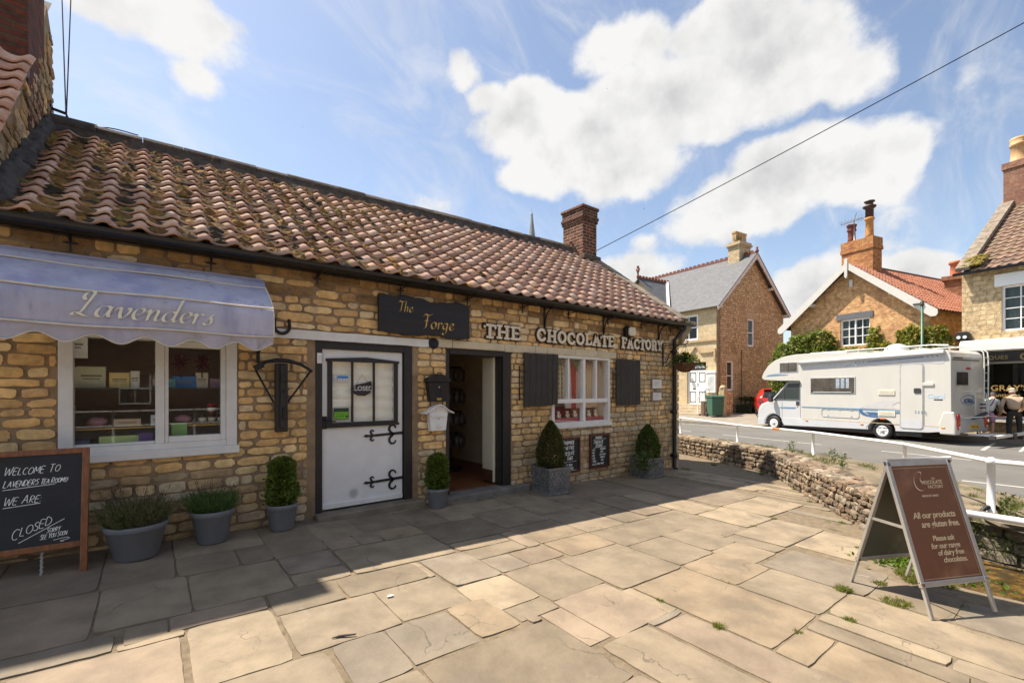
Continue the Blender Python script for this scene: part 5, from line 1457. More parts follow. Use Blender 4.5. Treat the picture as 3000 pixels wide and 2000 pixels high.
def pot(t, x, y, z, r0, r1, h, squash=1.0, sub=True):
 b = MB()
 b.lathe([(r0 * .9, 0), (r0, .012), (r1 * .93, h * .82), (r1 * .955, h * .83), (r1, h * .86), (r1 * 1.015, h * .97), (r1, h), (r1 * .92, h), (r1 * .90, h * .9), (r0 * .95, .05)], (x, y, z), 32, sy=squash)
 p = b.build('pot', POT, t)
 b = MB(); b.lathe([(r1 * .905, h * .88), (r1 * .5, h * .90), (.001, h * .91)], (x, y, z), 20, sy=squash); b.build('soil', SOIL, t)
 return p
def pots():
 rnd = random.Random(31)
 for (x, y, r0, r1, h, n, hh, pal, lab) in (
  (-.10, 5.10, .152, .222, .30, 900, .25, [(.28, .30, .14), (.33, .32, .18), (.20, .25, .10), (.36, .30, .18)], 'wide grey pot of straggly brownish lavender nearest the easel chalkboard'),
  (.46, 5.22, .125, .180, .31, 850, .22, [(.20, .33, .10), (.26, .38, .13), (.14, .25, .08)], 'grey pot of short green lavender below the awning corner')):
  z = gz(x, y)
  t = thing('lavender_pot', (x, y, z), lab, 'potted plant', 'pots along the cottage wall')
  pot(t, x, y, z, r0, r1, h)
  b = MB()
  for i in range(n):
   a = rnd.random() * 6.283; q = math.sqrt(rnd.random()) * r1 * .86
   p = Vector((x + q * math.cos(a), y + q * math.sin(a), z + h * .88))
   sp = Vector((math.cos(a), math.sin(a), 0)) * (q / r1) * rnd.uniform(.2, 1.0) * .8
   d = (Vector((0, 0, 1)) + sp + rvec(rnd) * .35).normalized(); l = hh * rnd.uniform(.45, 1.0)
   c = pal[rnd.randrange(len(pal))]; bend = rvec(rnd) * .03
   for s in range(3):
    q0, q1 = p + d * l * s / 3 + bend * (s / 3) ** 2, p + d * l * (s + 1) / 3 + bend * ((s + 1) / 3) ** 2
    leaf(b, q0, q1 - q0, rvec(rnd), (q1 - q0).length * 1.15, .006, c)
   for s in range(4):
    q0 = p + d * l * rnd.uniform(.2, .95); leaf(b, q0, (d + rvec(rnd) * .8), rvec(rnd), .038, .006, c)
  b.build('foliage', GREEN, t)
  b = MB()
  for i in range(46):
   a = rnd.random() * 6.283; q = math.sqrt(rnd.random()) * r1 * .7
   p = Vector((x + q * math.cos(a), y + q * math.sin(a), z + h * .9)); d = Vector((math.cos(a) * rnd.uniform(.1, .6), math.sin(a) * rnd.uniform(.1, .6), 1)).normalized()
   l = hh * rnd.uniform(.95, 1.45)
   leaf(b, p, d, rvec(rnd), l, .0035, (.16, .15, .08)); e = p + d * l
   for s in range(4): leaf(b, e - d * .012 * s, d + rvec(rnd) * .5, rvec(rnd), .016, .008, (.10, .075, .075))
  b.build('flower_stalks', GREEN, t)
 for (x, y, r0, r1, h, bh, br, lab, pal) in (
  (1.09, 5.30, .118, .152, .27, .50, .135, 'clipped box bush in a grey pot just left of the white stable door', BOX_PAL),
  (2.92, 5.24, .108, .142, .25, .46, .128, 'light green clipped box bush in a grey pot between the two doorways', [(.20, .30, .045), (.28, .37, .065), (.15, .23, .035), (.34, .40, .08)])):
  z = gz(x, y)
  t = thing('box_bush', (x, y, z), lab, 'potted plant', 'pots along the cottage wall')
  pot(t, x, y, z, r0, r1, h)
  b = MB()
  prof = lambda tt, br=br: br * (min(1, .80 + tt * .8) if tt < .28 else 1.02 - .30 * ((tt - .28) / .72) - .0 * tt) * (1 if tt < .86 else max(.25, 1 - ((tt - .86) / .14) ** 2 * .7))
  topiary(b, x, y, z + h * .88, bh, prof, 5200, .040, rnd, pal, .16)
  b.build('foliage', GREEN, t)
  b = MB()
  for k in range(5): b.tube([(x + rnd.uniform(-.02, .02), y + rnd.uniform(-.02, .02), z + h * .85), (x + rnd.uniform(-.06, .06), y + rnd.uniform(-.06, .06), z + h + bh * .7)], [.010, .004], 6)
  b.build('stem', TWIG, t)
 LEADP = mat('weathered lead planter', (.20, .20, .205), .5, .4, 9, .35, 30, metal=.35, spots=[((.32, .31, .28), 12, .60, .78), ((.035, .034, .034), 5, .56, .74)])
 LEADM = mat('worn raised lead', (.20, .20, .20), .5, .45, 14, .2, 40, metal=.3, spots=[((.10, .10, .10), 9, .58, .72)])
 for (x, y, s, h, ch, cr, ang, lab, pal) in (
  (4.83, 5.13, .42, .40, .74, .215, -3, 'large lead planter holding a browning box cone, right of the shop doorway', CONE_PAL),
  (7.40, 5.20, .44, .37, .66, .22, -4, 'lead planter with a green box cone and variegated ivy near the downpipe', CONE_PAL2)):
  z = gz(x, y) + .005
  t = thing('lead_planter', (x, y, z), lab, 'planter', 'lead planters')
  rot = Matrix.Translation((x, y, z)) @ Matrix.Rotation(R(ang), 4, 'Z')
  b = MB(); q = s / 2; w = .018
  q0 = q * .965
  for (k) in range(4):
   a = Matrix.Rotation(k * math.pi / 2, 3, 'Z')
   P = [Vector(v) for v in ((-q0, -q0, 0), (q0, -q0, 0), (q, -q, h), (-q, -q, h), (-q0 + w, -q0 + w, 0), (q0 - w, -q0 + w, 0), (q - w, -q + w, h), (-q + w, -q + w, h))]
   b.add([a @ v for v in P], [(0, 1, 2, 3), (7, 6, 5, 4), (3, 2, 6, 7), (0, 4, 5, 1)])
  b.box(-q0 + w, q0 - w, -q0 + w, q0 - w, .01, .03)
  pl = b.build('tub', LEADP, t, xf=rot)
  b = MB()
  for k in range(4):
   a = Matrix.Rotation(k * math.pi / 2, 3, 'Z')
   def A(u, zz, o): 
    qq = q0 + (q - q0) * zz / h
    return a @ Vector((u * qq, -qq - o, zz))
   for (za, zb_, o) in ((h - .03, h + .004, .012), (.0, .04, .010), (.105, .112, .005)):
    vs = [A(-1, za, 0), A(1, za, 0), A(1, zb_, 0), A(-1, zb_, 0), A(-1.04, za, o), A(1.04, za, o), A(1.04, zb_, o), A(-1.04, zb_, o)]
    b.add(vs, [(4, 5, 6, 7), (3, 7, 6, 2), (0, 1, 5, 4)])
   for sg in (-1, 1):
    vs = [A(sg * .92, .04, .006), A(sg * 1.0, .04, .006), A(sg * 1.0, h - .03, .006), A(sg * .92, h - .03, .006)]
    b.add(vs, [(0, 1, 2, 3) if sg > 0 else (0, 1, 2, 3)])
   pf = lambda u, zz, o: A(u, zz, o)
   for col in range(5):
    u0 = -.72 + col * .36
    for sg in (-1, 1):
     pts = smooth([(u0, .13), (u0 + sg * .16, .17), (u0, .215), (u0 + sg * .16, .26), (u0, .305), (u0 + sg * .12, h - .05)], 4)
     for i in range(len(pts) - 1):
      p0, p1 = A(pts[i][0], pts[i][1], .002), A(pts[i + 1][0], pts[i + 1][1], .002)
      b.bar(p0, p1, .016, .018)
   for col in range(13):
    u0 = -.84 + col * .14; p0, p1 = A(u0, .045, .002), A(u0, .1, .002); b.bar(p0, p1, .010, .012)
  b.build('moulding', LEADM, pl, xf=rot)
  b = MB(); b.box(-q + .02, q - .02, -q + .02, q - .02, h - .07, h - .05); b.build('soil', SOIL, t, xf=rot)
  b = MB()
  cx, cy = x + (.03 if x > 6 else .0), y + .0
  prof = lambda tt, cr=cr: cr * (.80 + .8 * tt if tt < .25 else max(.04, 1 - ((tt - .25) / .75) ** 2.0) ** .8)
  topiary(b, cx, cy, z + h - .06, ch, prof, 9500, .029, rnd, pal, .06)
  b.build('foliage', GREEN, t)
  b = MB(); b.tube([(cx, cy, z + h - .08), (cx, cy, z + h + ch * .6)], [.02, .006], 7); b.build('stem', TWIG, t)
  if x > 6:
   b = MB()
   for i in range(1500):
    a = rnd.random() * 6.283; r = abs(rnd.gauss(0, .13))
    p = Vector((x - .24 + r * math.cos(a) * 1.1, y - .10 + r * math.sin(a) * .8, z + h - .05 + rnd.uniform(-.16, .16) * (1 - r)))
    c = (.20, .27, .09) if rnd.random() < .5 else ((.5, .52, .24) if rnd.random() < .45 else (.10, .16, .04))
    leaf(b, p, rvec(rnd) + Vector((0, -.4, .2)), rvec(rnd) + Vector((0, -.5, .8)), .036, .026, c)
   b.build('trailing_ivy', GREEN, t)
pots()
def hanging_basket():
 rnd = random.Random(77)
 t = thing('hanging_basket', (8.36, 5.46, 2.2), 'wicker hanging basket of yellow flowers on a scrolled bracket at the corner', 'hanging basket')
 x, y = 8.36, 4.98
 b = MB(); wx = 8.36
 b.box(wx - .012, wx + .012, FY - .03, FY - .012, 1.98, 2.46)
 b.tube([(wx, FY - .03, 2.40), (wx, FY - .22, 2.40), (wx, y + .02, 2.40), (x, y - .05, 2.42), (x, y - .07, 2.46), (x, y - .04, 2.48), (x, y - .01, 2.45)], .011, 7)
 b.tube([(wx, FY - .03, 2.05), (wx, FY - .09, 2.06), (wx, FY - .13, 2.11), (wx, FY - .15, 2.2), (wx, FY - .28, 2.34), (wx, y + .14, 2.39)], .010, 7)
 b.tube([(wx, FY - .12, 2.12), (wx, FY - .08, 2.14), (wx, FY - .06, 2.11), (wx, FY - .09, 2.09)], .008, 6)
 b.build('bracket', BLACK_IRON, t)
 zt = 2.02
 b = MB()
 for k in range(3):
  a = 2.1 * k + .4; b.tube([(x, y, 2.40), (x + .18 * math.cos(a), y + .18 * math.sin(a), zt)], .004, 4)
 b.build('chain', BLACK_IRON, t)
 b = MB()
 for k in range(9):
  th = k / 8 * math.pi * .5; r, z = .19 * math.sin(th) + .012, zt - .17 * math.cos(th)
  b.tube([(x + r * math.cos(a * .2618), y + r * math.sin(a * .2618), z + .004 * math.sin(a * 2)) for a in range(24)], .011, 6, closed=True)
 for k in range(16):
  a = k * .3927
  b.tube([(x + (.19 * math.sin(i / 6 * 1.57) + .016) * math.cos(a), y + (.19 * math.sin(i / 6 * 1.57) + .016) * math.sin(a), zt - .17 * math.cos(i / 6 * 1.57)) for i in range(7)], .007, 5)
 b.lathe([(.01, -.155), (.12, -.12), (.18, -.02)], (x, y, zt), 14)
 b.build('basket', mat('brown wicker', (.16, .075, .035), .8, .35, 20), t)
 b = MB()
 for i in range(1500):
  a = rnd.random() * 6.283; r = abs(rnd.gauss(0, .13)); 
  p = Vector((x + r * math.cos(a) * 1.15, y + r * math.sin(a) * 1.15, zt + .02 + rnd.uniform(0, .20) * max(.15, 1 - r * 2.5) - max(0, r - .18) * .7))
  c = [(.10, .15, .03), (.15, .20, .045), (.07, .10, .02), (.20, .23, .07)][rnd.randrange(4)]
  leaf(b, p, rvec(rnd) + Vector((math.cos(a), math.sin(a), .2)), rvec(rnd) + Vector((0, 0, .8)), .045, .022, c)
 b.build('foliage', GREEN, t)
 b = MB()
 for i in range(60):
  a = rnd.random() * 6.283; r = abs(rnd.gauss(0, .12))
  p = Vector((x + r * math.cos(a) * 1.2, y + r * math.sin(a) * 1.2, zt + .08 + rnd.uniform(0, .16) * max(.2, 1 - r * 2)))
  c = (.75, .50, .05) if rnd.random() < .7 else (.8, .75, .5)
  for k in range(4): leaf(b, p, rvec(rnd) + Vector((0, 0, .3)), rvec(rnd), .026, .024, c)
 b.build('flowers', GREEN, t)
hanging_basket()
# ------------------------------------------------------------------ boards that stand on the flags
def easel_board():
 t = thing('easel_chalkboard', (-.55, 5.05, .07), 'wooden framed tea room chalkboard leaning on its legs against the wall', 'chalkboard')
 WOOD = mat('varnished brown wood', (.22, .075, .022), .35, .35, 5, .2, 20, stretch=(8, 8, 1))
 o = Vector((-.40, 4.93, gz(-.4, 4.93))); ax = Vector((-1, .06, 0)).normalized(); up = Vector((.0, .20, 1)).normalized(); nn = up.cross(ax).normalized()
 if nn.y > 0: nn = -nn
 W, H = .98, .985
 xf = Matrix(((-ax.x, -nn.x, up.x, o.x), (-ax.y, -nn.y, up.y, o.y), (-ax.z, -nn.z, up.z, o.z), (0, 0, 0, 1)))
 b = MB()
 b.box(-.045, 0, 0, .03, 0, H); b.box(-W, -W + .045, 0, .03, 0, H)
 b.box(-W + .045, -.045, .002, .03, H - .045, H); b.box(-W + .045, -.045, .002, .03, .20, .245)
 b.build('frame', WOOD, t, xf=xf, bevel=.004)
 b = MB(); b.box(-W + .045, -.045, .010, .026, .2455, H - .0455); b.build('board', BOARD_BLACK, t, xf=xf)
 b = MB(); b.box(-.065, -.035, .16, .185, -.03, .92); b.box(-W + .035, -W + .065, .16, .185, -.03, .92); b.build('rear_leg', WOOD, t, xf=xf, bevel=.004)
 b = MB()
 for k in range(11): b.lathe([(.009, -.006), (.009, .006)], (-.27 + .004 * (k % 2), .05, .03 + k * .017), 8, axis='y')
 b.build('chain', mat('dull steel', (.35, .35, .36), .4, .2, metal=.8), t, xf=xf)
 b = MB(); rnd = random.Random(6)
 pl = lambda x, z, o_: (x, .0095 - o_, z)
 w = .0042
 chalk(b, 'WELCOME TO', pl, -.485, .80, .050, w, .0, .25, .06, rnd, .2, .02, .76)
 e = chalk(b, 'LAVENDERS', pl, -.485, .71, .041, w, .0, .25, .06, rnd, .17, .03, .72)
 chalk(b, 'TEA ROOMS!', pl, e + .008, .715, .034, w, .0, .22, .06, rnd, .14, .03, .66)
 pen(b, [(-.485, .69), (-.2, .708)], pl, w, 0, 0, discs=False)
 chalk(b, 'WE ARE:', pl, -.48, .575, .05, w, .0, .25, .06, rnd, .2, .03, .8)
 pen(b, [(-.48, .555), (-.28, .57)], pl, w, 0, 0, discs=False)
 chalk(b, 'CLOSED', pl, -.43, .315, .062, w, .0, .2, .06, rnd, .16, .42, .8)
 pen(b, [(-.39, .285), (-.14, .43)], pl, w, 0, 0, discs=False)
 chalk(b, 'SORRY', pl, -.24, .335, .030, w * .8, .0, .2, .06, rnd, .16, .15, .7)
 chalk(b, 'SEE YOU SOON', pl, -.275, .29, .030, w * .8, .0, .2, .06, rnd, .12, .12, .62)
 pen(b, smooth([(-.20, .275), (-.13, .285), (-.11, .275), (-.16, .262), (-.14, .258)], 4), pl, w * .8, 0, 0, discs=False)
 b.build('lettering', CHALK, t, xf=xf)
easel_board()
def pavement_sign():
 t = thing('pavement_sign', (4.75, .95, gz(4.75, .95)), 'aluminium folding pavement sign with a brown poster about gluten free chocolate', 'pavement sign')
 ALU = mat('brushed aluminium', (.62, .61, .58), .38, .08, 12, .05, 60, metal=.75)
 CHROME = mat('chrome corner', (.75, .75, .78), .12, .03, metal=1)
 POSTER = mat('brown poster', (.165, .066, .032), .45, .06, 2.5, .12, 3.2, spots=[((.27, .13, .07), 2.2, .55, .75)], bdist=.03)
 BACK = mat('dull green poster back', (.09, .095, .072), .3, .1, 2, spots=[((.17, .17, .13), 2.4, .55, .7)])
 F1, F2 = Vector((4.40, .70, 0)), Vector((4.88, .46, 0)); B1, B2 = Vector((4.72, 1.27, 0)), Vector((5.20, 1.03, 0))
 for q in (F1, F2, B1, B2): q.z = gz(q.x, q.y)
 wv = (F2 - F1); W = .64; wv = wv.normalized(); wv.z = 0
 topc = (F1 + B1) / 2
 HT = 1.10
 top1 = Vector((topc.x, topc.y, F1.z + HT))
 def panel(F, sgn, poster, mat_p, side):
  o = F; up = (top1 + Vector((0, 0, 0)) - F); up = (up - wv * up.dot(wv)); L = up.length; up = up.normalized()
  nn = up.cross(wv).normalized()
  out = nn if side == 'front' else -nn
  X = Matrix(((wv.x, nn.x, up.x, o.x), (wv.y, nn.y, up.y, o.y), (wv.z, nn.z, up.z, o.z), (0, 0, 0, 1)))
  b = MB(); lo = .215
  b.box(0, .035, -.012, .012, lo, L - .01); b.box(W - .035, W, -.012, .012, lo, L - .01)
  b.box(.0355, W - .0355, -.012, .012, lo, lo + .038); b.box(.0355, W - .0355, -.012, .012, L - .05, L - .01)
  fr = b.build('frame', ALU, t, xf=X, bevel=.004)
  for (xa, za) in ((0, lo), (W - .035, lo), (0, L - .045), (W - .035, L - .045)):
   b = MB(); b.box(xa - .002, xa + .037, -.0145, .0145, za - .002, za + .037); b.build('corner', CHROME, fr, xf=X, bevel=.006)
  for xa in (.006, W - .034):
   b = MB(); b.box(xa, xa + .028, -.010, .010, .0, lo - .003); b.build('leg', ALU, t, xf=X, bevel=.003)
  b = MB(); b.box(.035, W - .035, -.004, .004, lo + .038, L - .05); pp = b.build(poster, mat_p, t, xf=X)
  return X, pp, L, lo
 Xf, pf, L, lo = panel(F1, 1, 'poster', POSTER, 'front')
 Xb, pb, Lb, lob = panel(B1, -1, 'poster', BACK, 'back')
 b = MB(); b.tube([top1 + wv * -.005, top1 + wv * (W + .005)], .016, 10); b.build('hinge_bar', ALU, t)
 b = MB()
 m1 = (F1 * .45 + top1 * .55); m2 = (B1 * .45 + top1 * .55)
 b.bar(m1 + wv * .02, m2 + wv * .02, .006, .022); b.build('stay', ALU, t)
 camv = Vector((0, 0, 1.5)); nv = Vector((Xf[0][1], Xf[1][1], Xf[2][1]))
 sg = 1 if (camv - F1).dot(nv) > 0 else -1
 PAL = mat('pale gold print', (.66, .52, .33), .5, .05)
 pl = lambda x, z, o: (x, sg * (.0045 + o), z)
 b = MB()
 mid = W / 2
 zt = L - .05
 H = zt - lo - .038
 zz = lambda f: zt - f * H
 c = [(.022, .148), (.006, .156), (-.012, .148), (-.012, .12), (.006, .09), (.012, .072), (.0, .06), (-.03, .064), (-.062, .095), (-.078, .14), (-.076, .19), (-.056, .222), (-.026, .232), (.0, .222), (.014, .206)]
 pts = smooth([(mid - .02 + x, zz(z)) for x, z in c], 4)
 pen(b, pts, pl, .013, 0, .0012, R(35))
 pen(b, [(.05, zz(.02)), (W - .05, zz(.02))], pl, .0025, 0, .0006, discs=False); pen(b, [(.05, zz(.985)), (W - .05, zz(.985))], pl, .0025, 0, .0006, discs=False)
 pen(b, [(W - .05, zz(.02)), (W - .05, zz(.985))], pl, .0025, 0, .0006, discs=False)
 b.build('emblem', PAL, pf, xf=Xf)
 def txt(s, x, f, size, bold=.0, shear=0.0, sp=1.0):
  M = Xf @ Matrix.Translation((x, sg * .0055, zz(f))) @ (Matrix.Rotation(R(90), 4, 'X') if sg < 0 else Matrix.Rotation(R(180), 4, 'Z') @ Matrix.Rotation(R(90), 4, 'X'))
  text_mesh('lettering', s, size, M, PAL, pf, .0006, bold, shear, spacing=sp)
 k = -1 if sg > 0 else 1
 for (s, x, f, size, bo, sh) in (('THE', .095, .135, .022, .0, 0), ('HOCOLATE', .075, .175, .038, .0006, 0), ('FACTORY', .098, .215, .034, .0004, 0), ('MADE BY HAND', .02, .29, .022, .0004, 0),
         ('All our products', .0, .475, .062, .0012, .12), ('are gluten free.', .035, .555, .062, .0012, .18), ('Please ask', .02, .675, .052, .001, .12), ('for our range', .02, .74, .052, .001, .15), ('of dairy free', .05, .80, .052, .001, .18), ('chocolates.', .075, .86, .052, .001, .12)):
  txt(s, mid + x, f, size * 1.05, bo, sh, .95)
pavement_sign()
# ------------------------------------------------------------------ the tall house on the left
def left_house():
 t = thing('tall_stone_house', (-3, 7, 0), 'tall stone house with a red brick chimney rising at the left end of the cottage', 'house')
 rnd = random.Random(15)
 b = MB()
 x1 = XL - .012
 prof = [(5.56, -.6), (9.2, -.6), (8.62, 4.9), (8.58, 6.2), (8.2, 6.0), (8.0, 6.05), (6.99, 4.95), (5.56, 3.55)]
 b.prism([(5.56, -.6), (8.62, -.6), (8.62, 6.25), (8.3, 6.42), (7.95, 5.9), (7.0, 4.88), (5.56, 3.46)], -7.0, x1, 'x')
 w = b.build('wall', mat('old render', (.30, .22, .13), .95, .3, 6, .7, 25, spots=[((.10, .07, .045), 4, .55, .72)]), t)
 b = MB()
 top = lambda y: min(3.44 + (y - 5.56) * .985, 6.2)
 def gc(s, z, r):
  c = gold(20, 1.5, r); k = r.uniform(.45, .95); return (c[0] * k, c[1] * k * .95, c[2] * k * .9)
 stones(b, 5.6, 8.62, 2.6, 6.3, [], lambda u, z, o: (x1 - .004 + o, u, z), rnd, (.09, .17), (.16, .42), .02, .03, gc, .016, 6, 4, top)
 b.build('stone_facing', STONE, w)
 b = MB(); b.box(-7.0, XL - .012, 5.51, 5.559, -.6, 3.5); b.build('front_wall', MORTAR, t)
 b = MB()
 pal = [(1.0, .66, .52), (.9, .58, .46), (1.1, .76, .62)]
 v = Vector((0, 1, .985)).normalized(); nn = Vector((0, -v.z, v.y))
 pantiles(b, (-4.42, 5.36, 3.38), (1, 0, 0), v, nn, 3.43, 2.35, colour=lambda c, r, q: pal[q.randrange(3)], rnd=rnd)
 b.build('roof', TILE, t)
 b = MB(); b.prism([(5.36, 3.30), (5.40, 3.36), (9.0, 6.9), (8.8, 6.7)], -7.0, XL - .05, 'x'); b.build('roof_deck', mat('roof boards', (.03, .02, .018), .9), t)
 b = MB(); b.box(-3.3, XL + .003, 7.07, 8.0, 3.9, 7.28)
 ch = b.build('chimney', brickmat('sooty red brick', (.22, .062, .035), (.12, .04, .028), (.10, .075, .05), .225, .082, .012, bump=.9, var=.7, dark=(.05, .03, .022)), t)
 b = MB(); b.box(-3.34, XL + .04, 7.03, 8.04, 7.281, 7.46); b.build('chimney_cap', ch.data.materials[0], ch, bevel=.01)
 for k in range(2):
  b = MB(); b.lathe([(.13, 0), (.12, .1), (.10, .5), (.12, .55), (.12, .6)], (-1.3 - .5 * k, 7.53, 7.46), 14); b.build('chimney_pot', mat('clay pot', (.35, .14, .07), .8, .2), ch)
 b = MB()
 b.prism([(7.045, 4.83), (7.045, 5.03), (7.068, 5.03), (7.068, 4.86)], -3.35, XL + .012, 'x'); b.build('flashing', LEAD, ch, bevel=.004)
 b = MB()
 b.bar((XL, 8.35, 5.15), (XL + .16, 8.33, 5.12), .025, .03); b.bar((XL, 8.35, 4.98), (XL + .16, 8.33, 4.95), .025, .03); b.bar((XL + .01, 8.35, 4.9), (XL + .01, 8.35, 5.25), .03)
 b.build('wire_bracket', BLACK_IRON, t)
 return t
left_house()
def sag(a, c, d, n=24):
 a, c = Vector(a), Vector(c)
 return [a.lerp(c, i / n) - Vector((0, 0, d * 4 * (i / n) * (1 - i / n))) for i in range(n + 1)]
def wires():
 WIRE = mat('black cable', (.006, .006, .007), .9, spec=.05)
 b = MB(); b.tube(sag((8.88, 7.9, 5.0), (13.4, -4.6, 9.75), .10, 30), .009, 5); o = b.build('overhead_wire', WIRE, loc=(8.9, 7.9, 5.0))
 tag(o, 'single black overhead wire running from the brick chimney across the sky to the right', 'wire')
 b = MB(); b.tube(sag((XL + .16, 8.33, 5.13), (-1.25, 11.2, 9.1), .03), .008, 5); tag(b.build('service_cable', WIRE, loc=(XL, 8.3, 5.1)), 'black cable climbing from the upper gable bracket, the left of a pair', 'cable', 'cables over the tall house')
 b = MB(); b.tube(sag((XL + .16, 8.33, 4.96), (-1.1, 11.2, 9.2), .03), .008, 5); tag(b.build('service_cable', WIRE, loc=(XL, 8.3, 4.9)), 'black cable climbing from the lower gable bracket, the right of a pair', 'cable', 'cables over the tall house')
 b = MB(); b.tube(smooth3([(XL + .16, 8.33, 5.13), (XL + .22, 8.3, 4.9), (XL + .1, 8.3, 4.72), (XL + .5, 8.2, 5.0), (XL + .9, 8.1, 4.99)]), .008, 5); tag(b.build('service_cable', WIRE, loc=(XL, 8.3, 4.8)), 'slack black cable looping from the gable bracket down to the cottage ridge', 'cable', 'cables over the tall house')
 b = MB(); b.tube(smooth3([(XL + .03, 8.34, 4.96), (XL + .03, 8.0, 4.6), (XL + .05, 7.9, 4.3), (XL + .06, 7.95, 3.9), (XL + .3, 7.9, 4.6)]), .007, 5); tag(b.build('service_cable', WIRE, loc=(XL, 8.3, 4.3)), 'black cable clipped down the gable stones beside the brick chimney', 'cable', 'cables over the tall house')
def smooth3(p, n=5):
 xs = smooth([(q[0], q[1]) for q in p], n); zs = smooth([(q[2], 0) for q in p], n)
 return [(a, b_, c[0]) for (a, b_), c in zip(xs, zs)]
wires()
# ------------------------------------------------------------------ the low rubble wall along the flags
def low_wall():
 rnd = random.Random(19)
 t = thing('low_rubble_wall', (9.5, 3.6, gz(9.5, 3.6)), 'low lichened dry stone wall curving along the edge of the flags', 'wall')
 pts = [Vector((x, y)) for x, y in wall_path] + [Vector((6.62, 1.10))]
 pts2 = []
 for a, c in zip(pts, pts[1:]):
  n = max(1, int((c - a).length / .12))
  pts2 += [a.lerp(c, i / n) for i in range(n)]
 pts2.append(pts[-1])
 L = [0]
 for a, c in zip(pts2, pts2[1:]): L.append(L[-1] + (c - a).length)
 def at(s):
  s = max(0, min(s, L[-1] - 1e-6))
  for i in range(len(L) - 1):
   if s <= L[i + 1]:
    f = (s - L[i]) / (L[i + 1] - L[i]); p = pts2[i].lerp(pts2[i + 1], f); d = (pts2[i + 1] - pts2[i]).normalized()
    return p, Vector((-d.y, d.x)) * -1
  return pts2[-1], Vector((0, 1))
 def height(s): return .47 + .03 * mnoise.noise(Vector((s * .8, 0, 3)))
 T = .42
 b = MB(); n = len(pts2) - 4; vs = []
 for i, p in enumerate(pts2[:n]):
  _, o = at(L[i]); g = gz(p.x, p.y); h = height(L[i]) - .05
  for (off, z) in ((-.03, -.25), (-.03, h), (-T, h), (-T, -.4)): vs.append((p.x + o.x * off, p.y + o.y * off, g + z))
 fs = [(i * 4 + k, i * 4 + k + 1, i * 4 + 5 + k, i * 4 + 4 + k) for i in range(n - 1) for k in range(3)]
 fs += [(0, 1, 2, 3), tuple(4 * (n - 1) + k for k in (3, 2, 1, 0))]
 b.add(vs, fs); core = b.build('core', mat('dark earth core', (.055, .042, .03), 1, .4, 8, .8, 30), t)
 pal = [(.62, .48, .34), (.52, .40, .29), (.70, .58, .44), (.45, .34, .25), (.60, .43, .30), (.74, .64, .52), (.38, .30, .23)]
 def colr(s, z, r):
  c = pal[r.randrange(len(pal))]; k = r.uniform(.7, 1.15)
  return (c[0] * k, c[1] * k, c[2] * k)
 b = MB()
 def place(s, z, o):
  p, nn = at(s); g = gz(p.x, p.y)
  return (p.x + nn.x * (o - .02), p.y + nn.y * (o - .02), g + z)
 stones(b, 0, L[-1], -.03, .46, [], place, rnd, (.055, .12), (.09, .26), .016, .035, colr, .024, 5, 3)
 b.build('face_stones', RUBBLE, core)
 b = MB(); s = 0
 while s < L[-1]:
  l = rnd.uniform(.12, .32)
  for off in (-.08, -.22, -.36):
   if rnd.random() < .1: continue
   p, nn = at(s + l / 2 + rnd.uniform(-.04, .04)); g = gz(p.x, p.y)
   cc = colr(0, 0, rnd)
   q = Vector((p.x + nn.x * off, p.y + nn.y * off, g + height(s) - .045))
   rough_stone(b, q, (l * .52, .085, rnd.uniform(.035, .06)), math.atan2(nn.y, nn.x) + math.pi / 2 + rnd.uniform(-.2, .2), rnd, cc)
  s += l * .92
 for k in range(26):
  p = Vector((6.60 + rnd.uniform(-.06, .42), 1.13 + rnd.uniform(-.09, .10))); rough_stone(b, Vector((p.x, p.y, gz(p.x, p.y) + rnd.uniform(0, .42))), (rnd.uniform(.09, .15), rnd.uniform(.07, .1), rnd.uniform(.045, .07)), rnd.uniform(-.5, .5), rnd, colr(0, 0, rnd))
 b.build('cope_stones', RUBBLE, core)
def rough_stone(b, q, sz, ang, rnd, c):
 sd = rnd.uniform(0, 99); ca, sa = math.cos(ang), math.sin(ang)
 n, k = 9, 6; vs = []
 for i in range(k + 1):
  th = math.pi * i / k
  for j in range(n):
   a = 2 * math.pi * j / n
   x, y, z = math.sin(th) * math.cos(a), math.sin(th) * math.sin(a), math.cos(th)
   m = max(abs(x), abs(y), abs(z)); f = (1 / m) ** .85
   w = 1 + .28 * mnoise.noise(Vector((x * 1.6 + sd, y * 1.6, z * 1.6)))
   x, y, z = x * f * w * sz[0], y * f * w * sz[1], z * f * w * sz[2]
   vs.append((q.x + x * ca - y * sa, q.y + x * sa + y * ca, q.z + z))
 b.add(vs, [(i * n + j, (i + 1) * n + j, (i + 1) * n + (j + 1) % n, i * n + (j + 1) % n) for i in range(k) for j in range(n)], 0, c, False)
low_wall()
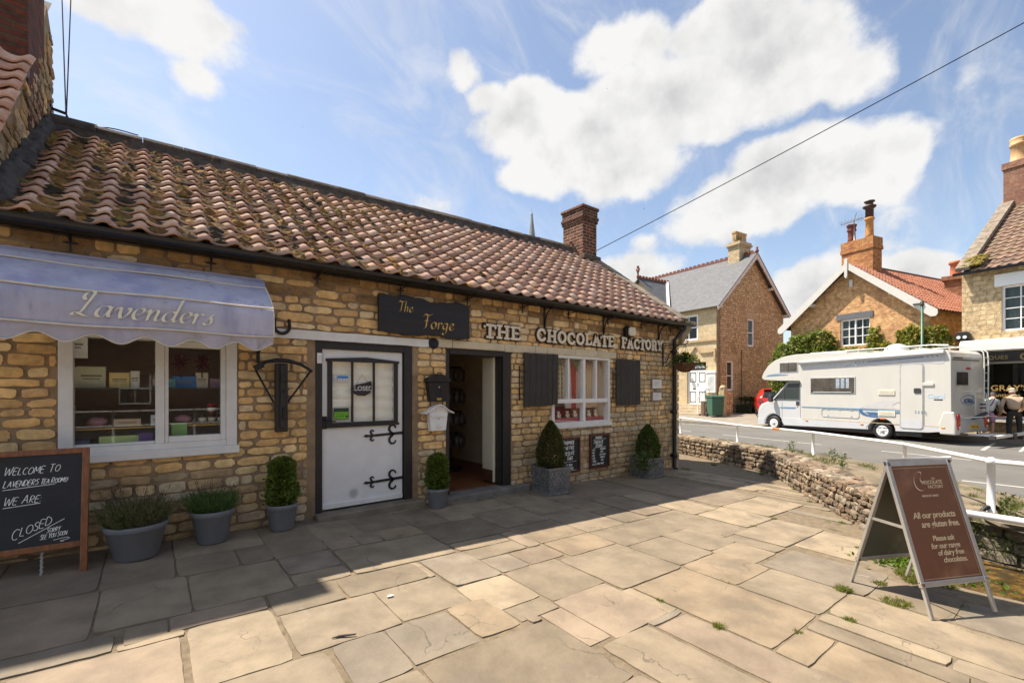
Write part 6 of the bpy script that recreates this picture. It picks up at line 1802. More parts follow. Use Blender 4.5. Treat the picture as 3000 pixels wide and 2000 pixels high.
def beck_walls():
 rnd = random.Random(23)
 pal = [(.50, .44, .34), (.42, .37, .29), (.58, .52, .42), (.34, .30, .24)]
 def colr(s, z, r):
  c = pal[r.randrange(4)]; k = r.uniform(.75, 1.1); return (c[0] * k, c[1] * k, c[2] * k)
 t = thing('beck_wall', (7.2, 0, -.4), 'pale mossy stone wall along the far side of the beck', 'wall')
 b = MB()
 xs = lambda y: 7.02 + .36 * max(0, min(1, (y + .2) / 1.2)) if y > -.2 else 7.02 - (.2 + y) * -.16
 b.grid(lambda u, v: (xs(-6 + 7.5 * u) + .02 - .0 * v, -6 + 7.5 * u, -1.0 + 1.04 * v), 30, 3)
 b.grid(lambda u, v: (xs(-6 + 7.5 * u) + .02 + .5 * v, -6 + 7.5 * u, .04 + .0 * v), 30, 1)
 core = b.build('core', mat('damp wall core', (.10, .085, .055), 1, .4, 6, .8, 30), t)
 b = MB()
 stones(b, -6, 1.5, -.55, .06, [], lambda u, z, o: (xs(u) - o, u, z), rnd, (.09, .17), (.2, .5), .018, .03, colr, .022, 5, 3)
 b.build('face_stones', RUBBLE, core)
 b = MB(); y = -6
 while y < 1.45:
  l = rnd.uniform(.3, .55); rough_stone(b, Vector((xs(y) + .15, y + l / 2, .05)), (.22, l * .48, .05), rnd.uniform(-.08, .08), rnd, colr(0, 0, rnd)); y += l
 b.build('cope_stones', RUBBLE, core)
beck_walls()
# ------------------------------------------------------------------ white railings
def railing():
 t = thing('white_railing', (9.19, .83, 0), 'long white tubular railing on posts between the low wall and the road', 'railing')
 P = [(7.2, -3.4), (8.02, .72), (11.1, 2.12), (12.6, 4.12), (14.2, 6.70), (15.8, 9.6), (17.3, 13.5)]
 tops = [.66, .625, .47, .455, .40, .42, .50]
 b = MB()
 path = [(x, y, z) for (x, y), z in zip(P, tops)]
 fine = []
 for a, c in zip(path, path[1:]):
  for i in range(6): fine.append(tuple(a[k] + (c[k] - a[k]) * i / 6 for k in range(3)))
 fine.append(path[-1])
 WR = mat('white painted rail', (.80, .80, .80), .4, .05, 10, .1, 50, spots=[((.45, .40, .34), 14, .70, .8)])
 b.tube(fine, .030, 10); b.build('top_rail', WR, t)
 b = MB(); p0, p1 = Vector(path[3]), Vector(path[4]); m = p0.lerp(p1, .42); d = (p1 - p0).normalized()
 b.tube([m - d * .14, m + d * .14], .0318, 10); b.build('orange_band', mat('orange tape', (.75, .20, .04), .5, .1), t)
 for i, ((x, y), z) in enumerate(zip(P[1:], tops[1:])):
  b = MB(); g = verge_z(x, y)
  r = .038 if i == 0 else .030
  b.tube([(x, y, g - .05), (x, y, z)], r, 12)
  if i == 0: b.sphere((x, y, z), .052, 14)
  b.build('post', WR, t)
 b = MB()
 x, y = P[1]; g = verge_z(x, y)
 vd = Vector((.8, -.6, 0))
 b.tube([Vector((x, y, g)) + vd * (.13 * math.cos(R(a))) + Vector((0, 0, .115 * math.sin(R(a)))) for a in range(-10, 191, 10)], .026, 8)
 b.build('tyre_foot', mat('black rubber', (.014, .014, .014), .6, .3, 8), t)
 t2 = thing('low_tube_rail', (7.0, .5, .1), 'single low white tube rail over the beck behind the pavement sign', 'railing')
 b = MB(); b.tube([(6.93, 1.25, .155), (6.98, .5, .15), (7.02, -.4, .14), (7.05, -2.0, .12)], .036, 10); b.build('tube', WR, t2)
 for y in (1.22, -1.9):
  b = MB(); b.tube([(6.95 if y > 0 else 7.05, y, -.5), (6.95 if y > 0 else 7.05, y, .15)], .032, 10); b.build('post', WR, t2)
railing()
# ------------------------------------------------------------------ tufts
def tufts():
 rnd = random.Random(41)
 def tuft(b, x, y, z, r, h, n, pal, w=.005):
  for i in range(n):
   a = rnd.random() * 6.283; q = math.sqrt(rnd.random()) * r
   p = Vector((x + q * math.cos(a), y + q * math.sin(a), z)); d = (Vector((0, 0, 1)) + rvec(rnd) * .8).normalized()
   c = pal[rnd.randrange(len(pal))]; leaf(b, p, d, rvec(rnd), h * rnd.uniform(.5, 1.1), w * rnd.uniform(.7, 1.5), c)
 G = [(.26, .32, .05), (.34, .38, .07), (.18, .24, .04), (.40, .38, .10)]
 b = MB()
 spots = [(4.46, 1.25, .10, .06, 240), (4.62, .92, .16, .05, 320), (4.05, 1.05, .06, .04, 120), (3.15, 1.55, .06, .05, 110), (3.05, 2.0, .05, .04, 80), (5.2, .95, .10, .06, 160), (5.55, 1.02, .12, .07, 240),
             (5.5, .75, .12, .05, 220), (3.4, 1.2, .05, .03, 60), (6.35, 2.52, .05, .03, 80), (5.75, 2.5, .06, .03, 80), (6.9, 1.95, .06, .04, 80), (7.9, 2.62, .05, .05, 80), (8.8, 3.25, .08, .05, 150), (9.9, 4.15, .09, .06, 160), (10.5, 5.3, .1, .06, 160), (8.85, 5.3, .16, .05, 200), (4.9, 1.42, .08, .05, 120)]
 for (x, y, r, h, n) in spots:
  best = min(((abs(x - e), (e, y)) for q in FLAG_RECTS if q[2] - .1 < y < q[3] + .1 for e in q[:2]), default=(9, (x, y))); best2 = min(((abs(y - e), (x, e)) for q in FLAG_RECTS if q[0] - .1 < x < q[1] + .1 for e in q[2:]), default=(9, (x, y)))
  d_, (x, y) = min(best, best2)
  tuft(b, x, y, gz(x, y) - .012, r * .6, h, n, G)
 for k in range(34):
  x = rnd.choice([3.81, 4.42, 4.97, 5.6, 6.37]); y = rnd.uniform(.3, 3.4)
  if rnd.random() < .5: x, y = rnd.uniform(3.8, 7.2), rnd.choice([1.95, 2.52, 2.92, 3.48])
  if y > 2 + (7.7 - x): continue
  for s in range(rnd.randrange(3, 9)): tuft(b, x + rnd.uniform(-.01, .01), y + s * .03, gz(x, y) - .013, .014, .022, 10, G, .004)
 tag(b.build('joint_grass', GREEN), 'grass tufts growing in the joints of the flags', 'grass', kind='stuff')
 b = MB()
 for k in range(170):
  y = rnd.uniform(-2, 8); xw, xc = wall_x(y) + .5, curb_x(y) - .3
  x = rnd.uniform(xw, max(xw + .1, xc)); tuft(b, x, y, verge_z(x, y) - .01, rnd.uniform(.05, .14), rnd.uniform(.06, .16), rnd.randrange(25, 80), [(.20, .24, .05), (.26, .27, .07), (.14, .18, .04), (.33, .30, .12)])
 for k in range(40):
  y = rnd.uniform(-1.5, 1.3); x = 7.02 + .36 * max(0, min(1, (y + .2) / 1.2)) - rnd.uniform(-.05, .08)
  for s in range(30):
   p = Vector((x + rnd.gauss(0, .04), y + rnd.gauss(0, .05), rnd.uniform(-.28, .08))); c = [(.16, .22, .05), (.22, .27, .07), (.10, .14, .03)][rnd.randrange(3)]
   leaf(b, p, rvec(rnd) + Vector((-.6, 0, -.2)), rvec(rnd), .06, .016, c)
 for (x, y) in ((8.1, .6), (7.5, .5), (7.7, .15), (10.4, 2.9), (12.6, 4.6), (11.2, 3.3)):
  for s in range(90):
   h = rnd.uniform(0, .28); p = Vector((x + rnd.gauss(0, .04), y + rnd.gauss(0, .04), verge_z(x, y) + h)); leaf(b, p, rvec(rnd) + Vector((0, 0, .3)), rvec(rnd), .06, .02, (.18, .23, .06))
 tag(b.build('verge_weeds', GREEN), 'weeds and grass on the dusty verge and beck wall', 'grass', kind='stuff')
 b = MB()
 for k in range(900):
  x, y = rnd.gauss(5.72, .13), rnd.gauss(1.0, .2)
  c = [(.18, .30, .03), (.25, .36, .05), (.13, .22, .025)][rnd.randrange(3)]
  leaf(b, Vector((x, y, gz(x, y) + rnd.uniform(-.02, .05))), rvec(rnd), rvec(rnd) + Vector((0, 0, 1.2)), .045, .035, c)
 tag(b.build('bank_herbs', GREEN), 'low bright green leaves at the beck edge', 'undergrowth', kind='stuff')
tufts()
# ------------------------------------------------------------------ houses over the road
def sash_window(t, xf, x0, x1, z0, z1, y=0.0, bars=(1, 2), frame=.06, material=None, room=True, name='window', curtain=None, sill=True):
 """a window let into the face y=0 (outside is -y) of a wall built in a local frame"""
 material = material or WHITE_GLOSS
 b = MB()
 f0, f1 = y - .01, y + .1
 b.box(x0, x0 + frame, f0, f1, z0, z1); b.box(x1 - frame, x1, f0, f1, z0, z1)
 b.box(x0 + frame, x1 - frame, f0 + .002, f1, z1 - frame, z1); b.box(x0 + frame, x1 - frame, f0 + .002, f1, z0, z0 + frame)
 nx, nz = bars
 iw = (x1 - x0 - 2 * frame) / nx; ih = (z1 - z0 - 2 * frame) / nz
 for k in range(1, nx): q = x0 + frame + iw * k; b.box(q - .016, q + .016, f0 + .02, f1, z0 + frame, z1 - frame)
 for k in range(1, nz):
  q = z0 + frame + ih * k; w = .03 if nz == 2 else .014
  b.box(x0 + frame, x1 - frame, f0 + .016, f1, q - w, q + w)
 w = b.build(name, material, t, xf=xf)
 b = MB(); b.box(x0 + frame * .6, x1 - frame * .6, y + .05, y + .056, z0 + frame * .6, z1 - frame * .6); b.build('pane', GLASS_DARK, w, xf=xf)
 b = MB()
 b.box(x0, x1, y + .45, y + .46, z0, z1); b.box(x0, x0 + .01, y + .101, y + .45, z0, z1); b.box(x1 - .01, x1, y + .101, y + .45, z0, z1); b.box(x0, x1, y + .101, y + .46, z0, z0 + .01); b.box(x0, x1, y + .101, y + .46, z1 - .01, z1)
 b.build('room_behind', mat('dim room', (.06, .05, .042), .9, .3, 2) if 'dim room' not in bpy.data.materials else bpy.data.materials['dim room'], w, xf=xf)
 if curtain:
  b = MB(); cw = (x1 - x0) * (curtain if curtain < 1 else .5)
  for (a, c) in ((x0 + .03, x0 + cw), (x1 - cw, x1 - .03)):
   b.grid(lambda u, v: (a + (c - a) * u, y + .16 + .02 * math.sin(u * 26) + .01 * math.sin(v * 3 + u * 9), z0 + .02 + (z1 - z0 - .04) * v), 36, 6)
  b.build('curtain', mat('net curtain', (.62, .62, .62), .9, .1, 6), w, xf=xf)
 if sill:
  b = MB(); b.box(x0 - .08, x1 + .08, y - .07, y + .02, z0 - .11, z0 - .002); b.build('sill', mat('window sill stone', (.34, .28, .19), .9, .2, 6, .3, 30) if 'window sill stone' not in bpy.data.materials else bpy.data.materials['window sill stone'], w, xf=xf)
 return w
def wall_with_holes(b, outline_top, x0, x1, zb, holes, y0, y1, m=0):
 """a wall slab in the local frame between x0..x1, cut round rectangular holes; outline_top(x) is its top"""
 xs = sorted(set([x0, x1] + [q for h in holes for q in h[:2]] + [x0 + (x1 - x0) * i / 16 for i in range(17)]))
 for a, c in zip(xs, xs[1:]):
  if c - a < 1e-4: continue
  mid = (a + c) / 2
  hs = sorted([h for h in holes if h[0] <= mid <= h[1]], key=lambda h: h[2])
  z = zb
  for h in hs + [None]:
   if h is None: ta, tb = outline_top(a), outline_top(c)
   else: ta = tb = h[2]
   if min(ta, tb) - z > .001:
    P = [(a, y0, z), (c, y0, z), (c, y0, tb), (a, y0, ta), (a, y1, z), (c, y1, z), (c, y1, tb), (a, y1, ta)]
    b.add(P, [(0, 1, 2, 3), (5, 4, 7, 6), (3, 2, 6, 7), (1, 0, 4, 5), (0, 3, 7, 4), (2, 1, 5, 6)], m)
   if h is not None: z = h[3]
SLATE = brickmat('grey slate', (.125, .13, .14), (.095, .10, .11), (.09, .095, .10), .26, .17, .006, dist=.002, bump=.25, var=.35, rough=.55, spots=[((.165, .17, .175), 1.1, .55, .75)])
ROCKF = brickmat('rock faced brown stone', (.70, .51, .29), (.47, .33, .18), (.28, .19, .10), .36, .15, .016, dist=.02, bump=1.0, var=.75, dark=(.24, .155, .08), freq=3, squash=.7)
ASHLAR = brickmat('pale ashlar', (.60, .48, .30), (.50, .39, .24), (.34, .26, .155), .62, .27, .006, dist=.002, bump=.25, var=.3)
DRESS = mat('dressed stone', (.44, .33, .19), .85, .15, 5, .3, 25)
BARGE = mat('worn white bargeboard', (.60, .56, .50), .7, .2, 7, .2, 20, spots=[((.30, .26, .22), 7, .6, .75)])
CLAYRED = mat('red clay ridge', (.20, .075, .05), .85, .2, 8)
CREAMBRICK = brickmat('cream brick', (.62, .50, .32), (.52, .40, .25), (.40, .33, .23), .225, .078, .008, bump=.5, var=.6, dark=(.30, .22, .13))
def institute():
 t = thing('institute', (27.2, 14.1, -.1), 'two storey stone institute with a slate roof, cream chimney and white double doors', 'building')
 ang = math.atan2(-.119, .993)
 X = Matrix.Translation((27.2, 14.1, 0)) @ Matrix.Rotation(ang, 4, 'Z')
 GW, D, EZ_, AZ = 7.6, 11.0, 6.72, 10.25
 ax = GW / 2
 gtop = lambda x: EZ_ + (AZ - EZ_) * (1 - abs(x - ax) / ax)
 holes = [(3.30, 4.05, 4.3, 6.12), (1.02, 1.76, 1.42, 3.30)]
 b = MB(); wall_with_holes(b, gtop, 0, GW, -.6, holes, 0, .4)
 b.box(GW - .4, GW, .4, D, -.6, EZ_); b.box(0, GW, D, D + .4, -.6, EZ_)
 w = b.build('gable_wall', ROCKF, t, xf=X)
 b = MB()
 door = (.72, 2.12, .55, 3.22); win = (1.30, 2.75, 4.66, 6.30)
 ys = sorted(set([.0, D] + [door[0], door[1], win[0], win[1]]))
 for a, c in zip(ys, ys[1:]):
  m_ = (a + c) / 2; z = -.6
  for h in sorted([h for h in (door, win) if h[0] <= m_ <= h[1]], key=lambda h: h[2]):
   b.box(-.012, .4, a, c, z, h[2]); z = h[3]
  b.box(-.012, .4, a, c, z, EZ_)
 fw = b.build('entrance_wall', ASHLAR, t, xf=X)
 b = MB()
 b.box(-.09, .0, -.06, D, 4.50, 4.62)
 b.box(-.07, 0, .05, .16, 3.55, 4.02); b.box(-.11, 0, .02, .19, 3.36, 3.54)
 hood = [(.25, 3.82), (1.05, 3.82), (1.42, 4.28), (1.79, 3.82), (2.7, 3.82)]
 for (y0, z0), (y1, z1) in zip(hood, hood[1:]): b.bar((-.05, y0, z0), (-.05, y1, z1), .09, .10, up=(1, 0, 0))
 b.build('string_course', DRESS, fw, xf=X)
 ov = .32
 sl = Vector((ax, 0, AZ - EZ_)); k = (AZ - EZ_) / ax
 for sgn, nm in ((-1, 'roof'), (1, 'roof')):
  b = MB()
  e0 = -ov if sgn < 0 else GW + ov
  ze = EZ_ - ov * k + .10; zr = AZ + .12
  L_ = math.hypot(ax + ov, zr - ze)
  b.box(0, D + .8, 0, L_, 0, .05)
  dirv = Vector((ax - e0, 0, zr - ze)).normalized(); yv = Vector((0, 1, 0)); nrm = yv.cross(dirv) if sgn < 0 else dirv.cross(yv)
  if nrm.z < 0: nrm = -nrm
  F = Matrix(((yv.x, dirv.x, nrm.x, e0), (yv.y, dirv.y, nrm.y, -.38), (yv.z, dirv.z, nrm.z, ze), (0, 0, 0, 1)))
  b.build(nm, SLATE, t, xf=X @ F)
 zr2, ye, yr = 9.45, 3.42, 6.0
 for sg in (-1, 1):
  yy0 = yr + sg * (yr - ye); 
  dirv = Vector((0, yr - yy0, zr2 - 6.75)).normalized(); xv = Vector((1, 0, 0)); nrm = xv.cross(dirv)
  if nrm.z < 0: nrm = -nrm
  L_ = math.hypot(yr - yy0, zr2 - 6.75)
  F = Matrix(((1, dirv.x, nrm.x, -.40), (0, dirv.y, nrm.y, yy0), (0, dirv.z, nrm.z, 6.75), (0, 0, 0, 1)))
  b = MB(); b.box(0, 4.2, 0, L_, 0, .05); r = b.build('roof', SLATE, t, xf=X @ F)
 b = MB(); b.prism([(ye + .1, 6.7), (2 * yr - ye - .1, 6.7), (yr, zr2 - .06)], -.15, .3, 'x'); b.build('wing_gable', ASHLAR, t, xf=X)
 b = MB(); b.bar((-.30, 3.36, 6.90), (2.75, 6.0, 9.62), .20, .06); b.build('valley_flashing', mat('pale lead flashing', (.55, .55, .54), .5, .1), t, xf=X)
 b = MB()
 n = 30
 b.box(ax - .09, ax + .09, -.3, D, AZ + .13, AZ + .22)
 for i in range(n):
  y = -.1 + (D - .2) * i / n
  b.prism([(y, AZ + .22), (y + .30, AZ + .22), (y + .27, AZ + .36), (y + .15, AZ + .40), (y + .03, AZ + .36)], ax - .03, ax + .03, 'x')
 b.box(-.35, 3.4, yr - .08, yr + .08, zr2 + .04, zr2 + .12)
 for i in range(11):
  x = -.3 + .33 * i; b.prism([(x, zr2 + .12), (x + .29, zr2 + .12), (x + .25, zr2 + .26), (x + .14, zr2 + .30), (x + .03, zr2 + .26)], yr - .03, yr + .03, 'y')
 b.build('ridge_cresting', CLAYRED, t, xf=X)
 b = MB()
 b.lathe([(.10, 0), (.10, .16), (.07, .2), (.06, .42), (.12, .46), (.12, .52), (.05, .58), (.05, .72)], (-.38, yr, zr2 + .08), 10)
 b.box(-.42, -.34, yr - .17, yr + .17, zr2 + .64, zr2 + .76); b.sphere((-.38, yr, zr2 + .88), .10, 8)
 b.build('finial', CLAYRED, t, xf=X)
 b = MB(); b.lathe([(.12, 0), (.10, .12), (.05, .2), (.08, .28), (.02, .36)], (ax, -.33, AZ + .2), 8); b.build('finial', CLAYRED, t, xf=X)
 b = MB()
 for sg in (-1, 1):
  e0 = ax + sg * (ax + ov); ze = EZ_ - ov * k
  P = [(e0, ze - .12), (e0 + sg * .06, ze + .06), (ax, AZ + .14), (ax, AZ - .22)]
  b.prism(P, -.36, -.30, 'y')
 b.build('bargeboard', BARGE, t, xf=X)
 for (sx, f) in ((-1, .5), (1, .5), (-1, .97), (1, .97)):
  b = MB(); x = ax + sx * ax * f; z = gtop(x) - .22; b.box(x - .07, x + .07, -.30, 0, z - .1, z + .06); b.build('purlin_end', BARGE, t, xf=X)
 b = MB(); cx0, cx1 = ax - .55, ax + .72
 b.box(cx0, cx1, .55, 1.35, 9.2, 11.0)
 ch = b.build('chimney', CREAMBRICK, t, xf=X)
 b = MB()
 for e, z0, z1 in ((.05, 11.0, 11.1), (.11, 11.1, 11.2), (.06, 11.2, 11.34)): b.box(cx0 - e, cx1 + e, .55 - e, 1.35 + e, z0 + .002, z1)
 b.build('chimney_cap', CREAMBRICK, ch, xf=X)
 for kk in range(4):
  b = MB(); x = cx0 + .17 + kk * .32
  b.box(x - .12, x + .12, .82, 1.08, 11.34, 11.95); b.box(x - .15, x + .15, .79, 1.11, 11.95, 12.06); b.build('chimney_pot', mat('buff pot', (.50, .34, .18), .8, .2, 6), ch, xf=X)
 rnd = random.Random(3)
 b = MB()
 for i in range(160):
  p = Vector((cx0 + rnd.gauss(.15, .16), .55 + rnd.uniform(0, .4), 11.33 + rnd.uniform(0, .3))); leaf(b, p, rvec(rnd) + Vector((0, 0, .6)), rvec(rnd), .12, .03, (.20, .17, .06))
 b.build('chimney_weeds', GREEN, ch, xf=X)
 for (x0, x1, z0, z1) in holes: sash_window(t, X, x0, x1, z0, z1, .06, (1, 2), .11)
 b = MB()
 for (x0, x1, z0, z1) in holes:
  b = MB(); b.box(x0 - .2, x1 + .2, -.02, .1, z1 + .004, z1 + .42); b.build('lintel', DRESS, w, xf=X)
 b = MB(); b.tube([(2.54, -.05, .6), (2.56, -.05, 4.05)], .02, 6); b.build('cable_run', BLACK_IRON, t, xf=X)
 XE = X @ Matrix(((0, 1, 0, -.012), (-1, 0, 0, 0), (0, 0, 1, 0), (0, 0, 0, 1)))     # local x -> -y, local y -> +x
 sash_window(t, XE, -win[1], -win[0], win[2], win[3], .06, (2, 2), .12)
 b = MB(); y0, y1, z0, z1 = door
 for (a, c) in ((y0, (y0 + y1) / 2 - .004), ((y0 + y1) / 2 + .004, y1)): b.box(.10, .16, a, c, z0, 2.72)
 b.box(.08, .18, y0 - .0, y0 + .06, 2.721, z1); b.box(.08, .18, y1 - .06, y1, 2.721, z1)
 d = b.build('double_door', WHITE_GLOSS, t, xf=X)
 for a in (y0 + .13, (y0 + y1) / 2 + .1):
  for (za, zb_) in ((.66, 1.36), (1.98, 2.58)):
   b = MB()
   for (p, q, r_, s) in ((a, a + .45, za, za + .035), (a, a + .45, zb_ - .035, zb_), (a, a + .035, za, zb_), (a + .415, a + .45, za, zb_)): b.box(.088, .1, p, q, r_, s)
   b.build('door_panel_bead', BLACK_IRON, d, xf=X)
 b = MB(); b.box(.085, .1, 1.55, 1.75, 1.5, 1.56); b.box(.08, .1, 1.36, 1.39, 1.7, 1.9); b.build('letter_plate', BLACK_IRON, d, xf=X)
 b = MB()
 arcp = [((y0 + y1) / 2 + .64 * math.cos(R(a)), 2.76 + .42 * math.sin(R(a))) for a in range(0, 181, 15)]
 b.prism(arcp, .09, .12, 'x'); fl = b.build('fanlight_board', BLACK_IRON, t, xf=X)
 M = X @ Matrix.Translation((.086, (y0 + y1) / 2, 2.86)) @ Matrix.Rotation(R(-90), 4, 'Z') @ Matrix.Rotation(R(90), 4, 'X')
 text_mesh('lettering', 'INSTITUTE', .20, M, WHITE_GLOSS, fl, .002, .006, spacing=1.15)
 b = MB()
 for kk in range(4): b.box(-.35 - .32 * (3 - kk), -.02, .3, 2.6, -.15, -.15 + .175 * (kk + 1) - .002 * kk)
 b.build('entrance_steps', mat('worn steps', (.44, .36, .25), .9, .2, 3, .3, 20), t, xf=X)
 b = MB()
 for sgn in (0, 1):
  b.tube([(-1.2, .45, .05), (-1.2, .45, .95), (-.35, .45, 1.5), (-.1, .45, 1.5)], .025, 8)
  break
 b.tube([(-.4, .45, .5), (-.4, .45, 1.45)], .02, 6); b.build('handrail', mat('grey rail', (.25, .25, .25), .4, metal=.6), t, xf=X)
 n_ = thing('notice_case', (26.9, 14.3, 1.4), 'white glazed notice case on the institute wall beside its doors', 'notice case')
 b = MB(); b.box(-.13, -.014, .0, .62, 1.30, 2.52); b.box(-.17, -.014, -.05, .67, 2.521, 2.66); b.build('case', WHITE_GLOSS, n_, xf=X)
 b = MB(); b.box(-.136, -.1305, .09, .53, 1.45, 2.30); b.build('sheet', mat('notice sheet', (.55, .57, .55), .4, .2, 3), n_, xf=X)
 l_ = thing('wall_lantern', (26.9, 15.9, 3.2), 'small black wall lantern by the institute door hood', 'lamp')
 b = MB(); b.bar((-.01, 2.3, 3.35), (-.35, 2.3, 3.4), .03); b.lathe([(.05, -.2), (.11, 0), (.13, .02), (.02, .14)], (-.35, 2.3, 3.2), 8); b.build('lantern', BLACK_IRON, l_, xf=X)
 return X
XI = institute()
def brick_house():
 t = thing('brick_cottage', (26, 6.7, -.3), 'orange brick house with a white bargeboarded gable and a tall pot topped chimney', 'house')
 BR = brickmat('mellow orange brick', (.62, .36, .16), (.44, .22, .09), (.50, .39, .25), .225, .078, .009, bump=.6, var=.75, dark=(.28, .13, .07))
 X = Matrix(((-.240, .971, 0, 26.71), (-.971, -.240, 0, 9.77), (0, 0, 1, 0), (0, 0, 0, 1)))
 GW = 5.9; ax = GW / 2; EZ_, AZ = 4.94, 7.30
 gtop = lambda x: EZ_ + (AZ - EZ_) * (1 - abs(x - ax) / ax)
 hole = (ax - .5, ax + .77, 3.57, 4.82)
 b = MB(); wall_with_holes(b, gtop, 0, GW, -.8, [hole], 0, .35); b.box(0, .35, .35, 11, -.8, EZ_); b.box(GW - .35, GW, .35, 11, -.8, EZ_)
 w = b.build('gable_wall', BR, t, xf=X)
 b = MB(); b.box(ax - .66, ax + .9, -.04, .1, 4.824, 5.10); b.build('lintel', mat('grey painted lintel', (.10, .105, .12), .7, .15, 6), w, xf=X)
 sash_window(t, X, *hole, .08, (4, 3), .06, curtain=.22)
 b = MB(); b.box(ax + .105, ax + .165, .06, .19, 3.61, 4.76); b.build('mullion', WHITE_GLOSS, t, xf=X)
 rnd = random.Random(6)
 k = (AZ - EZ_) / ax; ov = .42
 pal = [(1.05, .42, .24), (.95, .38, .22), (1.1, .47, .28), (.88, .34, .21)]
 REDTILE = mat('new red pantile', (.30, .30, .30), .8, .2, 9, .3, 40, attr=True)
 for sg in (1, -1):
  e0 = ax + sg * (ax + ov); ze = EZ_ - ov * k + .12
  dv = Vector((-sg * (ax + ov), 0, (AZ + .12) - ze)).normalized(); nn = Vector((sg * dv.z, 0, abs(dv.x)))
  ln = math.hypot(ax + ov, AZ + .12 - ze)
  b = MB(); 
  if sg > 0: pantiles(b, (e0, -.40, ze), (0, 1, 0), dv, nn, 11.4, ln, .24, .30, lambda c, r, q: pal[q.randrange(4)], rnd, .03, 1.0, False)
  else:
   P = [Vector((e0, -.40, ze)), Vector((e0, 11, ze))]; b.add([P[0], P[1], P[1] + dv * ln, P[0] + dv * ln], [(0, 1, 2, 3)], 0, pal[0])
  b.build('roof', REDTILE, t, xf=X)
  b = MB(); q0 = Vector((e0, -.38, ze - .03)); b.add([q0, q0 + Vector((0, 11.3, 0)), q0 + Vector((0, 11.3, 0)) + dv * ln, q0 + dv * ln], [(0, 1, 2, 3)]); b.build('roof_deck', mat('dark deck', (.03, .025, .02), .9), t, xf=X)
 b = MB()
 for i in range(24): b.prism([(ax - .13, AZ + .06), (ax - .08, AZ + .2), (ax, AZ + .24), (ax + .08, AZ + .2), (ax + .13, AZ + .06)], 1.4 + i * .42, 1.4 + i * .42 + .41, 'y')
 b.build('ridge', mat('dark ridge tile', (.12, .06, .04), .9, .2), t, xf=X)
 WB = mat('clean white bargeboard', (.54, .53, .50), .5, .05, 6)
 for sg in (1, -1):
  b = MB(); e0 = ax + sg * (ax + ov + .02); ze = EZ_ - ov * k
  P = [(e0 - sg * .42, ze + .02), (e0 - sg * .22, ze - .14), (e0 - sg * .06, ze - .14), (e0 + sg * .01, ze - .04), (e0, ze + .12), (ax, AZ + .17), (ax, AZ - .14)]
  b.prism(P, -.43, -.385, 'y'); b.build('bargeboard', WB, t, xf=X)
 b = MB(); b.prism([(ax - .06, AZ - .5), (ax, AZ - .6), (ax + .06, AZ - .5), (ax + .07, AZ + .28), (ax, AZ + .36), (ax - .07, AZ + .28)], -.47, -.38, 'y'); b.build('finial', WB, t, xf=X)
 b = MB()
 for x, z in ((ax - 1.7, gtop(ax - 1.7) - .2), (ax + 1.75, gtop(ax + 1.75) - .2)): b.box(x - .08, x + .08, -.38, 0, z - .07, z + .06)
 b.box(ax - .07, ax + .07, -.06, 0, AZ - .95, AZ - .62); b.build('purlin_end', WB, t, xf=X)
 b = MB(); c0, c1, d0, d1 = ax - .98, ax + .40, .95, 1.70
 b.box(c0, c1, d0, d1, 6.3, 8.76); ch = b.build('chimney', brickmat('banded chimney brick', (.48, .25, .09), (.36, .13, .06), (.36, .25, .14), .225, .078, .008, bump=.7, var=.7, dark=(.24, .08, .04)), t, xf=X)
 b = MB(); b.box(c0 - .05, c1 + .05, d0 - .05, d1 + .05, 8.22, 8.4); b.box(c0 - .03, c1 + .03, d0 - .03, d1 + .03, 8.4, 8.80); b.build('chimney_cap', ch.data.materials[0], ch, xf=X, bevel=.015)
 b = MB(); b.lathe([(.19, 0), (.16, .2), (.155, .55), (.20, .6), (.20, .66), (.17, .68), (.185, .78), (.22, .84), (.22, .9)], (c0 + .26, 1.32, 8.80), 14); b.build('chimney_pot', mat('dark red pot', (.17, .05, .035), .7, .2), ch, xf=X)
 b = MB(); b.lathe([(.19, 0), (.165, .2), (.155, .85), (.20, .9), (.20, .98), (.17, 1.0)], (c1 - .33, 1.32, 8.80), 14); p2 = b.build('chimney_pot', mat('orange buff pot', (.50, .24, .07), .75, .2), ch, xf=X)
 b = MB(); b.lathe([(.165, 1.0), (.165, 1.42), (.27, 1.5), (.27, 1.56), (.15, 1.62), (.15, 1.74), (.22, 1.76), (.22, 1.80), (.02, 1.84)], (c1 - .33, 1.32, 8.80), 14); b.build('cowl', mat('dark cowl', (.05, .022, .018), .5, .2), p2, xf=X)
 b = MB(); b.prism([(c0 - .25, 6.9), (c0 - .05, 6.75), (c1 + .1, 6.4), (c1 + .4, 6.5), (c1 + .02, 7.05), (c0 + .2, 7.35)], .90, 1.80, 'y'); b.build('flashing', LEAD, ch, xf=X)
 a_ = thing('tv_aerial', (27.3, 7.3, 9.2), 'small television aerial on the brick house chimney between its pots', 'aerial')
 b = MB()
 b.tube([(c0 + .52, 1.05, 8.7), (c0 + .52, 1.05, 9.81)], .018, 6); b.bar((c0 - .1, 1.05, 9.78), (c0 + 1.0, 1.05, 9.82), .03)
 for i in range(7): x = c0 - .05 + i * .15; b.bar((x, .85, 9.80), (x, 1.25, 9.80), .012); b.bar((x, 1.05, 9.66), (x, 1.05, 9.98), .012)
 b.bar((c0 + .5, 1.05, 9.76), (c0 + .62, 1.05, 10.16), .03)
 b.build('antenna', mat('grey aluminium', (.3, .3, .32), .4, metal=.7), a_, xf=X)
 pal1 = [(.26, .36, .05), (.36, .44, .08), (.18, .26, .035), (.46, .48, .11), (.28, .34, .06)]; pal2 = [(.54, .48, .08), (.46, .46, .08), (.64, .52, .13), (.32, .34, .06)]
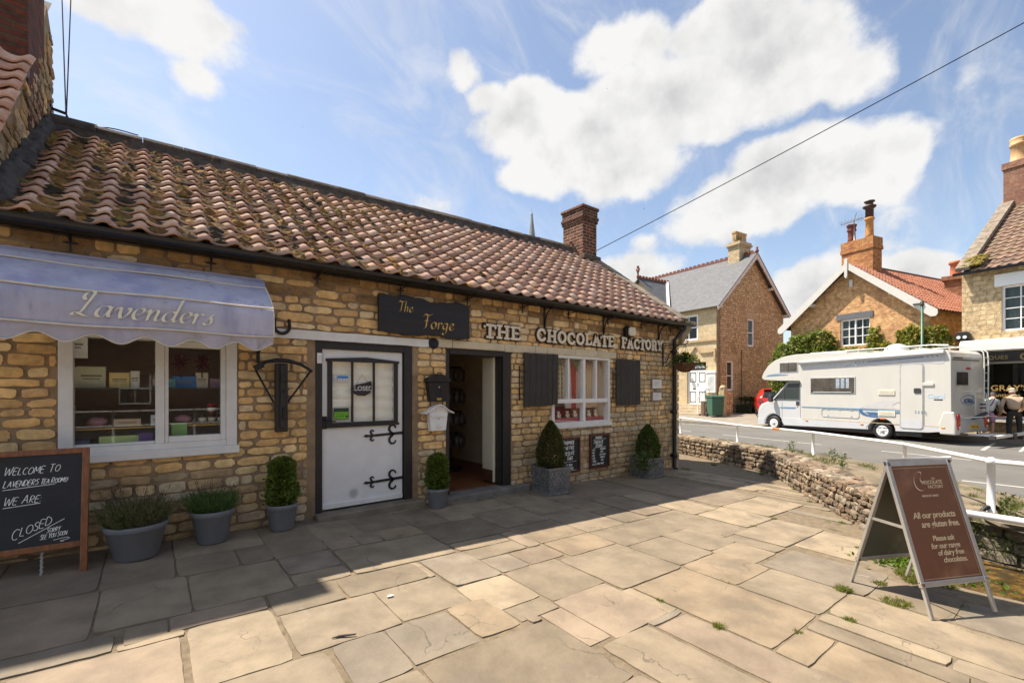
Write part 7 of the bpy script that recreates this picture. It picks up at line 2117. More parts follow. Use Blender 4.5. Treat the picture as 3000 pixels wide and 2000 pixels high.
 def creeper(name, label, blobs, pal, n, sz):
  rn = random.Random(len(label))
  tt = thing(name, (25.9, 7, 0), label, 'creeper', 'creepers on the brick house')
  b = MB(); tw = sum(q[2] * q[3] for q in blobs)
  for (x, z, w_, h_, dp) in blobs:
   for i in range(int(n * w_ * h_ / tw)):
    a, q = rn.uniform(-1, 1), rn.uniform(-1, 1)
    if a * a + q * q > 1.0 + .35 * mnoise.noise(Vector((a * 3 + x, q * 3, z))): continue
    y = -dp * math.sqrt(max(0, 1.05 - a * a * .9)) * rn.uniform(.55, 1.05) * (1 + .45 * mnoise.noise(Vector((x + a * 4, z + q * 4, 1))))
    c = pal[rn.randrange(len(pal))]; kk = rn.uniform(.7, 1.15)
    leaf(b, Vector((x + a * w_, y, z + q * h_)), rvec(rn) + Vector((0, -.3, -.5)), rvec(rn) + Vector((0, -1.0, .6)), sz * rn.uniform(.7, 1.4), sz * rn.uniform(.6, 1.0), (c[0] * kk, c[1] * kk, c[2] * kk))
  b.build('foliage', GREEN, tt, xf=X)
  b = MB()
  for (x, z, w_, h_, dp) in blobs: b.tube([(x, -.03, -.6), (x + .1, -.05, z * .5), (x, -.04, z + h_ * .6)], .02, 5)
  b.build('stem', TWIG, tt, xf=X)
 creeper('wall_creeper', 'dense green creeper bulging over the left half of the brick gable', [(-.1, 3.2, .65, .75, .6), (.7, 3.55, .75, .75, .55), (1.6, 3.7, .75, .75, .45), (-.3, 2.4, .7, 1.0, .6), (1.2, 2.6, 1.3, 1.0, .5), (2.9, 3.1, 1.3, .35, .3)], pal1, 9000, .15)
 creeper('wall_creeper', 'yellowish creeper climbing in tongues right of the brick gable window', [(3.98, 3.6, .28, .7, .22), (4.3, 3.1, .7, .5, .3), (5.05, 3.5, .25, .6, .2), (5.5, 3.6, .45, .65, .3), (6.2, 3.5, .5, .6, .3), (5.4, 3.0, 1.2, .5, .35)], pal2 + pal1[:2], 5200, .14)
 return X
brick_house()
def lamp_and_bits():
 t = thing('green_post', (25.3, 4.6, -.2), 'thin green cast lamp post in front of the red pantile roof', 'street lamp')
 b = MB(); b.lathe([(.09, -.3), (.09, .9), (.055, 1.0), (.05, 4.95)], (24.9, 4.2, 0), 12); b.build('post', mat('green paint', (.035, .10, .055), .45, .2, 8), t)
 b = MB(); b.lathe([(.04, 0), (.09, .05), (.06, .1)], (24.9, 4.2, 4.95), 10); b.obox((24.9, 4.32, 5.03), (.12, .34, .05)); b.sphere((24.9, 4.2, 5.08), .07, 8); b.build('lamp_head', mat('dark lamp head', (.05, .05, .045), .5), t)
 t = thing('church_spire', (38, 47, 0), 'slender grey lead church spire poking above the cottage ridge', 'spire')
 d = Vector((math.cos(VIEW) + (1558 - 1500) / 1333 * math.sin(VIEW), math.sin(VIEW) - (1558 - 1500) / 1333 * math.cos(VIEW))) * 60
 b = MB(); b.box(d.x - 2, d.x + 2, d.y - 2, d.y + 2, -1, 14); b.build('tower', ROCKF, t)
 b = MB(); b.lathe([(1.9, 14), (1.0, 15), (.62, 20), (.52, 20.2), (.5, 21.2), (.12, 24.4), (.16, 24.5), (.02, 24.9), (.012, 25.4)], (d.x, d.y, 0), 8, smooth=False)
 b.build('spire', mat('grey lead spire', (.23, .25, .27), .6, .25, 1.5, spots=[((.30, .40, .36), .9, .55, .7)]), t)
 t = thing('far_house', (24, 21, 0), 'mostly hidden house whose buff chimney pots show beyond the cottage coping', 'house')
 k = Vector((math.cos(VIEW) + (1840 - 1500) / 1333 * math.sin(VIEW), math.sin(VIEW) - (1840 - 1500) / 1333 * math.cos(VIEW))) * 40
 b = MB(); b.box(k.x - 4, k.x + 4, k.y, k.y + 6, -1, 7); b.prism([(k.y - .2, 7), (k.y + 6.2, 7), (k.y + 3, 10.6)], k.x - 4.2, k.x + 4.2, 'x'); b.build('body', ROCKF, t)
 b = MB(); b.box(k.x - 1.1, k.x + .9, k.y + 2.6, k.y + 3.5, 9.5, 11.75); ch = b.build('chimney', CREAMBRICK, t)
 for i in range(3):
  b = MB(); b.lathe([(.22, 0), (.18, .6), (.24, .68), (.24, .8)], (k.x - .7 + i * .62, k.y + 3.05, 11.75), 10); b.build('chimney_pot', bpy.data.materials['buff pot'], ch)
 rnd = random.Random(2)
 t = thing('distant_tree', (k.x + 1.2, k.y - 2, -.5), 'tip of a yellow green tree just beyond the cottage coping', 'tree')
 b = MB(); b.tube([(k.x + 1.4, k.y - 2, -1), (k.x + 1.3, k.y - 2, 6), (k.x + 1.4, k.y - 2, 10)], [.25, .15, .03], 7); b.build('trunk', TWIG, t)
 b = MB()
 for i in range(2200):
  v = rvec(rnd) * rnd.uniform(.4, 1); p = Vector((k.x + 1.4 + v.x * 1.8, k.y - 2 + v.y * 1.8, 8.3 + v.z * 2.1)); kk = rnd.uniform(.6, 1.2)
  leaf(b, p, rvec(rnd), rvec(rnd), .28, .2, (.22 * kk, .24 * kk, .05 * kk))
 b.build('crown', GREEN, t)
lamp_and_bits()
def shop_house():
 t = thing('stone_shop', (25, 0, -.3), 'tall pale stone house over a black fronted antiques shop at the right edge', 'shop')
 ST = brickmat('pale coursed rubble', (.62, .48, .29), (.50, .375, .215), (.42, .32, .2), .40, .19, .012, dist=.045, bump=1.0, var=.7, dark=(.34, .24, .13), freq=3, squash=.65)
 X = Matrix(((-.174, .985, 0, 25.0), (-.985, -.174, 0, 3.04), (0, 0, 1, 0), (0, 0, 0, 1)))
 WL, EZ_ = 20.0, 6.12
 win = (1.10, 2.45, 3.66, 5.33)
 win2 = (4.6, 5.95, 3.66, 5.33)
 shop = (.12, 6.6, .05, 2.75)
 b = MB(); wall_with_holes(b, lambda x: EZ_, 0, WL, -.8, [win, win2, shop], 0, .4)
 rz_, rx = 9.75, 4.9
 b.prism([(.4, -.8), (9.4, -.8), (9.4, EZ_), (rx, rz_ - .15), (.4, EZ_ + .1)], 0, .4, 'x')
 b.prism([(.4, -.8), (9.4, -.8), (9.4, EZ_), (rx, rz_ - .15), (.4, EZ_ + .1)], WL - .4, WL, 'x')
 w = b.build('wall', ST, t, xf=X)
 b = MB(); b.box(.92, 2.65, -.05, .1, 5.334, 5.78); b.build('lintel', WHITE_GLOSS, w, xf=X); b = MB(); b.box(4.4, 6.2, -.05, .1, 5.334, 5.78); b.build('lintel', WHITE_GLOSS, w, xf=X)
 for q in (win, win2): sash_window(t, X, *q, .08, (3, 4), .07, curtain=1.0)
 rnd = random.Random(16)
 dv = Vector((0, rx + .3, rz_ - 6.02)).normalized(); nn = Vector((0, -dv.z, dv.y)); ln = math.hypot(rx + .3, rz_ - 6.02)
 pal = [(.30, .21, .17), (.24, .175, .15), (.34, .25, .2), (.28, .225, .16)]
 b = MB(); pantiles(b, (.34, -.3, 6.02), (1, 0, 0), dv, nn, WL - .5, ln, .27, .33, lambda c, r, q: pal[q.randrange(4)], rnd, .035, 1.1, False)
 rf = b.build('roof', TILE, t, xf=X)
 b = MB(); q0 = Vector((.1, -.3, 5.99)); e = Vector((WL - .2, 0, 0)); q1 = q0 + dv * ln
 b.add([q0, q0 + e, q1 + e, q1, q1 + e + Vector((0, 4, -4.2)), q1 + Vector((0, 4, -4.2))], [(0, 1, 2, 3), (3, 2, 4, 5)]); b.build('roof_deck', bpy.data.materials['dark deck'], rf, xf=X)
 rot = Matrix((Vector((1, 0, 0)), dv, nn)).transposed(); b = MB(); s = 0
 while s < ln: b.obox(Vector((.12, -.34, 6.09)) + dv * (s + .4) + nn * .06, (.42, .79, .16), rot); s += .8
 b.build('coping', bpy.data.materials['lichened coping'], t, xf=X, bevel=.02)
 b = MB()
 for i in range(60):
  q = Vector((.2 + rnd.uniform(-.1, .5), -.3, 6.14)) + dv * rnd.uniform(0, .8) + nn * .1; b.sphere(q, rnd.uniform(.04, .1), 6, 0, (.34, .27, .05), (1.3, 1, .6), .2)
 tag(b.build('moss', MOSS, rf, xf=X), kind='stuff')
 b = MB(); b.tube([(-.15, -.36, 5.97), (WL, -.36, 5.94)], .06, 8); b.build('gutter', GUTTER, t, xf=X)
 b = MB(); b.box(.0, 1.5, rx - .45, rx + .45, 8.6, 11.35); ch = b.build('chimney', brickmat('red stack brick', (.30, .15, .10), (.21, .10, .075), (.36, .27, .2), .225, .078, .008, bump=.6, var=.6, dark=(.16, .07, .05)), t, xf=X)
 b = MB(); b.box(-.05, 1.55, rx - .5, rx + .5, 11.1, 11.4); b.build('chimney_cap', ch.data.materials[0], ch, xf=X, bevel=.02)
 b = MB(); b.lathe([(.34, 0), (.27, .1), (.24, .7), (.29, .74), (.29, .84), (.25, .86), (.28, 1.0), (.28, 1.08)], (.36, rx, 11.4), 16); b.build('chimney_pot', mat('tan clay pot', (.52, .32, .15), .75, .2, 6), ch, xf=X)
 b = MB(); b.box(.42, 1.7, rx - .75, rx - .46, 8.75, 9.25); b.build('flashing', LEAD, ch, xf=X)
 b = MB()
 b.box(-.0, 6.7, -.16, .0, 2.53, 2.88); fs = b.build('fascia', mat('black fascia', (.02, .016, .013), .35, .2, 5), t, xf=X)
 b = MB(); b.box(.12, 6.6, .02, .1, -.0, .28); b.box(.12, 6.6, -.02, .02, -.05, .2); b.build('stall_riser', ST, t, xf=X)
 b = MB(); b.box(.1, 6.6, -.14, .1, .281, .36); b.box(.12, .22, .0, .1, .361, 2.529)
 for x in (1.98, 3.8, 5.2): b.box(x - .05, x + .05, .0, .1, .361, 2.529)
 b.box(.12, 6.6, .0, .1, 2.46, 2.529); sf = b.build('shopfront', mat('pale grey joinery', (.52, .52, .48), .5, .06), t, xf=X)
 b = MB(); b.box(.22, 6.6, .05, .056, .361, 2.46); b.build('pane', GLASS_DARK, sf, xf=X)
 b = MB(); b.box(.12, 6.6, 1.8, 1.85, -.2, 2.7); b.box(.12, 6.6, .101, 1.8, -.1, .28); b.box(.05, .12, .4, 1.8, -.2, 2.7); b.box(.12, 6.6, .4, 1.85, 2.72, 2.75)
 b.build('shop_interior', mat('brown shop interior', (.07, .05, .035), .9, .4, 2), t, xf=X)
 goods = random.Random(9); b = MB()
 for i in range(60):
  x, z = goods.uniform(.3, 6.4), goods.choice([.30, .8, 1.25]); s = goods.uniform(.05, .16); c = goods.choice([(.5, .4, .25), (.2, .1, .06), (.6, .58, .5), (.3, .05, .04), (.12, .16, .2), (.45, .3, .08)])
  b.lathe([(s * .5, 0), (s * .7, s * .5), (s * .3, s * 1.3), (s * .45, s * 1.6)], (x, goods.uniform(.3, 1.2), z), 9, 0, c)
 b.box(.2, 6.5, .5, 1.3, .76, .79, 0, (.2, .13, .08)); b.box(.2, 6.5, .6, 1.2, 1.22, 1.24, 0, (.2, .13, .08))
 b.build('display', mat('antique wares', (.6, .6, .6), .5, .2, 8, attr=True), t, xf=X)
 b = MB(); b.prism([(-.42, 2.95), (-.42, 3.24), (-.30, 3.36), (-.02, 3.40), (-.02, 2.90)], .05, 6.8, 'x'); b.build('shop_blind_box', mat('white blind box', (.72, .71, .68), .5, .05, 4), t, xf=X, bevel=.01)
 GL = mat('gold leaf', (.34, .23, .08), .35, .15, 10)
 M = lambda x, z, y=-.166: X @ Matrix.Translation((x, y, z)) @ Matrix.Rotation(R(90), 4, 'X')
 text_mesh('lettering', 'ANTIQUES', .19, M(.80, 2.62), GL, fs, .004, .004, spacing=1.15)
 text_mesh('lettering', 'G', .34, M(1.72, 2.57), GL, fs, .004, .010)
 text_mesh('lettering', 'RAY\'S', .34, M(2.45, 2.57), GL, fs, .004, .010)
 text_mesh('lettering', 'GRAY\'S', .30, M(1.28, 1.45, .046), GL, sf, .001, .004)
 text_mesh('lettering', 'antiques', .20, M(1.24, 1.22, .046), GL, sf, .001, .002)
 a = thing('alarm_box', (24.9, 2.9, 3.2), 'black twin lens floodlight box on the corner above the shop blind', 'wall lamp')
 b = MB(); b.prism([(-.12, 3.40), (.30, 3.40), (.30, 3.62), (.22, 3.74), (-.04, 3.74), (-.12, 3.62)], -.30, -.03, 'y'); b.build('housing', BLACK_IRON, a, xf=X, bevel=.02)
 for q in (.0, .18):
  b = MB(); b.lathe([(.06, -.02), (.06, .02)], (q, -.31, 3.52), 10, axis='y'); b.build('lens', WHITE_GLOSS, a, xf=X)
 r = thing('hidden_house', (30, 4.0, 0), 'house hidden behind, with only a low stack and one clay pot above the red roof', 'house')
 b = MB(); b.box(30, 36, .5, 3.6, -1, 5.5); b.build('body', ST, r)
 b = MB(); b.box(31.0, 33.4, 3.0, 4.4, 5.0, 6.9); ch = b.build('chimney', brickmat('low stack brick', (.34, .17, .09), (.25, .10, .06), (.30, .22, .15), bump=.6, var=.7), r)
 b = MB(); b.box(30.9, 33.5, 2.9, 4.5, 6.9, 7.1); b.build('chimney_cap', ch.data.materials[0], ch)
 b = MB(); b.lathe([(.26, 0), (.22, .1), (.2, .6), (.27, .66), (.27, .78)], (31.5, 4.05, 7.1), 12); b.build('chimney_pot', mat('terracotta pot', (.48, .15, .075), .75, .15), ch)
shop_house()
def far_street_bits():
 def onto(u, v, dist):
  d = Vector((math.cos(VIEW) + (u - 1500) / 1333 * math.sin(VIEW), math.sin(VIEW) - (u - 1500) / 1333 * math.cos(VIEW))); return d.x * dist, d.y * dist
 x, y = onto(2094, 0, 26.6); g = pav_z(x, y)
 t = thing('green_bin', (x, y, g), 'dark green wheeled bin standing in front of the institute', 'bin')
 GP = mat('green plastic', (.03, .10, .065), .45, .12, 6)
 rot = Matrix.Translation((x, y, g)) @ Matrix.Rotation(R(-35), 4, 'Z')
 b = MB(); v = [(-.30, -.3, .06), (.30, -.3, .06), (.30, .3, .06), (-.30, .3, .06), (-.35, -.38, 1.12), (.35, -.38, 1.12), (.35, .36, 1.12), (-.35, .36, 1.12)]
 b.add(v, [(3, 2, 1, 0), (0, 1, 5, 4), (1, 2, 6, 5), (2, 3, 7, 6), (3, 0, 4, 7), (4, 5, 6, 7)]); b.build('body', GP, t, xf=rot, bevel=.03)
 b = MB(); b.prism([(-.42, 1.12), (.42, 1.12), (.42, 1.19), (.3, 1.26), (-.3, 1.24), (-.42, 1.17)], -.39, .39, 'x'); b.build('lid', GP, t, xf=rot, bevel=.015)
 for sx in (-.33, .33):
  b = MB(); b.lathe([(.02, -.03), (.12, -.03), (.12, .03), (.02, .03)], (sx, .32, .12), 14, axis='x'); b.build('wheel', bpy.data.materials['black rubber'], t, xf=rot)
 x, y = onto(2068, 0, 27.4); g = pav_z(x, y)
 t = thing('litter_bin', (x, y, g), 'small brown slatted litter bin beside the green wheeled bin', 'bin')
 b = MB()
 for i in range(18): a = R(20 * i); b.bar((x + .26 * math.cos(a), y + .26 * math.sin(a), g), (x + .27 * math.cos(a), y + .27 * math.sin(a), g + .86), .06, .02, up=(math.cos(a), math.sin(a), 0))
 b.lathe([(.25, .02), (.25, .8)], (x, y, g), 16); b.build('slatted_body', mat('brown slats', (.20, .14, .09), .8, .2), t)
 b = MB(); b.lathe([(.29, .84), (.29, .9), (.24, .92)], (x, y, g), 18); b.build('rim', mat('grey rim', (.35, .34, .32), .6), t)
 for (u, lab, w_) in ((2118, 'square pale stone gatepost with a rounded cap in front of the institute', .16), ):
  x, y = onto(u, 0, 26.6); g = pav_z(x, y)
  t = thing('gatepost', (x, y, g), lab, 'gatepost')
  b = MB(); b.box(x - w_, x + w_, y - w_, y + w_, g - .1, g + 1.62); b.build('shaft', DRESS, t, bevel=.03)
  b = MB(); b.lathe([(w_ * 1.2, 0), (w_ * 1.15, .06), (.1, .18), (.01, .2)], (x, y, g + 1.62), 12); b.build('cap', DRESS, t)
 (xa, ya), (xb, yb) = onto(2122, 0, 26.9), onto(2146, 0, 27.2)
 t = thing('stub_wall', (xa, ya, pav_z(xa, ya)), 'short brown stone wall stub between the gatepost and the hedge', 'wall')
 b = MB(); b.prism([(xa, ya), (xb, yb), (xb + .3, yb + .5), (xa + .3, ya + .5)], pav_z(xa, ya) - .2, pav_z(xa, ya) + 1.42, 'z'); b.build('body', ROCKF, t)
 rnd = random.Random(55)
 t = thing('clipped_hedge', (28.5, 13.2, 0), 'dark green hedge along the foot of the institute gable', 'hedge')
 b = MB()
 for i in range(5200):
  x = rnd.uniform(1.3, 6.8); y = rnd.uniform(-1.5, -.35); z = rnd.uniform(-.1, .98 - .05 * x) 
  if rnd.random() < .75:
   if rnd.random() < .5: z = .98 - .05 * x + rnd.gauss(0, .06)
   else: y = -1.5 + rnd.gauss(0, .06)
  kk = rnd.uniform(.6, 1.2); leaf(b, XI @ Vector((x, y, z + .02)), rvec(rnd), rvec(rnd) + Vector((-.4, -.4, .6)), .11, .07, (.075 * kk, .11 * kk, .028 * kk))
 b.build('foliage', GREEN, t)
 b = MB(); b.box(1.4, 6.7, -1.4, -.4, -.3, .55); b.build('stem', mat('dark hedge core', (.02, .028, .01), 1, .4, 6), t, xf=XI)
 b = MB(); P = [XI @ Vector(p) for p in ((.8, -1.6, 0), (9, -1.6, 0), (9, -4.6, 0), (-1.2, -4.6, 0))]
 b.add([(p.x, p.y, pav_z(p.x, p.y) + .02) for p in P], [(3, 2, 1, 0)]); tag(b.build('drive', mat('brown drive', (.17, .13, .10), .95, .2, 2, .3, 40)), kind='structure')
far_street_bits()
# ------------------------------------------------------------------ the other side of the street, behind the photographer (seen in the window glass)
def behind():
 BR2 = brickmat('dull red terrace brick', (.085, .035, .022), (.065, .028, .02), (.09, .07, .055), bump=.3, var=.5)
 t = thing('brick_terrace', (1, -17, -.5), 'red brick terrace house across the street, seen only in the window glass', 'house')
 X = Matrix.Translation((14, -16.5, 0)) @ Matrix.Rotation(R(180), 4, 'Z')
 holes = [(x, x + 1.2, z, z + 1.5) for x in (-10, -5, 0, 4.5, 9.5, 14, 18) for z in (.8, 3.6)]
 b = MB(); wall_with_holes(b, lambda x: 5.8, -22, 26, -1, holes, 0, .4); b.build('wall', BR2, t, xf=X)
 for h in holes: sash_window(t, X, *h, .08, (2, 2), .07, curtain=.25)
 b = MB(); b.prism([(-.4, 5.7), (8.4, 5.7), (4, 9.2)], -22, 26, 'x'); b.build('roof', SLATE, t, xf=X)
 b = MB(); b.box(-14, 22, -10.6, -10.3, -1, .6); wl = b.build('yard_wall', mat('dark yard wall', (.07, .055, .04), .95, .4, 3)); tag(wl, 'low stone wall across the street, seen only in the window glass', 'wall')
 b = MB()
 b.add([(-40, -24, -.36), (20, -24, -.36), (20, -6.2, -.36), (-40, -6.2, -.36)], [(0, 1, 2, 3)]); tag(b.build('side_street', ASPHALT), kind='structure')
 WR = bpy.data.materials['white painted rail']
 t = thing('street_railing', (0, -5, -.1), 'white two bar street railing behind the viewpoint, seen only in the window glass', 'railing')
 for z in (.5, .9):
  b = MB(); b.tube([(-8, -5.2, z), (5, -5.2, z)], .03, 8); b.build('rail', WR, t)
 for i in range(8):
  b = MB(); b.tube([(-8 + i * 1.8, -5.2, -.2), (-8 + i * 1.8, -5.2, .93)], .035, 8); b.build('post', WR, t)
behind()
# ------------------------------------------------------------------ the motorhome
def motorhome():
 a = R(14.4)
 X = Matrix(((math.sin(a), -math.cos(a), 0, 21.26), (math.cos(a), math.sin(a), 0, 2.85), (0, 0, 1, 0), (0, 0, 0, 1)))
 t = thing('motorhome', (22, 5.9, -.39), 'white motorhome with blue stripes parked on the far side of the road', 'motorhome')
 W = 2.22
 BODY = mat('off white gel coat', (.55, .54, .50), .3, .04, 2, .03, 8, coat=.3, spots=[((.46, .44, .39), 1.6, .58, .8)], stretch=(1, 1, .4))
 CABW = mat('white car paint', (.54, .55, .56), .22, .02, 3, coat=.6)
 GREYP = mat('pale grey skirt', (.52, .54, .56), .4, .04, 3)
 BLUE = mat('blue stripe', (.045, .13, .27), .35, .05); LBLUE = mat('mid blue stripe', (.10, .24, .40), .35, .05); LGREY = mat('light grey decal', (.50, .50, .50), .4, .05)
 RUB = bpy.data.materials['black rubber']
 TRIM = mat('dark trim', (.035, .035, .038), .5, .1, 8); ALUW = mat('white alloy trim', (.70, .70, .69), .35, .05)
 GL = glassmat('tinted vehicle glass', (.30, .33, .33), .10)
 def wheelarch(cx, r, z0):
  return [(cx + r * math.cos(R(q)), -.08 + r * math.sin(R(q))) for q in range(180, -1, -15) if -.08 + r * math.sin(R(q)) >= z0]
 low = -.05
 prof = [(0.03, .10), (.0, .30), (-.01, .8), (0.0, 2.62), (.05, 2.76), (.16, 2.85), (.3, 2.88), (2.0, 2.93), (3.3, 2.97), (4.2, 3.05), (5.42, 3.06), (6.0, 2.99), (6.40, 2.85), (6.75, 2.60), (6.98, 2.28), (7.06, 2.10), (7.03, 2.0), (6.92, 1.95), (6.2, 1.90), (5.22, 1.88), (5.12, 1.7), (5.12, -.12), (2.52, -.06)]
 arch = [(2.06 + .46 * math.cos(R(q)), -.06 + .46 * math.sin(R(q))) for q in range(0, 181, 15)]
 prof = prof + arch + [(1.58, -.05), (.62, -.02)]
 b = MB(); b.prism([(x, z) for x, z in prof], -W, 0.0, 'y')
 body = b.build('body', BODY, t, xf=X, bevel=.06, seg=3)
 cp = [(5.14, -.12), (5.14, 1.87), (5.86, 1.86), (6.64, 1.02), (6.72, .98), (7.18, .80), (7.30, .66), (7.37, .40), (7.38, .1), (7.33, -.16), (7.0, -.18)]
 arch = [(6.54 + .42 * math.cos(R(q)), -.08 + .42 * math.sin(R(q))) for q in range(0, 181, 15) if -.08 + .42 * math.sin(R(q)) > -.18]
 cp = cp + arch + [(6.0, -.15)]
 b = MB(); b.prism(cp, -W + .14, -.12, 'y')
 cab = b.build('cab', CABW, t, xf=X, bevel=.05, seg=3)
 b = MB()
 b.prism([(5.13, -.13), (5.13, .20), (6.15, .20), (6.10, .0), (6.02, -.145)], -.119, -.108, 'y')
 b.prism([(6.99, -.17), (7.02, .1), (7.39, .1), (7.36, .30), (7.395, .28), (7.40, .05), (7.345, -.18)], -W + .13, -.11, 'y')
 b.build('bumper', GREYP, cab, xf=X, bevel=.02)
 b = MB()
 sk = [(.10, .06), (.10, .20), (1.46, .20), (1.55, .12), (1.58, -.04), (.62, -.01)]
 b.prism(sk, .001, .010, 'y'); b.prism([(2.56, -.05), (2.56, .06), (2.42, .20), (5.10, .20), (5.10, -.115)], .001, .010, 'y')
 b.build('skirt', GREYP, body, xf=X)
 b = MB(); b.box(.1, .78, .0, .013, .205, .225); b.box(1.45, 5.1, .0, .013, .205, .225); b.build('trim_line', mat('beige trim line', (.52, .40, .26), .5), body, xf=X)
 b = MB()
 b.prism([(5.26, -.08), (5.26, 1.80), (5.30, 1.83)], -.121, -.112, 'y')
 for p, q in (((5.26, -.08), (5.26, 1.82)), ((6.12, .0), (6.12, .92)), ((5.26, -.08), (6.02, -.08)), ((5.26, 1.82), (5.84, 1.82))): b.bar((p[0], -.118, p[1]), (q[0], -.118, q[1]), .012, .012)
 b.build('door_seam', mat('grey seam', (.30, .31, .32), .6), cab, xf=X)
 b = MB()
 b.prism([(5.33, 1.05), (5.33, 1.78), (5.80, 1.78), (5.98, 1.57), (5.98, 1.05)], -.125, -.112, 'y'); b.prism([(6.02, 1.05), (6.02, 1.52), (6.46, 1.05)], -.125, -.112, 'y')
 b.build('side_window', GL, cab, xf=X)
 b = MB()
 fr_ = [(5.30, 1.02), (5.30, 1.81), (5.82, 1.81), (6.52, 1.02)]
 for i in range(4): p, q = fr_[i], fr_[(i + 1) % 4]; b.bar((p[0], -.120, p[1]), (q[0], -.120, q[1]), .035, .018)
 b.bar((6.0, -.120, 1.03), (6.0, -.120, 1.56), .035, .018)
 b.build('window_rubber', TRIM, cab, xf=X)
 b = MB(); q0, q1 = Vector((6.62, 0, 1.05)), Vector((5.90, 0, 1.83)); n = Vector((.75, 0, .69)) * .06
 b.add([(q0.x + n.x, -.28, q0.z + n.z), (q0.x + n.x, -W + .3, q0.z + n.z), (q1.x + n.x, -W + .32, q1.z + n.z), (q1.x + n.x, -.30, q1.z + n.z)], [(0, 1, 2, 3)]); b.build('windscreen', mat('dark windscreen', (.03, .04, .045), .06, .1), cab, xf=X)
 b = MB(); b.prism([(6.46, .92), (6.48, 1.22), (6.58, 1.28), (6.66, 1.2), (6.66, .95), (6.58, .90)], .0, .14, 'y'); b.bar((6.42, -.12, 1.02), (6.52, .02, 1.02), .08, .05); b.build('door_mirror', TRIM, cab, xf=X, bevel=.02)
 b = MB(); b.box(5.30, 5.46, -.125, -.108, .78, .96); b.box(5.36, 5.40, -.12, -.105, .70, .75); b.build('door_handle', TRIM, cab, xf=X, bevel=.008)
 ORG = mat('amber lens', (.75, .22, .02), .3, .05)
 for (p, s_) in (((6.62, -.13, .84), .05), ((4.9, .016, .14), .05), ((2.72, .016, .13), .05), ((.2, .016, .18), .055)):
  b = MB(); b.sphere(p, s_, 10, 0, (1, 1, 1), (1.25, .35, .6)); b.build('side_marker', ORG, t, xf=X)
 b = MB(); b.box(1.92, 2.10, .0, .012, .36, .41); b.build('side_marker', mat('orange reflector', (.6, .12, .02), .3), t, xf=X)
 b = MB(); b.prism([(7.24, .42), (7.12, .62), (7.20, .72), (7.33, .52)], -.30, -.115, 'y'); b.build('headlight', mat('headlamp glass', (.62, .64, .66), .1, .05, coat=.5), cab, xf=X, bevel=.01)
 def wheel(cx, y, steel):
  b = MB(); b.lathe([(.19, -.10), (.29, -.105), (.325, -.07), (.33, 0), (.325, .07), (.29, .105), (.205, .10), (.20, .03)], (cx, y, -.07), 28, axis='y')
  w = b.build('wheel', RUB, t, xf=X)
  b = MB(); b.lathe([(.205, .095), (.20, .06), (.175, .05), (.15, .085), (.06, .10), (.055, .125), (.001, .125)], (cx, y, -.07), 28, axis='y'); b.build('hub_cap', ALUW, w, xf=X)
  b = MB()
  for k in range(8 if steel else 6):
   q = 2 * math.pi * k / (8 if steel else 6); b.lathe([(.018, .094), (.018, .098), (.0005, .0985)], (cx + .125 * math.cos(q), y, -.07 + .125 * math.sin(q)), 8, axis='y')
  b.build('hub_hole', TRIM, w, xf=X)
 wheel(6.54, -.22, True); wheel(2.06, -.16, False); wheel(6.54, -W + .22, True); wheel(2.06, -W + .16, False)
 b = MB(); b.box(.9, 6.6, -W + .1, -.2, -.22, -.02); b.box(5.2, 6.9, -W + .2, -.2, -.14, .3); b.box(1.5, 2.6, -W + .35, -.32, -.05, .5); b.box(5.6, 6.8, -W + .4, -.45, -.2, .6); b.build('chassis', TRIM, t, xf=X)
 def van_window(x0, x1, z0, z1, split=False, name='window'):
  b = MB(); b.box(x0 - .04, x1 + .04, .0, .018, z0 - .04, z1 + .04); w = b.build(name, mat('grey window rim', (.45, .45, .44), .4) if 'grey window rim' not in bpy.data.materials else bpy.data.materials['grey window rim'], body, xf=X, bevel=.012)
  b = MB(); b.box(x0, x1, .0182, .028, z0, z1); b.build('pane', mat('dark acrylic', (.055, .045, .04), .05, .6, 2.2, coat=.5, spots=[((.25, .20, .16), 2.4, .60, .75), ((.12, .16, .05), 3.5, .66, .75)]) if 'dark acrylic' not in bpy.data.materials else bpy.data.materials['dark acrylic'], w, xf=X, bevel=.008)
  if split:
   b = MB(); m = (x0 + x1) / 2; b.box(m - .02, m + .02, .0284, .034, z0, z1); b.build('slider', TRIM, w, xf=X)
  else:
   b = MB(); b.box(x0 + .1, x1 - .1, .029, .04, z0 + .02, z0 + .04); b.build('catch', ALUW, w, xf=X)
  return w
 w1 = van_window(2.99, 4.71, 1.36, 1.97)
 van_window(5.33, 6.13, 2.31, 2.70, True)
 b = MB(); b.grid(lambda u, v: (3.18 + .55 * u, .0292 + .002 * math.sin(u * 18), 1.55 + .40 * v), 20, 3); b.build('curtain', mat('blue striped curtain', (.30, .36, .42), .8, .3, 9), w1, xf=X)
 b = MB()
 def rrect(x0, x1, z0, z1, r): return [(x1 - r + r * math.cos(R(q)), z1 - r + r * math.sin(R(q))) for q in (0, 30, 60, 90)] + [(x0 + r + r * math.cos(R(q)), z1 - r + r * math.sin(R(q))) for q in (90, 120, 150, 180)] + [(x0 + r + r * math.cos(R(q)), z0 + r + r * math.sin(R(q))) for q in (180, 210, 240, 270)] + [(x1 - r + r * math.cos(R(q)), z0 + r + r * math.sin(R(q))) for q in (270, 300, 330, 360)]
 b.prism(rrect(.74, 1.46, .05, 2.42, .10), .0, .014, 'y', 1); b.prism(rrect(.775, 1.425, .085, 2.385, .085), .0141, .024, 'y', 0)
 d = b.build('door', [BODY, bpy.data.materials['grey seam']], body, xf=X)
 b = MB(); b.prism(rrect(.80, 1.40, .10, .42, .07), .0242, .027, 'y'); b.build('kick_panel', GREYP, d, xf=X)
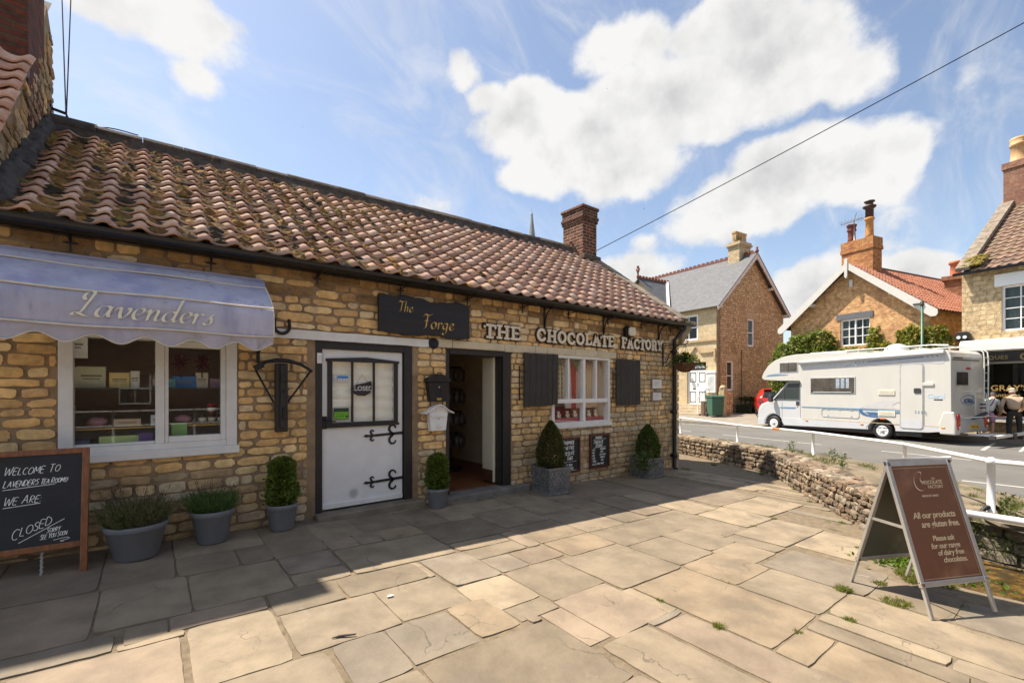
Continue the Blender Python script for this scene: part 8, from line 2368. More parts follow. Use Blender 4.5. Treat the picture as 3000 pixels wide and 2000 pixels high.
 b = MB(); b.prism(rrect(.82, 1.02, 1.36, 1.54, .03), .0242, .045, 'y'); b.build('door_handle', TRIM, d, xf=X)
 b = MB(); b.tube([(5.20, .05, 2.66), (.16, .05, 2.79)], .075, 12); b.build('awning_roll', ALUW, t, xf=X)
 b = MB(); b.prism([(5.12, 2.50), (5.15, 2.62), (.18, 2.75), (.14, 2.5), (.22, 2.38), (.6, 2.42), (4.98, 2.36)], .0, .006, 'y'); b.build('decal_band', LGREY, body, xf=X)
 b = MB(); b.prism([(2.55, 2.555), (2.5, 2.59), (.75, 2.66), (.75, 2.63)], .007, .0095, 'y')
 for k in range(5): b.box(2.66 + .13 * k, 2.70 + .13 * k, .007, .0095, 2.545 - .004 * k, 2.58 - .004 * k)
 for k in range(3): b.box(.35 + .13 * k, .39 + .13 * k, .007, .0095, 2.64, 2.675)
 b.build('decal_stripe', BLUE, body, xf=X)
 b = MB(); b.tube([(3.12 - .2 * math.cos(R(q)), .015, 2.44 + .12 * math.sin(R(q))) for q in range(0, 181, 15)] + [(3.32, .015, 2.44)], .018, 6); b.build('awning_lamp', ALUW, body, xf=X)
 for (x0, x1, z0, z1) in ((1.62, 2.16, 1.28, 1.47), (1.60, 2.16, .49, .69)):
  b = MB(); b.prism(rrect(x0, x1, z0, z1, .02), .0, .022, 'y')
  for k in range(5): b.box(x0 + .04, x1 - .04, .0222, .028, z0 + .03 + k * .03, z0 + .042 + k * .03)
  b.build('vent', mat('cream vent', (.66, .62, .50), .5, .05) if 'cream vent' not in bpy.data.materials else bpy.data.materials['cream vent'], body, xf=X, bevel=.003)
 b = MB()
 o = rrect(2.82, 4.26, .35, .68, .09); i_ = rrect(2.85, 4.23, .38, .65, .075)
 for k in range(len(o)): p, q = o[k], o[(k + 1) % len(o)]; b.bar((p[0], .006, p[1]), (q[0], .006, q[1]), .016, .012)
 for x in (3.1, 3.55, 4.0): b.box(x - .05, x + .05, .0, .016, .655, .685)
 for x in (3.1, 4.0): b.lathe([(.025, .0), (.025, .012)], (x, 0, .41), 8, axis='y')
 b.build('locker_hatch', bpy.data.materials['grey seam'], body, xf=X)
 b = MB(); b.prism(rrect(.45, .78, 1.62, 1.74, .05), .0, .035, 'y'); b.build('outside_lamp', BODY, body, xf=X, bevel=.01)
 b = MB(); b.sphere((2.0, -.9, 2.98), .40, 18, 0, (1, 1, 1), (1, 1, .72)); b.lathe([(.44, -.08), (.44, .03), (.40, .06)], (2.0, -.9, 2.96), 18); b.build('satellite_dome', CABW, t, xf=X)
 RAIL = mat('pale roof rail', (.66, .67, .62), .4, .05)
 for y in (-.10, -W + .1):
  b = MB(); b.tube([(3.6, y, 3.0), (3.4, y, 3.08), (.5, y, 3.06), (.1, y, 3.02)], .02, 8)
  for x in (2.9, 1.9, .9): b.tube([(x, y, 2.9), (x, y, 3.07)], .022, 6)
  b.build('roof_rail', RAIL, t, xf=X)
 b = MB()
 for x in (2.9, 1.4, .6): b.tube([(x, -.1, 3.06), (x, -W + .1, 3.06)], .016, 6)
 b.box(3.5, 5.0, -W + .4, -.4, 3.02, 3.11); b.build('roof_bar', RAIL, t, xf=X)
 b = MB(); yy = .0115
 b.prism(smooth([(2.80, .76), (2.5, .93), (2.1, 1.05), (1.7, 1.08), (1.08, 1.03)], 4) + smooth([(1.55, 1.0), (1.68, .90), (1.60, .80), (1.45, .76)], 4), .001, .006, 'y'); b.build('decal_sweep', LGREY, body, xf=X)
 b = MB()
 b.prism([(5.12, .705), (5.12, .745), (3.0, .745), (1.10, .72), (1.10, .68), (3.0, .70)], .0062, .0095, 'y')
 b.build('decal_stripe', LBLUE, body, xf=X)
 b = MB()
 b.prism(smooth([(2.83, .70), (2.78, .56), (2.6, .46), (2.3, .42), (2.16, .42)], 4) + [(2.16, .47), (2.35, .48), (2.55, .53), (2.68, .62), (2.72, .70)], .001, .0060, 'y')
 b.prism([(1.60, .64), (1.60, .60), (1.03, .655), (1.03, .69)], .0062, .0095, 'y'); b.prism([(2.62, .62), (2.45, .52), (2.18, .49), (2.18, .62)], .0062, .0095, 'y')
 for k in range(4):
  b.box(.95 - .09 * k, .99 - .09 * k, .0243, .027, .695, .725); b.box(.95 - .09 * k, .99 - .09 * k, .0243, .027, .635, .665)
 b.build('decal_swoop', BLUE, body, xf=X)
 b = MB(); b.prism([(6.25, .655), (6.25, .685), (5.45, .70), (5.45, .66)], -.119, -.114, 'y'); b.prism([(6.20, .62), (6.20, .635), (5.52, .645), (5.52, .625)], -.119, -.114, 'y'); b.build('decal_stripe', LBLUE, cab, xf=X)
 b = MB(); b.prism([(6.86, 2.10), (6.4, 2.12), (5.75, 2.14), (5.75, 2.16), (6.3, 2.20), (6.7, 2.17)], .001, .005, 'y'); b.build('decal_swoop', LBLUE, body, xf=X)
 b = MB(); b.prism([(6.80, 2.17), (6.4, 2.30), (6.05, 2.28), (5.8, 2.18), (6.3, 2.21)], .001, .004, 'y'); b.build('decal_sweep', LGREY, body, xf=X)
 MT = X @ Matrix.Translation((.40, .003, 1.20)) @ Matrix.Rotation(R(180), 4, 'Z') @ Matrix.Rotation(R(90), 4, 'X')
 text_mesh('lettering', 'Coral', .21, MT, mat('pale blue letters', (.42, .55, .66), .5), body, .002, .008)
 b = MB(); b.box(.22, .46, .0, .005, 1.12, 1.16); b.build('decal_dash', TRIM, body, xf=X)
 def bx(y0, y1, z0, z1, x0, x1): return (x0, x1, -y1, -y0, z0, z1)
 b = MB(); b.box(*bx(.24, 1.10, 1.60, 2.14, -.03, .02)); tw = b.build('window', bpy.data.materials['grey window rim'], body, xf=X, bevel=.012)
 b = MB(); b.box(*bx(.29, 1.05, 1.65, 2.09, -.042, -.0305)); b.build('pane', bpy.data.materials['dark acrylic'], tw, xf=X)
 b = MB(); b.prism([(-.12, -.05), (.3, -.05), (.34, .30), (.22, .72), (-.08, .74), (-.13, .4)], -.34, .02, 'y'); b.build('tail_cluster', BODY, t, xf=X, bevel=.04)
 RED = mat('red lens', (.45, .012, .015), .2, .05, coat=.5)
 for y in (-.17, -W + .17):
  b = MB(); b.sphere((-.125, y, .40), .12, 14, 0, (1, 1, 1), (.35, 1.0, 2.4)); tl = b.build('tail_light', RED, t, xf=X)
  b = MB(); b.sphere((-.155, y - .02, .36), .055, 10, 0, (1, 1, 1), (.45, 1, 1)); b.build('indicator', ORG, tl, xf=X)
  b = MB(); b.sphere((-.145, y - .03, .21), .05, 10, 0, (1, 1, 1), (.5, 1, 1)); b.build('reverse_lamp', mat('clear lens', (.7, .7, .72), .1) if 'clear lens' not in bpy.data.materials else bpy.data.materials['clear lens'], tl, xf=X)
 b = MB(); b.prism([(-.14, .02), (.2, -.02), (.2, .50), (-.05, .50), (-.12, .44)], -W + .02, -.32, 'y'); bp_ = b.build('rear_bumper', mat('silver grey bumper', (.42, .43, .44), .35, .05), t, xf=X, bevel=.04)
 b = MB(); b.box(*bx(.95, 1.50, .14, .27, -.150, -.13)); pl = b.build('number_plate', mat('yellow plate', (.75, .48, .03), .4, .05), bp_, xf=X)
 b = MB()
 for k in range(7): b.box(*bx(.99 + .07 * k, 1.03 + .07 * k, .17, .24, -.1515, -.1505)) if k != 4 else None
 b.build('plate_print', TRIM, pl, xf=X)
 b = MB(); b.box(*bx(.08, 1.9, 2.50, 2.53, -.014, .01)); b.box(*bx(.15, .75, 2.56, 2.60, -.014, .0)); b.build('decal_dash', TRIM, body, xf=X)
 b = MB(); b.prism([(-1.30, 2.20), (-.98, 2.20), (-1.05, 2.26), (-1.22, 2.26)], -.025, .01, 'x') ; b.build('brake_light', RED, body, xf=X)
 b = MB()
 for k in range(28):
  q0, q1 = R(360 * k / 28), R(360 * (k + 1) / 28); w_ = .012 + .022 * (1 - math.cos(q0 - R(200))) * .5
  b.bar((-.014, -1.12 - .50 * math.cos(q0), 1.12 + .17 * math.sin(q0)), (-.014, -1.12 - .50 * math.cos(q1), 1.12 + .17 * math.sin(q1)), .01, w_, up=(0, 0, 1))
 b.build('badge_ring', LBLUE, body, xf=X)
 MT = X @ Matrix.Translation((-.018, -1.14, 1.02)) @ Matrix.Rotation(R(-90), 4, 'Z') @ Matrix.Rotation(R(90), 4, 'X')
 text_mesh('lettering', 'ADRIA', .23, MT, BLUE, body, .002, .006)
 b = MB()
 for y in (-1.86, -2.16):
  b.tube([(.9, y, 3.04), (.35, y, 3.06), (.05, y, 3.0), (-.13, y, 2.82), (-.16, y, 2.6), (-.15, y, .55)], .020, 8)
 for k in range(8): z = 2.62 - .27 * k; b.tube([(-.15, -1.86, z), (-.15, -2.16, z)], .014, 6)
 b.build('ladder', RAIL, t, xf=X)
 b = MB()
 for y in (-.72, -1.50):
  b.tube([(-.02, y, 1.42), (-.10, y, 1.43), (-.10, y - .45, 1.44), (-.16, y - .50, 1.35), (-.18, y - .5, .55)], .014, 8)
 for z in (1.2, .95, .75): b.tube([(-.2, -1.05, z), (-.22, -1.95, z)], .012, 6)
 b.tube([(-.12, -.55, .52), (-.40, -.62, .56), (-.42, -1.85, .58), (-.12, -1.95, .55)], .016, 8)
 b.prism([(-.60, .52), (-1.05, .64), (-1.55, .72), (-1.6, .66), (-1.2, .54), (-.62, .48)], -.36, -.28, 'x', 1)
 for z in (.86, .98): b.obox((-.27, -1.45, z), (.06, .28, .05), None, 1)
 b.build('bicycle_rack', [RAIL, mat('dark blue strap', (.03, .04, .07), .7)], t, xf=X)
 b = MB(); b.bar((-.95, -.18, -.06), (-.95, -2.65, -.0), .12, .08); b.bar((-.1, -.9, -.05), (-.95, -.9, -.05), .06); b.bar((-.1, -1.6, -.04), (-.95, -1.6, -.04), .06)
 tf = b.build('tow_frame', ALUW, t, xf=X)
 b = MB(); b.obox((-.96, -.22, -.06), (.13, .1, .12)); b.build('end_cap', TRIM, tf, xf=X); b = MB(); b.obox((-1.0, -1.55, -.07), (.1, .18, .22)); b.build('clamp', TRIM, tf, xf=X)
 return X
motorhome()
def red_car():
 def onto(u, dist):
  d = Vector((math.cos(VIEW) + (u - 1500) / 1333 * math.sin(VIEW), math.sin(VIEW) - (u - 1500) / 1333 * math.cos(VIEW))); return d.x * dist, d.y * dist
 x, y = onto(2272, 25.0)
 g = pav_z(x, y) + .02
 X = Matrix.Translation((x, y, g)) @ Matrix.Rotation(R(-62), 4, 'Z')
 t = thing('red_hatchback', (x, y, g), 'red hatchback seen from behind, parked beyond the nose of the motorhome', 'car')
 RED = mat('red car paint', (.55, .022, .015), .2, .03, 3, coat=.8)
 RUB = bpy.data.materials['black rubber']; TR = bpy.data.materials['dark trim']
 secs = []                                                        # (y, z low, z waist, z roof, half width low, half width roof)
 prof = [(-.02, .34, .62, .66, .72, .60), (.0, .26, .98, 1.02, .83, .70), (.16, .22, 1.02, 1.18, .87, .66), (.42, .20, 1.04, 1.46, .89, .60), (.8, .20, 1.03, 1.53, .90, .60), (1.6, .20, 1.0, 1.55, .90, .60), (2.3, .20, .97, 1.45, .90, .58), (3.0, .20, .94, 1.05, .89, .66), (3.6, .22, .86, .92, .86, .66), (4.1, .28, .66, .72, .78, .6)]
 b = MB(); rings = []
 for (yy, z0, zw, zr, wl, wr) in prof:
  rings.append([(-wl * .96, yy, z0), (-wl, yy, (z0 + zw) / 2), (-wl * .96, yy, zw), (-wr, yy, zr - .05), (-wr * .8, yy, zr), (wr * .8, yy, zr), (wr, yy, zr - .05), (wl * .96, yy, zw), (wl, yy, (z0 + zw) / 2), (wl * .96, yy, z0)])
 vs = [p for r in rings for p in r]; n = 10
 fs = [(i * n + j, (i + 1) * n + j, (i + 1) * n + (j + 1) % n, i * n + (j + 1) % n) for i in range(len(rings) - 1) for j in range(n)] + [tuple(range(n)), tuple(range((len(rings) - 1) * n, len(rings) * n))[::-1]]
 b.add(vs, fs, 0, (1, 1, 1), True); body = b.build('body', RED, t, xf=X)
 b = MB(); b.add([(-.62, -.005, 1.06), (.62, -.005, 1.06), (.50, .30, 1.42), (-.50, .30, 1.42)], [(0, 1, 2, 3)]); b.add([(-.64, .02, 1.05), (.64, .02, 1.05), (.52, .33, 1.43), (-.52, .33, 1.43)], [(3, 2, 1, 0)])
 b.build('rear_window', mat('dark car glass', (.025, .03, .035), .05, .1), body, xf=X)
 b = MB(); b.box(-.58, .58, .22, .5, 1.475, 1.505); b.build('spoiler', RED, body, xf=X, bevel=.01)
 b = MB(); b.box(-.85, .85, -.07, .1, .28, .52); b.build('bumper', RED, body, xf=X, bevel=.04)
 for s in (-1, 1):
  b = MB(); b.prism([(s * .58, .78), (s * .86, .76), (s * .84, 1.0), (s * .66, .96)], -.035, .10, 'y'); b.build('tail_light', mat('car tail lens', (.40, .01, .012), .15, coat=.6) if 'car tail lens' not in bpy.data.materials else bpy.data.materials['car tail lens'], body, xf=X, bevel=.01)
 b = MB(); b.box(-.26, .26, -.045, -.02, .68, .80); pl = b.build('number_plate', bpy.data.materials['yellow plate'], body, xf=X)
 b = MB()
 for k in range(7):
  if k != 4: b.box(-.22 + .065 * k, -.18 + .065 * k, -.0465, -.0455, .70, .78)
 b.build('plate_print', TR, pl, xf=X)
 for yy in (.75, 3.3):
  for s in (-1, 1):
   b = MB(); b.lathe([(.18, -.1), (.30, -.1), (.32, -.05), (.32, .05), (.30, .1), (.2, .1), (.19, .05)], (s * .80, yy, .32), 20, axis='x'); w = b.build('wheel', RUB, t, xf=X)
   b = MB(); b.lathe([(.19, s * .08), (.001, s * .09)], (s * .80, yy, .32), 14, axis='x'); b.build('rim', bpy.data.materials['white alloy trim'], w, xf=X)
 b = MB(); b.bar((.5, .45, 1.5), (.5, .30, 1.72), .012); b.build('aerial', TR, t, xf=X)
red_car()
# ------------------------------------------------------------------ people
def skinned(name, nodes, edges, material, parent=None, sub=2, root=0):
 """one continuous body grown over a skeleton; nodes: (x, y, z, rx, ry)"""
 me = bpy.data.meshes.new(name); me.from_pydata([n[:3] for n in nodes], edges, []); me.update()
 o = bpy.data.objects.new(name, me); COL.objects.link(o)
 m = o.modifiers.new('skin', 'SKIN'); m.use_smooth_shade = True; m.branch_smoothing = .4
 for i, n in enumerate(nodes):
  sv = me.skin_vertices[0].data[i]; sv.radius = (n[3], n[4] if len(n) > 4 else n[3]); sv.use_root = (i == root)
 s = o.modifiers.new('sub', 'SUBSURF'); s.levels = sub; s.render_levels = sub
 bpy.context.view_layer.update()
 ev = o.evaluated_get(bpy.context.evaluated_depsgraph_get())
 mesh = bpy.data.meshes.new_from_object(ev)
 bpy.data.objects.remove(o)
 mesh.materials.clear(); mesh.materials.append(material)
 ob = bpy.data.objects.new(name, mesh); COL.objects.link(ob)
 ca = mesh.color_attributes.new('Col', 'FLOAT_COLOR', 'CORNER') if 'Col' not in mesh.color_attributes else None
 if parent is not None: adopt(ob, parent)
 return ob
def xform(ob, X):
 ob.data.transform(X)
SKIN = mat('skin', (.52, .30, .21), .55, .08, 12)
def fingers(wrist, d, palm_n, side, X, mat_, t, curl=.5):
 """a palm and five fingers at the end of a forearm"""
 w = Vector(wrist); d = Vector(d).normalized(); n = Vector(palm_n).normalized(); s = d.cross(n).normalized() * side
 nodes = [(*w, .026, .022), (*(w + d * .05), .040, .018), (*(w + d * .09), .042, .015)]; edges = [(0, 1), (1, 2)]
 for k, (off, ln) in enumerate(((-.030, .066), (-.010, .078), (.010, .073), (.028, .058))):
  p0 = w + d * .092 + s * off; p1 = p0 + (d * .85 + n * curl * .5).normalized() * ln * .5; p2 = p1 + (d * .5 + n * curl * 1.6).normalized() * ln * .5
  i = len(nodes); nodes += [(*p0, .010), (*p1, .009), (*p2, .0075)]; edges += [(2, i), (i, i + 1), (i + 1, i + 2)]
 p0 = w + d * .035 - s * .036; p1 = p0 + (d * .7 - s * .6 + n * .3).normalized() * .035; p2 = p1 + (d * .9 - s * .1 + n * .4).normalized() * .03
 i = len(nodes); nodes += [(*p0, .012), (*p1, .010), (*p2, .008)]; edges += [(1, i), (i, i + 1), (i + 1, i + 2)]
 o = skinned('hand', nodes, edges, mat_, t, 1); xform(o, X); return o
def head(X, t, cen, yaw, pitch, skin, hair=None, cap=None):
 """a face with brow, nose, mouth, chin and ears, looking along +y of its own frame"""
 H = X @ Matrix.Translation(cen) @ Matrix.Rotation(yaw, 4, 'Z') @ Matrix.Rotation(pitch, 4, 'X')
 b = MB()
 n, k = 28, 20
 vs = []
 for i in range(k + 1):
  th = math.pi * i / k
  for j in range(n):
   a = 2 * math.pi * j / n
   x, y, z = math.sin(th) * math.cos(a), math.sin(th) * math.sin(a), math.cos(th)
   px, py, pz = x * .076, y * .098, z * .118
   if z < -.1: px *= 1 - .30 * (-z - .1); py = py * (1 - .18 * (-z - .1)) + (.012 if y > 0 else .018) * (-z)
   if y > 0:
    g = lambda cx, cz, w: math.exp(-((px - cx) ** 2 + (pz - cz) ** 2) / w ** 2)
    py += .024 * g(0, -.022, .014) * (1.0) + .012 * g(0, .0, .012) + .007 * g(0, .028, .035) - .010 * g(.030, .008, .014) - .010 * g(-.030, .008, .014) + .006 * g(0, -.062, .02) + .010 * g(0, -.098, .022)
   vs.append((px, py, pz))
 b.add(vs, [(i * n + j, (i + 1) * n + j, (i + 1) * n + (j + 1) % n, i * n + (j + 1) % n) for i in range(k) for j in range(n)], 0, (1, 1, 1), True)
 for s in (-1, 1): b.sphere((s * .080, -.004, -.008), .026, 8, 0, (1, 1, 1), (.35, .75, 1.15))
 b.tube([(0, -.01, -.08), (0, -.03, -.2)], [.056, .060], 12)
 h = b.build('head', skin, t, xf=H)
 b = MB()
 for s in (-1, 1): b.sphere((s * .030, .086, .008), .010, 8)
 b.build('eyes', mat('dark eye', (.03, .025, .02), .3) if 'dark eye' not in bpy.data.materials else bpy.data.materials['dark eye'], h, xf=H)
 b = MB(); b.box(-.022, .022, .090, .101, -.064, -.058); b.build('mouth', mat('lip', (.36, .14, .11), .5) if 'lip' not in bpy.data.materials else bpy.data.materials['lip'], h, xf=H)
 if hair is not None:
  b = MB()
  def hf(u, v):
   a = R(150 + 240 * u); th = R(8 + 92 * v); q = 1.08 + .04 * mnoise.noise(Vector((u * 12, v * 6, 1)))
   return (.078 * q * math.sin(th) * math.cos(a), .100 * q * math.sin(th) * math.sin(a), .120 * q * math.cos(th))
  b.grid(hf, 26, 10); b.build('hair', hair, h, xf=H)
 if cap is not None:
  b = MB()
  def cf(u, v):
   a = 2 * math.pi * u; th = R(4 + 72 * v); q = 1.16 + .03 * math.sin(a * 3)
   return (.080 * q * math.sin(th) * math.cos(a), .104 * q * math.sin(th) * math.sin(a) + .008, .045 + .085 * q * math.cos(th))
  b.grid(cf, 28, 8)
  b.prism([(-.075, .06), (-.06, .125), (-.03, .152), (.03, .152), (.06, .125), (.075, .06)], .052, .062, 'z')
  b.lathe([(.012, 0), (.006, .008)], (0, .008, .142), 8)
  b.build('cap', cap, h, xf=H)
 return h
def people():
 gx, gy = 23.95, 1.58
 g = pav_z(gx, gy)
 X = Matrix.Translation((gx, gy, g)) @ Matrix.Rotation(R(-72), 4, 'Z')          # local +y is where he faces
 t = thing('person', (gx, gy, g), 'person in a beige jacket, flat cap and dark trousers leaning over the shop sill', 'person')
 TAN = mat('beige jacket', (.46, .34, .24), .85, .1, 5, .3, 14); DARKT = mat('dark trousers', (.025, .024, .026), .9, .2, 8, .2, 30)
 nodes = [(0, 0, .93, .17, .13), (.11, .0, .86, .105), (.13, .02, .48, .078), (.13, -.02, .10, .062), (-.11, .0, .86, .105), (-.14, -.02, .48, .078), (-.15, -.08, .10, .062), (0, .01, 1.02, .165, .125)]
 o = skinned('trousers', nodes, [(0, 1), (1, 2), (2, 3), (0, 4), (4, 5), (5, 6), (0, 7)], DARKT, t, 2); xform(o, X)
 nodes = [(0, .0, 1.0, .185, .14), (0, .04, 1.20, .195, .145), (0, .10, 1.38, .20, .13), (0, .13, 1.49, .12, .09), (0, .16, 1.55, .06, .06),
             (.21, .12, 1.43, .075), (.29, .12, 1.20, .062), (.27, .34, 1.02, .05), (.25, .42, .99, .042), (-.21, .12, 1.43, .075), (-.30, .06, 1.18, .062), (-.29, .20, .96, .05), (-.28, .28, .91, .042)]
 o = skinned('jacket', nodes, [(0, 1), (1, 2), (2, 3), (3, 4), (2, 5), (5, 6), (6, 7), (7, 8), (2, 9), (9, 10), (10, 11), (11, 12)], TAN, t, 2); xform(o, X)
 head(X, t, (0, .20, 1.66), R(35), R(-12), SKIN, mat('grey hair', (.42, .40, .38), .8), mat('tan flat cap', (.42, .33, .22), .85, .15, 20))
 fingers((.25, .42, .99), (0, .9, -.3), (0, -.3, -1), 1, X, SKIN, t, .5); fingers((-.28, .28, .91), (0, .8, -.6), (.3, -.3, -1), -1, X, SKIN, t, .6)
 for sx, yy in ((.13, 0), (-.15, -.06)):
  b = MB(); b.prism([(-.05, .0), (.05, .0), (.05, .08), (.03, .1), (-.03, .1), (-.05, .08)], -.12, .17, 'y'); b.v = [(p[0] + sx, p[1] + yy, p[2] * (1 - .35 * max(0, p[1] * 4))) for p in b.v]; b.build('shoe', mat('black shoe', (.015, .014, .014), .4) if 'black shoe' not in bpy.data.materials else bpy.data.materials['black shoe'], t, xf=X, bevel=.015)
 b = MB(); b.obox((-.24, .40, .93), (.05, .10, .16), Matrix.Rotation(R(20), 3, 'X')); b.build('yellow_bag', mat('yellow paper', (.75, .55, .04), .5), t, xf=X, bevel=.01)
 gx, gy = 23.95, 2.22
 g = pav_z(gx, gy)
 X = Matrix.Translation((gx, gy, g)) @ Matrix.Rotation(R(-110), 4, 'Z')
 t = thing('person', (gx, gy, g), 'person in a white quilted jacket and dark cap stooping by the shop window', 'person')
 WQ = mat('white quilted jacket', (.68, .67, .65), .7, .06, 6, .2, 12); MAU = mat('mauve shorts', (.42, .22, .34), .85, .1)
 nodes = [(0, 0, .88, .15, .12), (.10, 0, .80, .095), (.115, .01, .52, .085), (-.10, 0, .80, .095), (-.115, .01, .52, .085), (0, .0, .95, .15, .12)]
 o = skinned('shorts', nodes, [(0, 1), (1, 2), (0, 3), (3, 4), (0, 5)], MAU, t, 2); xform(o, X)
 for s in (1, -1):
  nodes = [(s * .11, .01, .58, .058), (s * .115, .02, .46, .055), (s * .12, .0, .30, .055), (s * .12, -.02, .10, .034), (s * .12, .0, .04, .035), (s * .12, .12, .03, .03)]
  o = skinned('leg', nodes, [(0, 1), (1, 2), (2, 3), (3, 4), (4, 5)], SKIN, t, 2); xform(o, X)
  b = MB(); b.box(s * .12 - .045, s * .12 + .045, -.07, .17, .0, .05); b.build('sandal', mat('brown sandal', (.12, .06, .03), .7) if 'brown sandal' not in bpy.data.materials else bpy.data.materials['brown sandal'], t, xf=X, bevel=.02)
 nodes = [(0, .0, .90, .165, .13), (0, .05, 1.12, .17, .13), (0, .16, 1.31, .175, .12), (0, .22, 1.41, .10, .08), (0, .25, 1.46, .055, .055),
             (.18, .18, 1.34, .07), (.24, .22, 1.10, .056), (.20, .42, .95, .045), (.18, .50, .94, .038), (-.18, .18, 1.34, .07), (-.24, .20, 1.10, .056), (-.20, .38, .92, .045), (-.18, .46, .90, .038)]
 o = skinned('jacket', nodes, [(0, 1), (1, 2), (2, 3), (3, 4), (2, 5), (5, 6), (6, 7), (7, 8), (2, 9), (9, 10), (10, 11), (11, 12)], WQ, t, 2)
 for v in o.data.vertices:
  if v.co.z > .8: k = .010 * abs(math.sin(v.co.z * 40)); l = math.hypot(v.co.x, v.co.y) + 1e-4; v.co.x *= 1 + k / l * .8; v.co.y *= 1 + k / l * .8
 xform(o, X)
 head(X, t, (0, .30, 1.55), R(15), R(-24), SKIN, mat('dark grey hair', (.10, .09, .085), .8), mat('black cap', (.02, .02, .022), .8))
 fingers((.18, .50, .94), (0, .9, -.3), (0, -.2, -1), 1, X, SKIN, t, .6); fingers((-.18, .46, .90), (0, .9, -.3), (0, -.2, -1), -1, X, SKIN, t, .6)
 b = MB(); b.tube([(.16, .05, 1.42), (.1, -.02, 1.2), (-.1, -.02, 1.02), (-.2, .0, .92)], .014, 6); b.build('bag_strap', mat('purple strap', (.16, .06, .22), .7), t, xf=X)
 t = thing('sill_table', (24.6, 1.6, -.2), 'narrow white trestle of small wares below the shop window', 'table')
 XT = Matrix(((-.174, .985, 0, 25.0), (-.985, -.174, 0, 3.04), (0, 0, 1, 0), (0, 0, 0, 1)))
 b = MB(); b.box(.5, 3.2, -.62, -.22, .46, .50); b.box(.5, 3.2, -.64, -.62, .40, .50); b.build('top', mat('white table board', (.66, .65, .62), .6), t, xf=XT)
 for x in (.6, 3.1):
  b = MB(); b.bar((x, -.58, -.30), (x, -.42, .46), .03); b.bar((x, -.26, -.28), (x, -.42, .46), .03); b.build('leg', bpy.data.materials['dark trim'], t, xf=XT)
 rn = random.Random(4)
 for k, lab in enumerate(('white open booklet lying on the shop trestle', 'small red book lying on the shop trestle', 'yellow card lying on the shop trestle', 'dark blue book lying on the shop trestle')):
  x = .8 + k * .38; b = MB(); b.obox((x, -.42, .505 + .012), (.24, .18, .02), Matrix.Rotation(rn.uniform(-.4, .4), 3, 'Z'))
  o = b.build('book', mat('book cover %s' % ('white', 'red', 'yellow', 'blue')[k], ((.7, .7, .68), (.35, .04, .03), (.6, .45, .05), (.03, .05, .15))[k], .6), xf=XT); tag(o, lab, 'book', 'books on the shop trestle')
people()
def small_life():
 c, s = math.cos(VIEW), math.sin(VIEW)
 for (u, v, dist, lab) in ((1886, 611, 70, 'small dark swift flying above the brick chimney'), (1778, 260, 95, 'tiny dark swift flying high in front of the large cloud'), (887, 372, 85, 'tiny dark swift flying over the left half of the cottage roof')):
  a, e = (u - 1500) / 1333, (1140 - v) / 1333
  p = Vector((c + a * s, s - a * c, e)) * dist + Vector((0, 0, 1.5))
  b = MB()
  b.lathe([(.001, -.09), (.014, -.06), (.020, 0), (.016, .05), (.006, .075), (.001, .085)], (p.x, p.y, p.z), 8, axis='y')
  for sg in (-1, 1):
   w = [(0, .03), (sg * .08, .045), (sg * .19, -.03), (sg * .21, -.07), (sg * .10, -.005), (0, -.02)]
   b.prism([(p.x + x, p.y + y) for x, y in w], p.z - .003, p.z + .003, 'z')
  b.prism([(p.x - .012, p.y - .08), (p.x - .03, p.y - .13), (p.x, p.y - .10), (p.x + .03, p.y - .13), (p.x + .012, p.y - .08)], p.z - .002, p.z + .002, 'z')
  o = b.build('swift', mat('dark plumage', (.03, .028, .026), .8) if 'dark plumage' not in bpy.data.materials else bpy.data.materials['dark plumage'], loc=p); tag(o, lab, 'bird', 'swifts in the sky')
  o.rotation_euler = (R(20), R(25), R(40))
 b = MB(); x, y = .93, 2.83; z = gz(x, y) + .008
 b.prism([(x - .07, y + .018), (x - .03, y + .008), (x + .055, y - .028), (x + .065, y - .024), (x + .0, y + .012), (x - .025, y + .022)], z, z + .006, 'z')
 tag(b.build('feather', mat('black feather', (.02, .02, .022), .5), loc=(x, y, z)), 'black feather lying on the sunlit flags', 'feather')
 b = MB(); x, y = 1.38, 3.18; z = gz(x, y) + .008
 b.prism([(x + .02 * math.cos(k) * (1 + .4 * (k % 2)), y + .014 * math.sin(k)) for k in [i * .785 for i in range(8)]], z, z + .006, 'z')
 tag(b.build('petal', mat('white petal', (.7, .7, .66), .7), loc=(x, y, z)), 'small white petal lying on the sunlit flags', 'petal')
small_life()
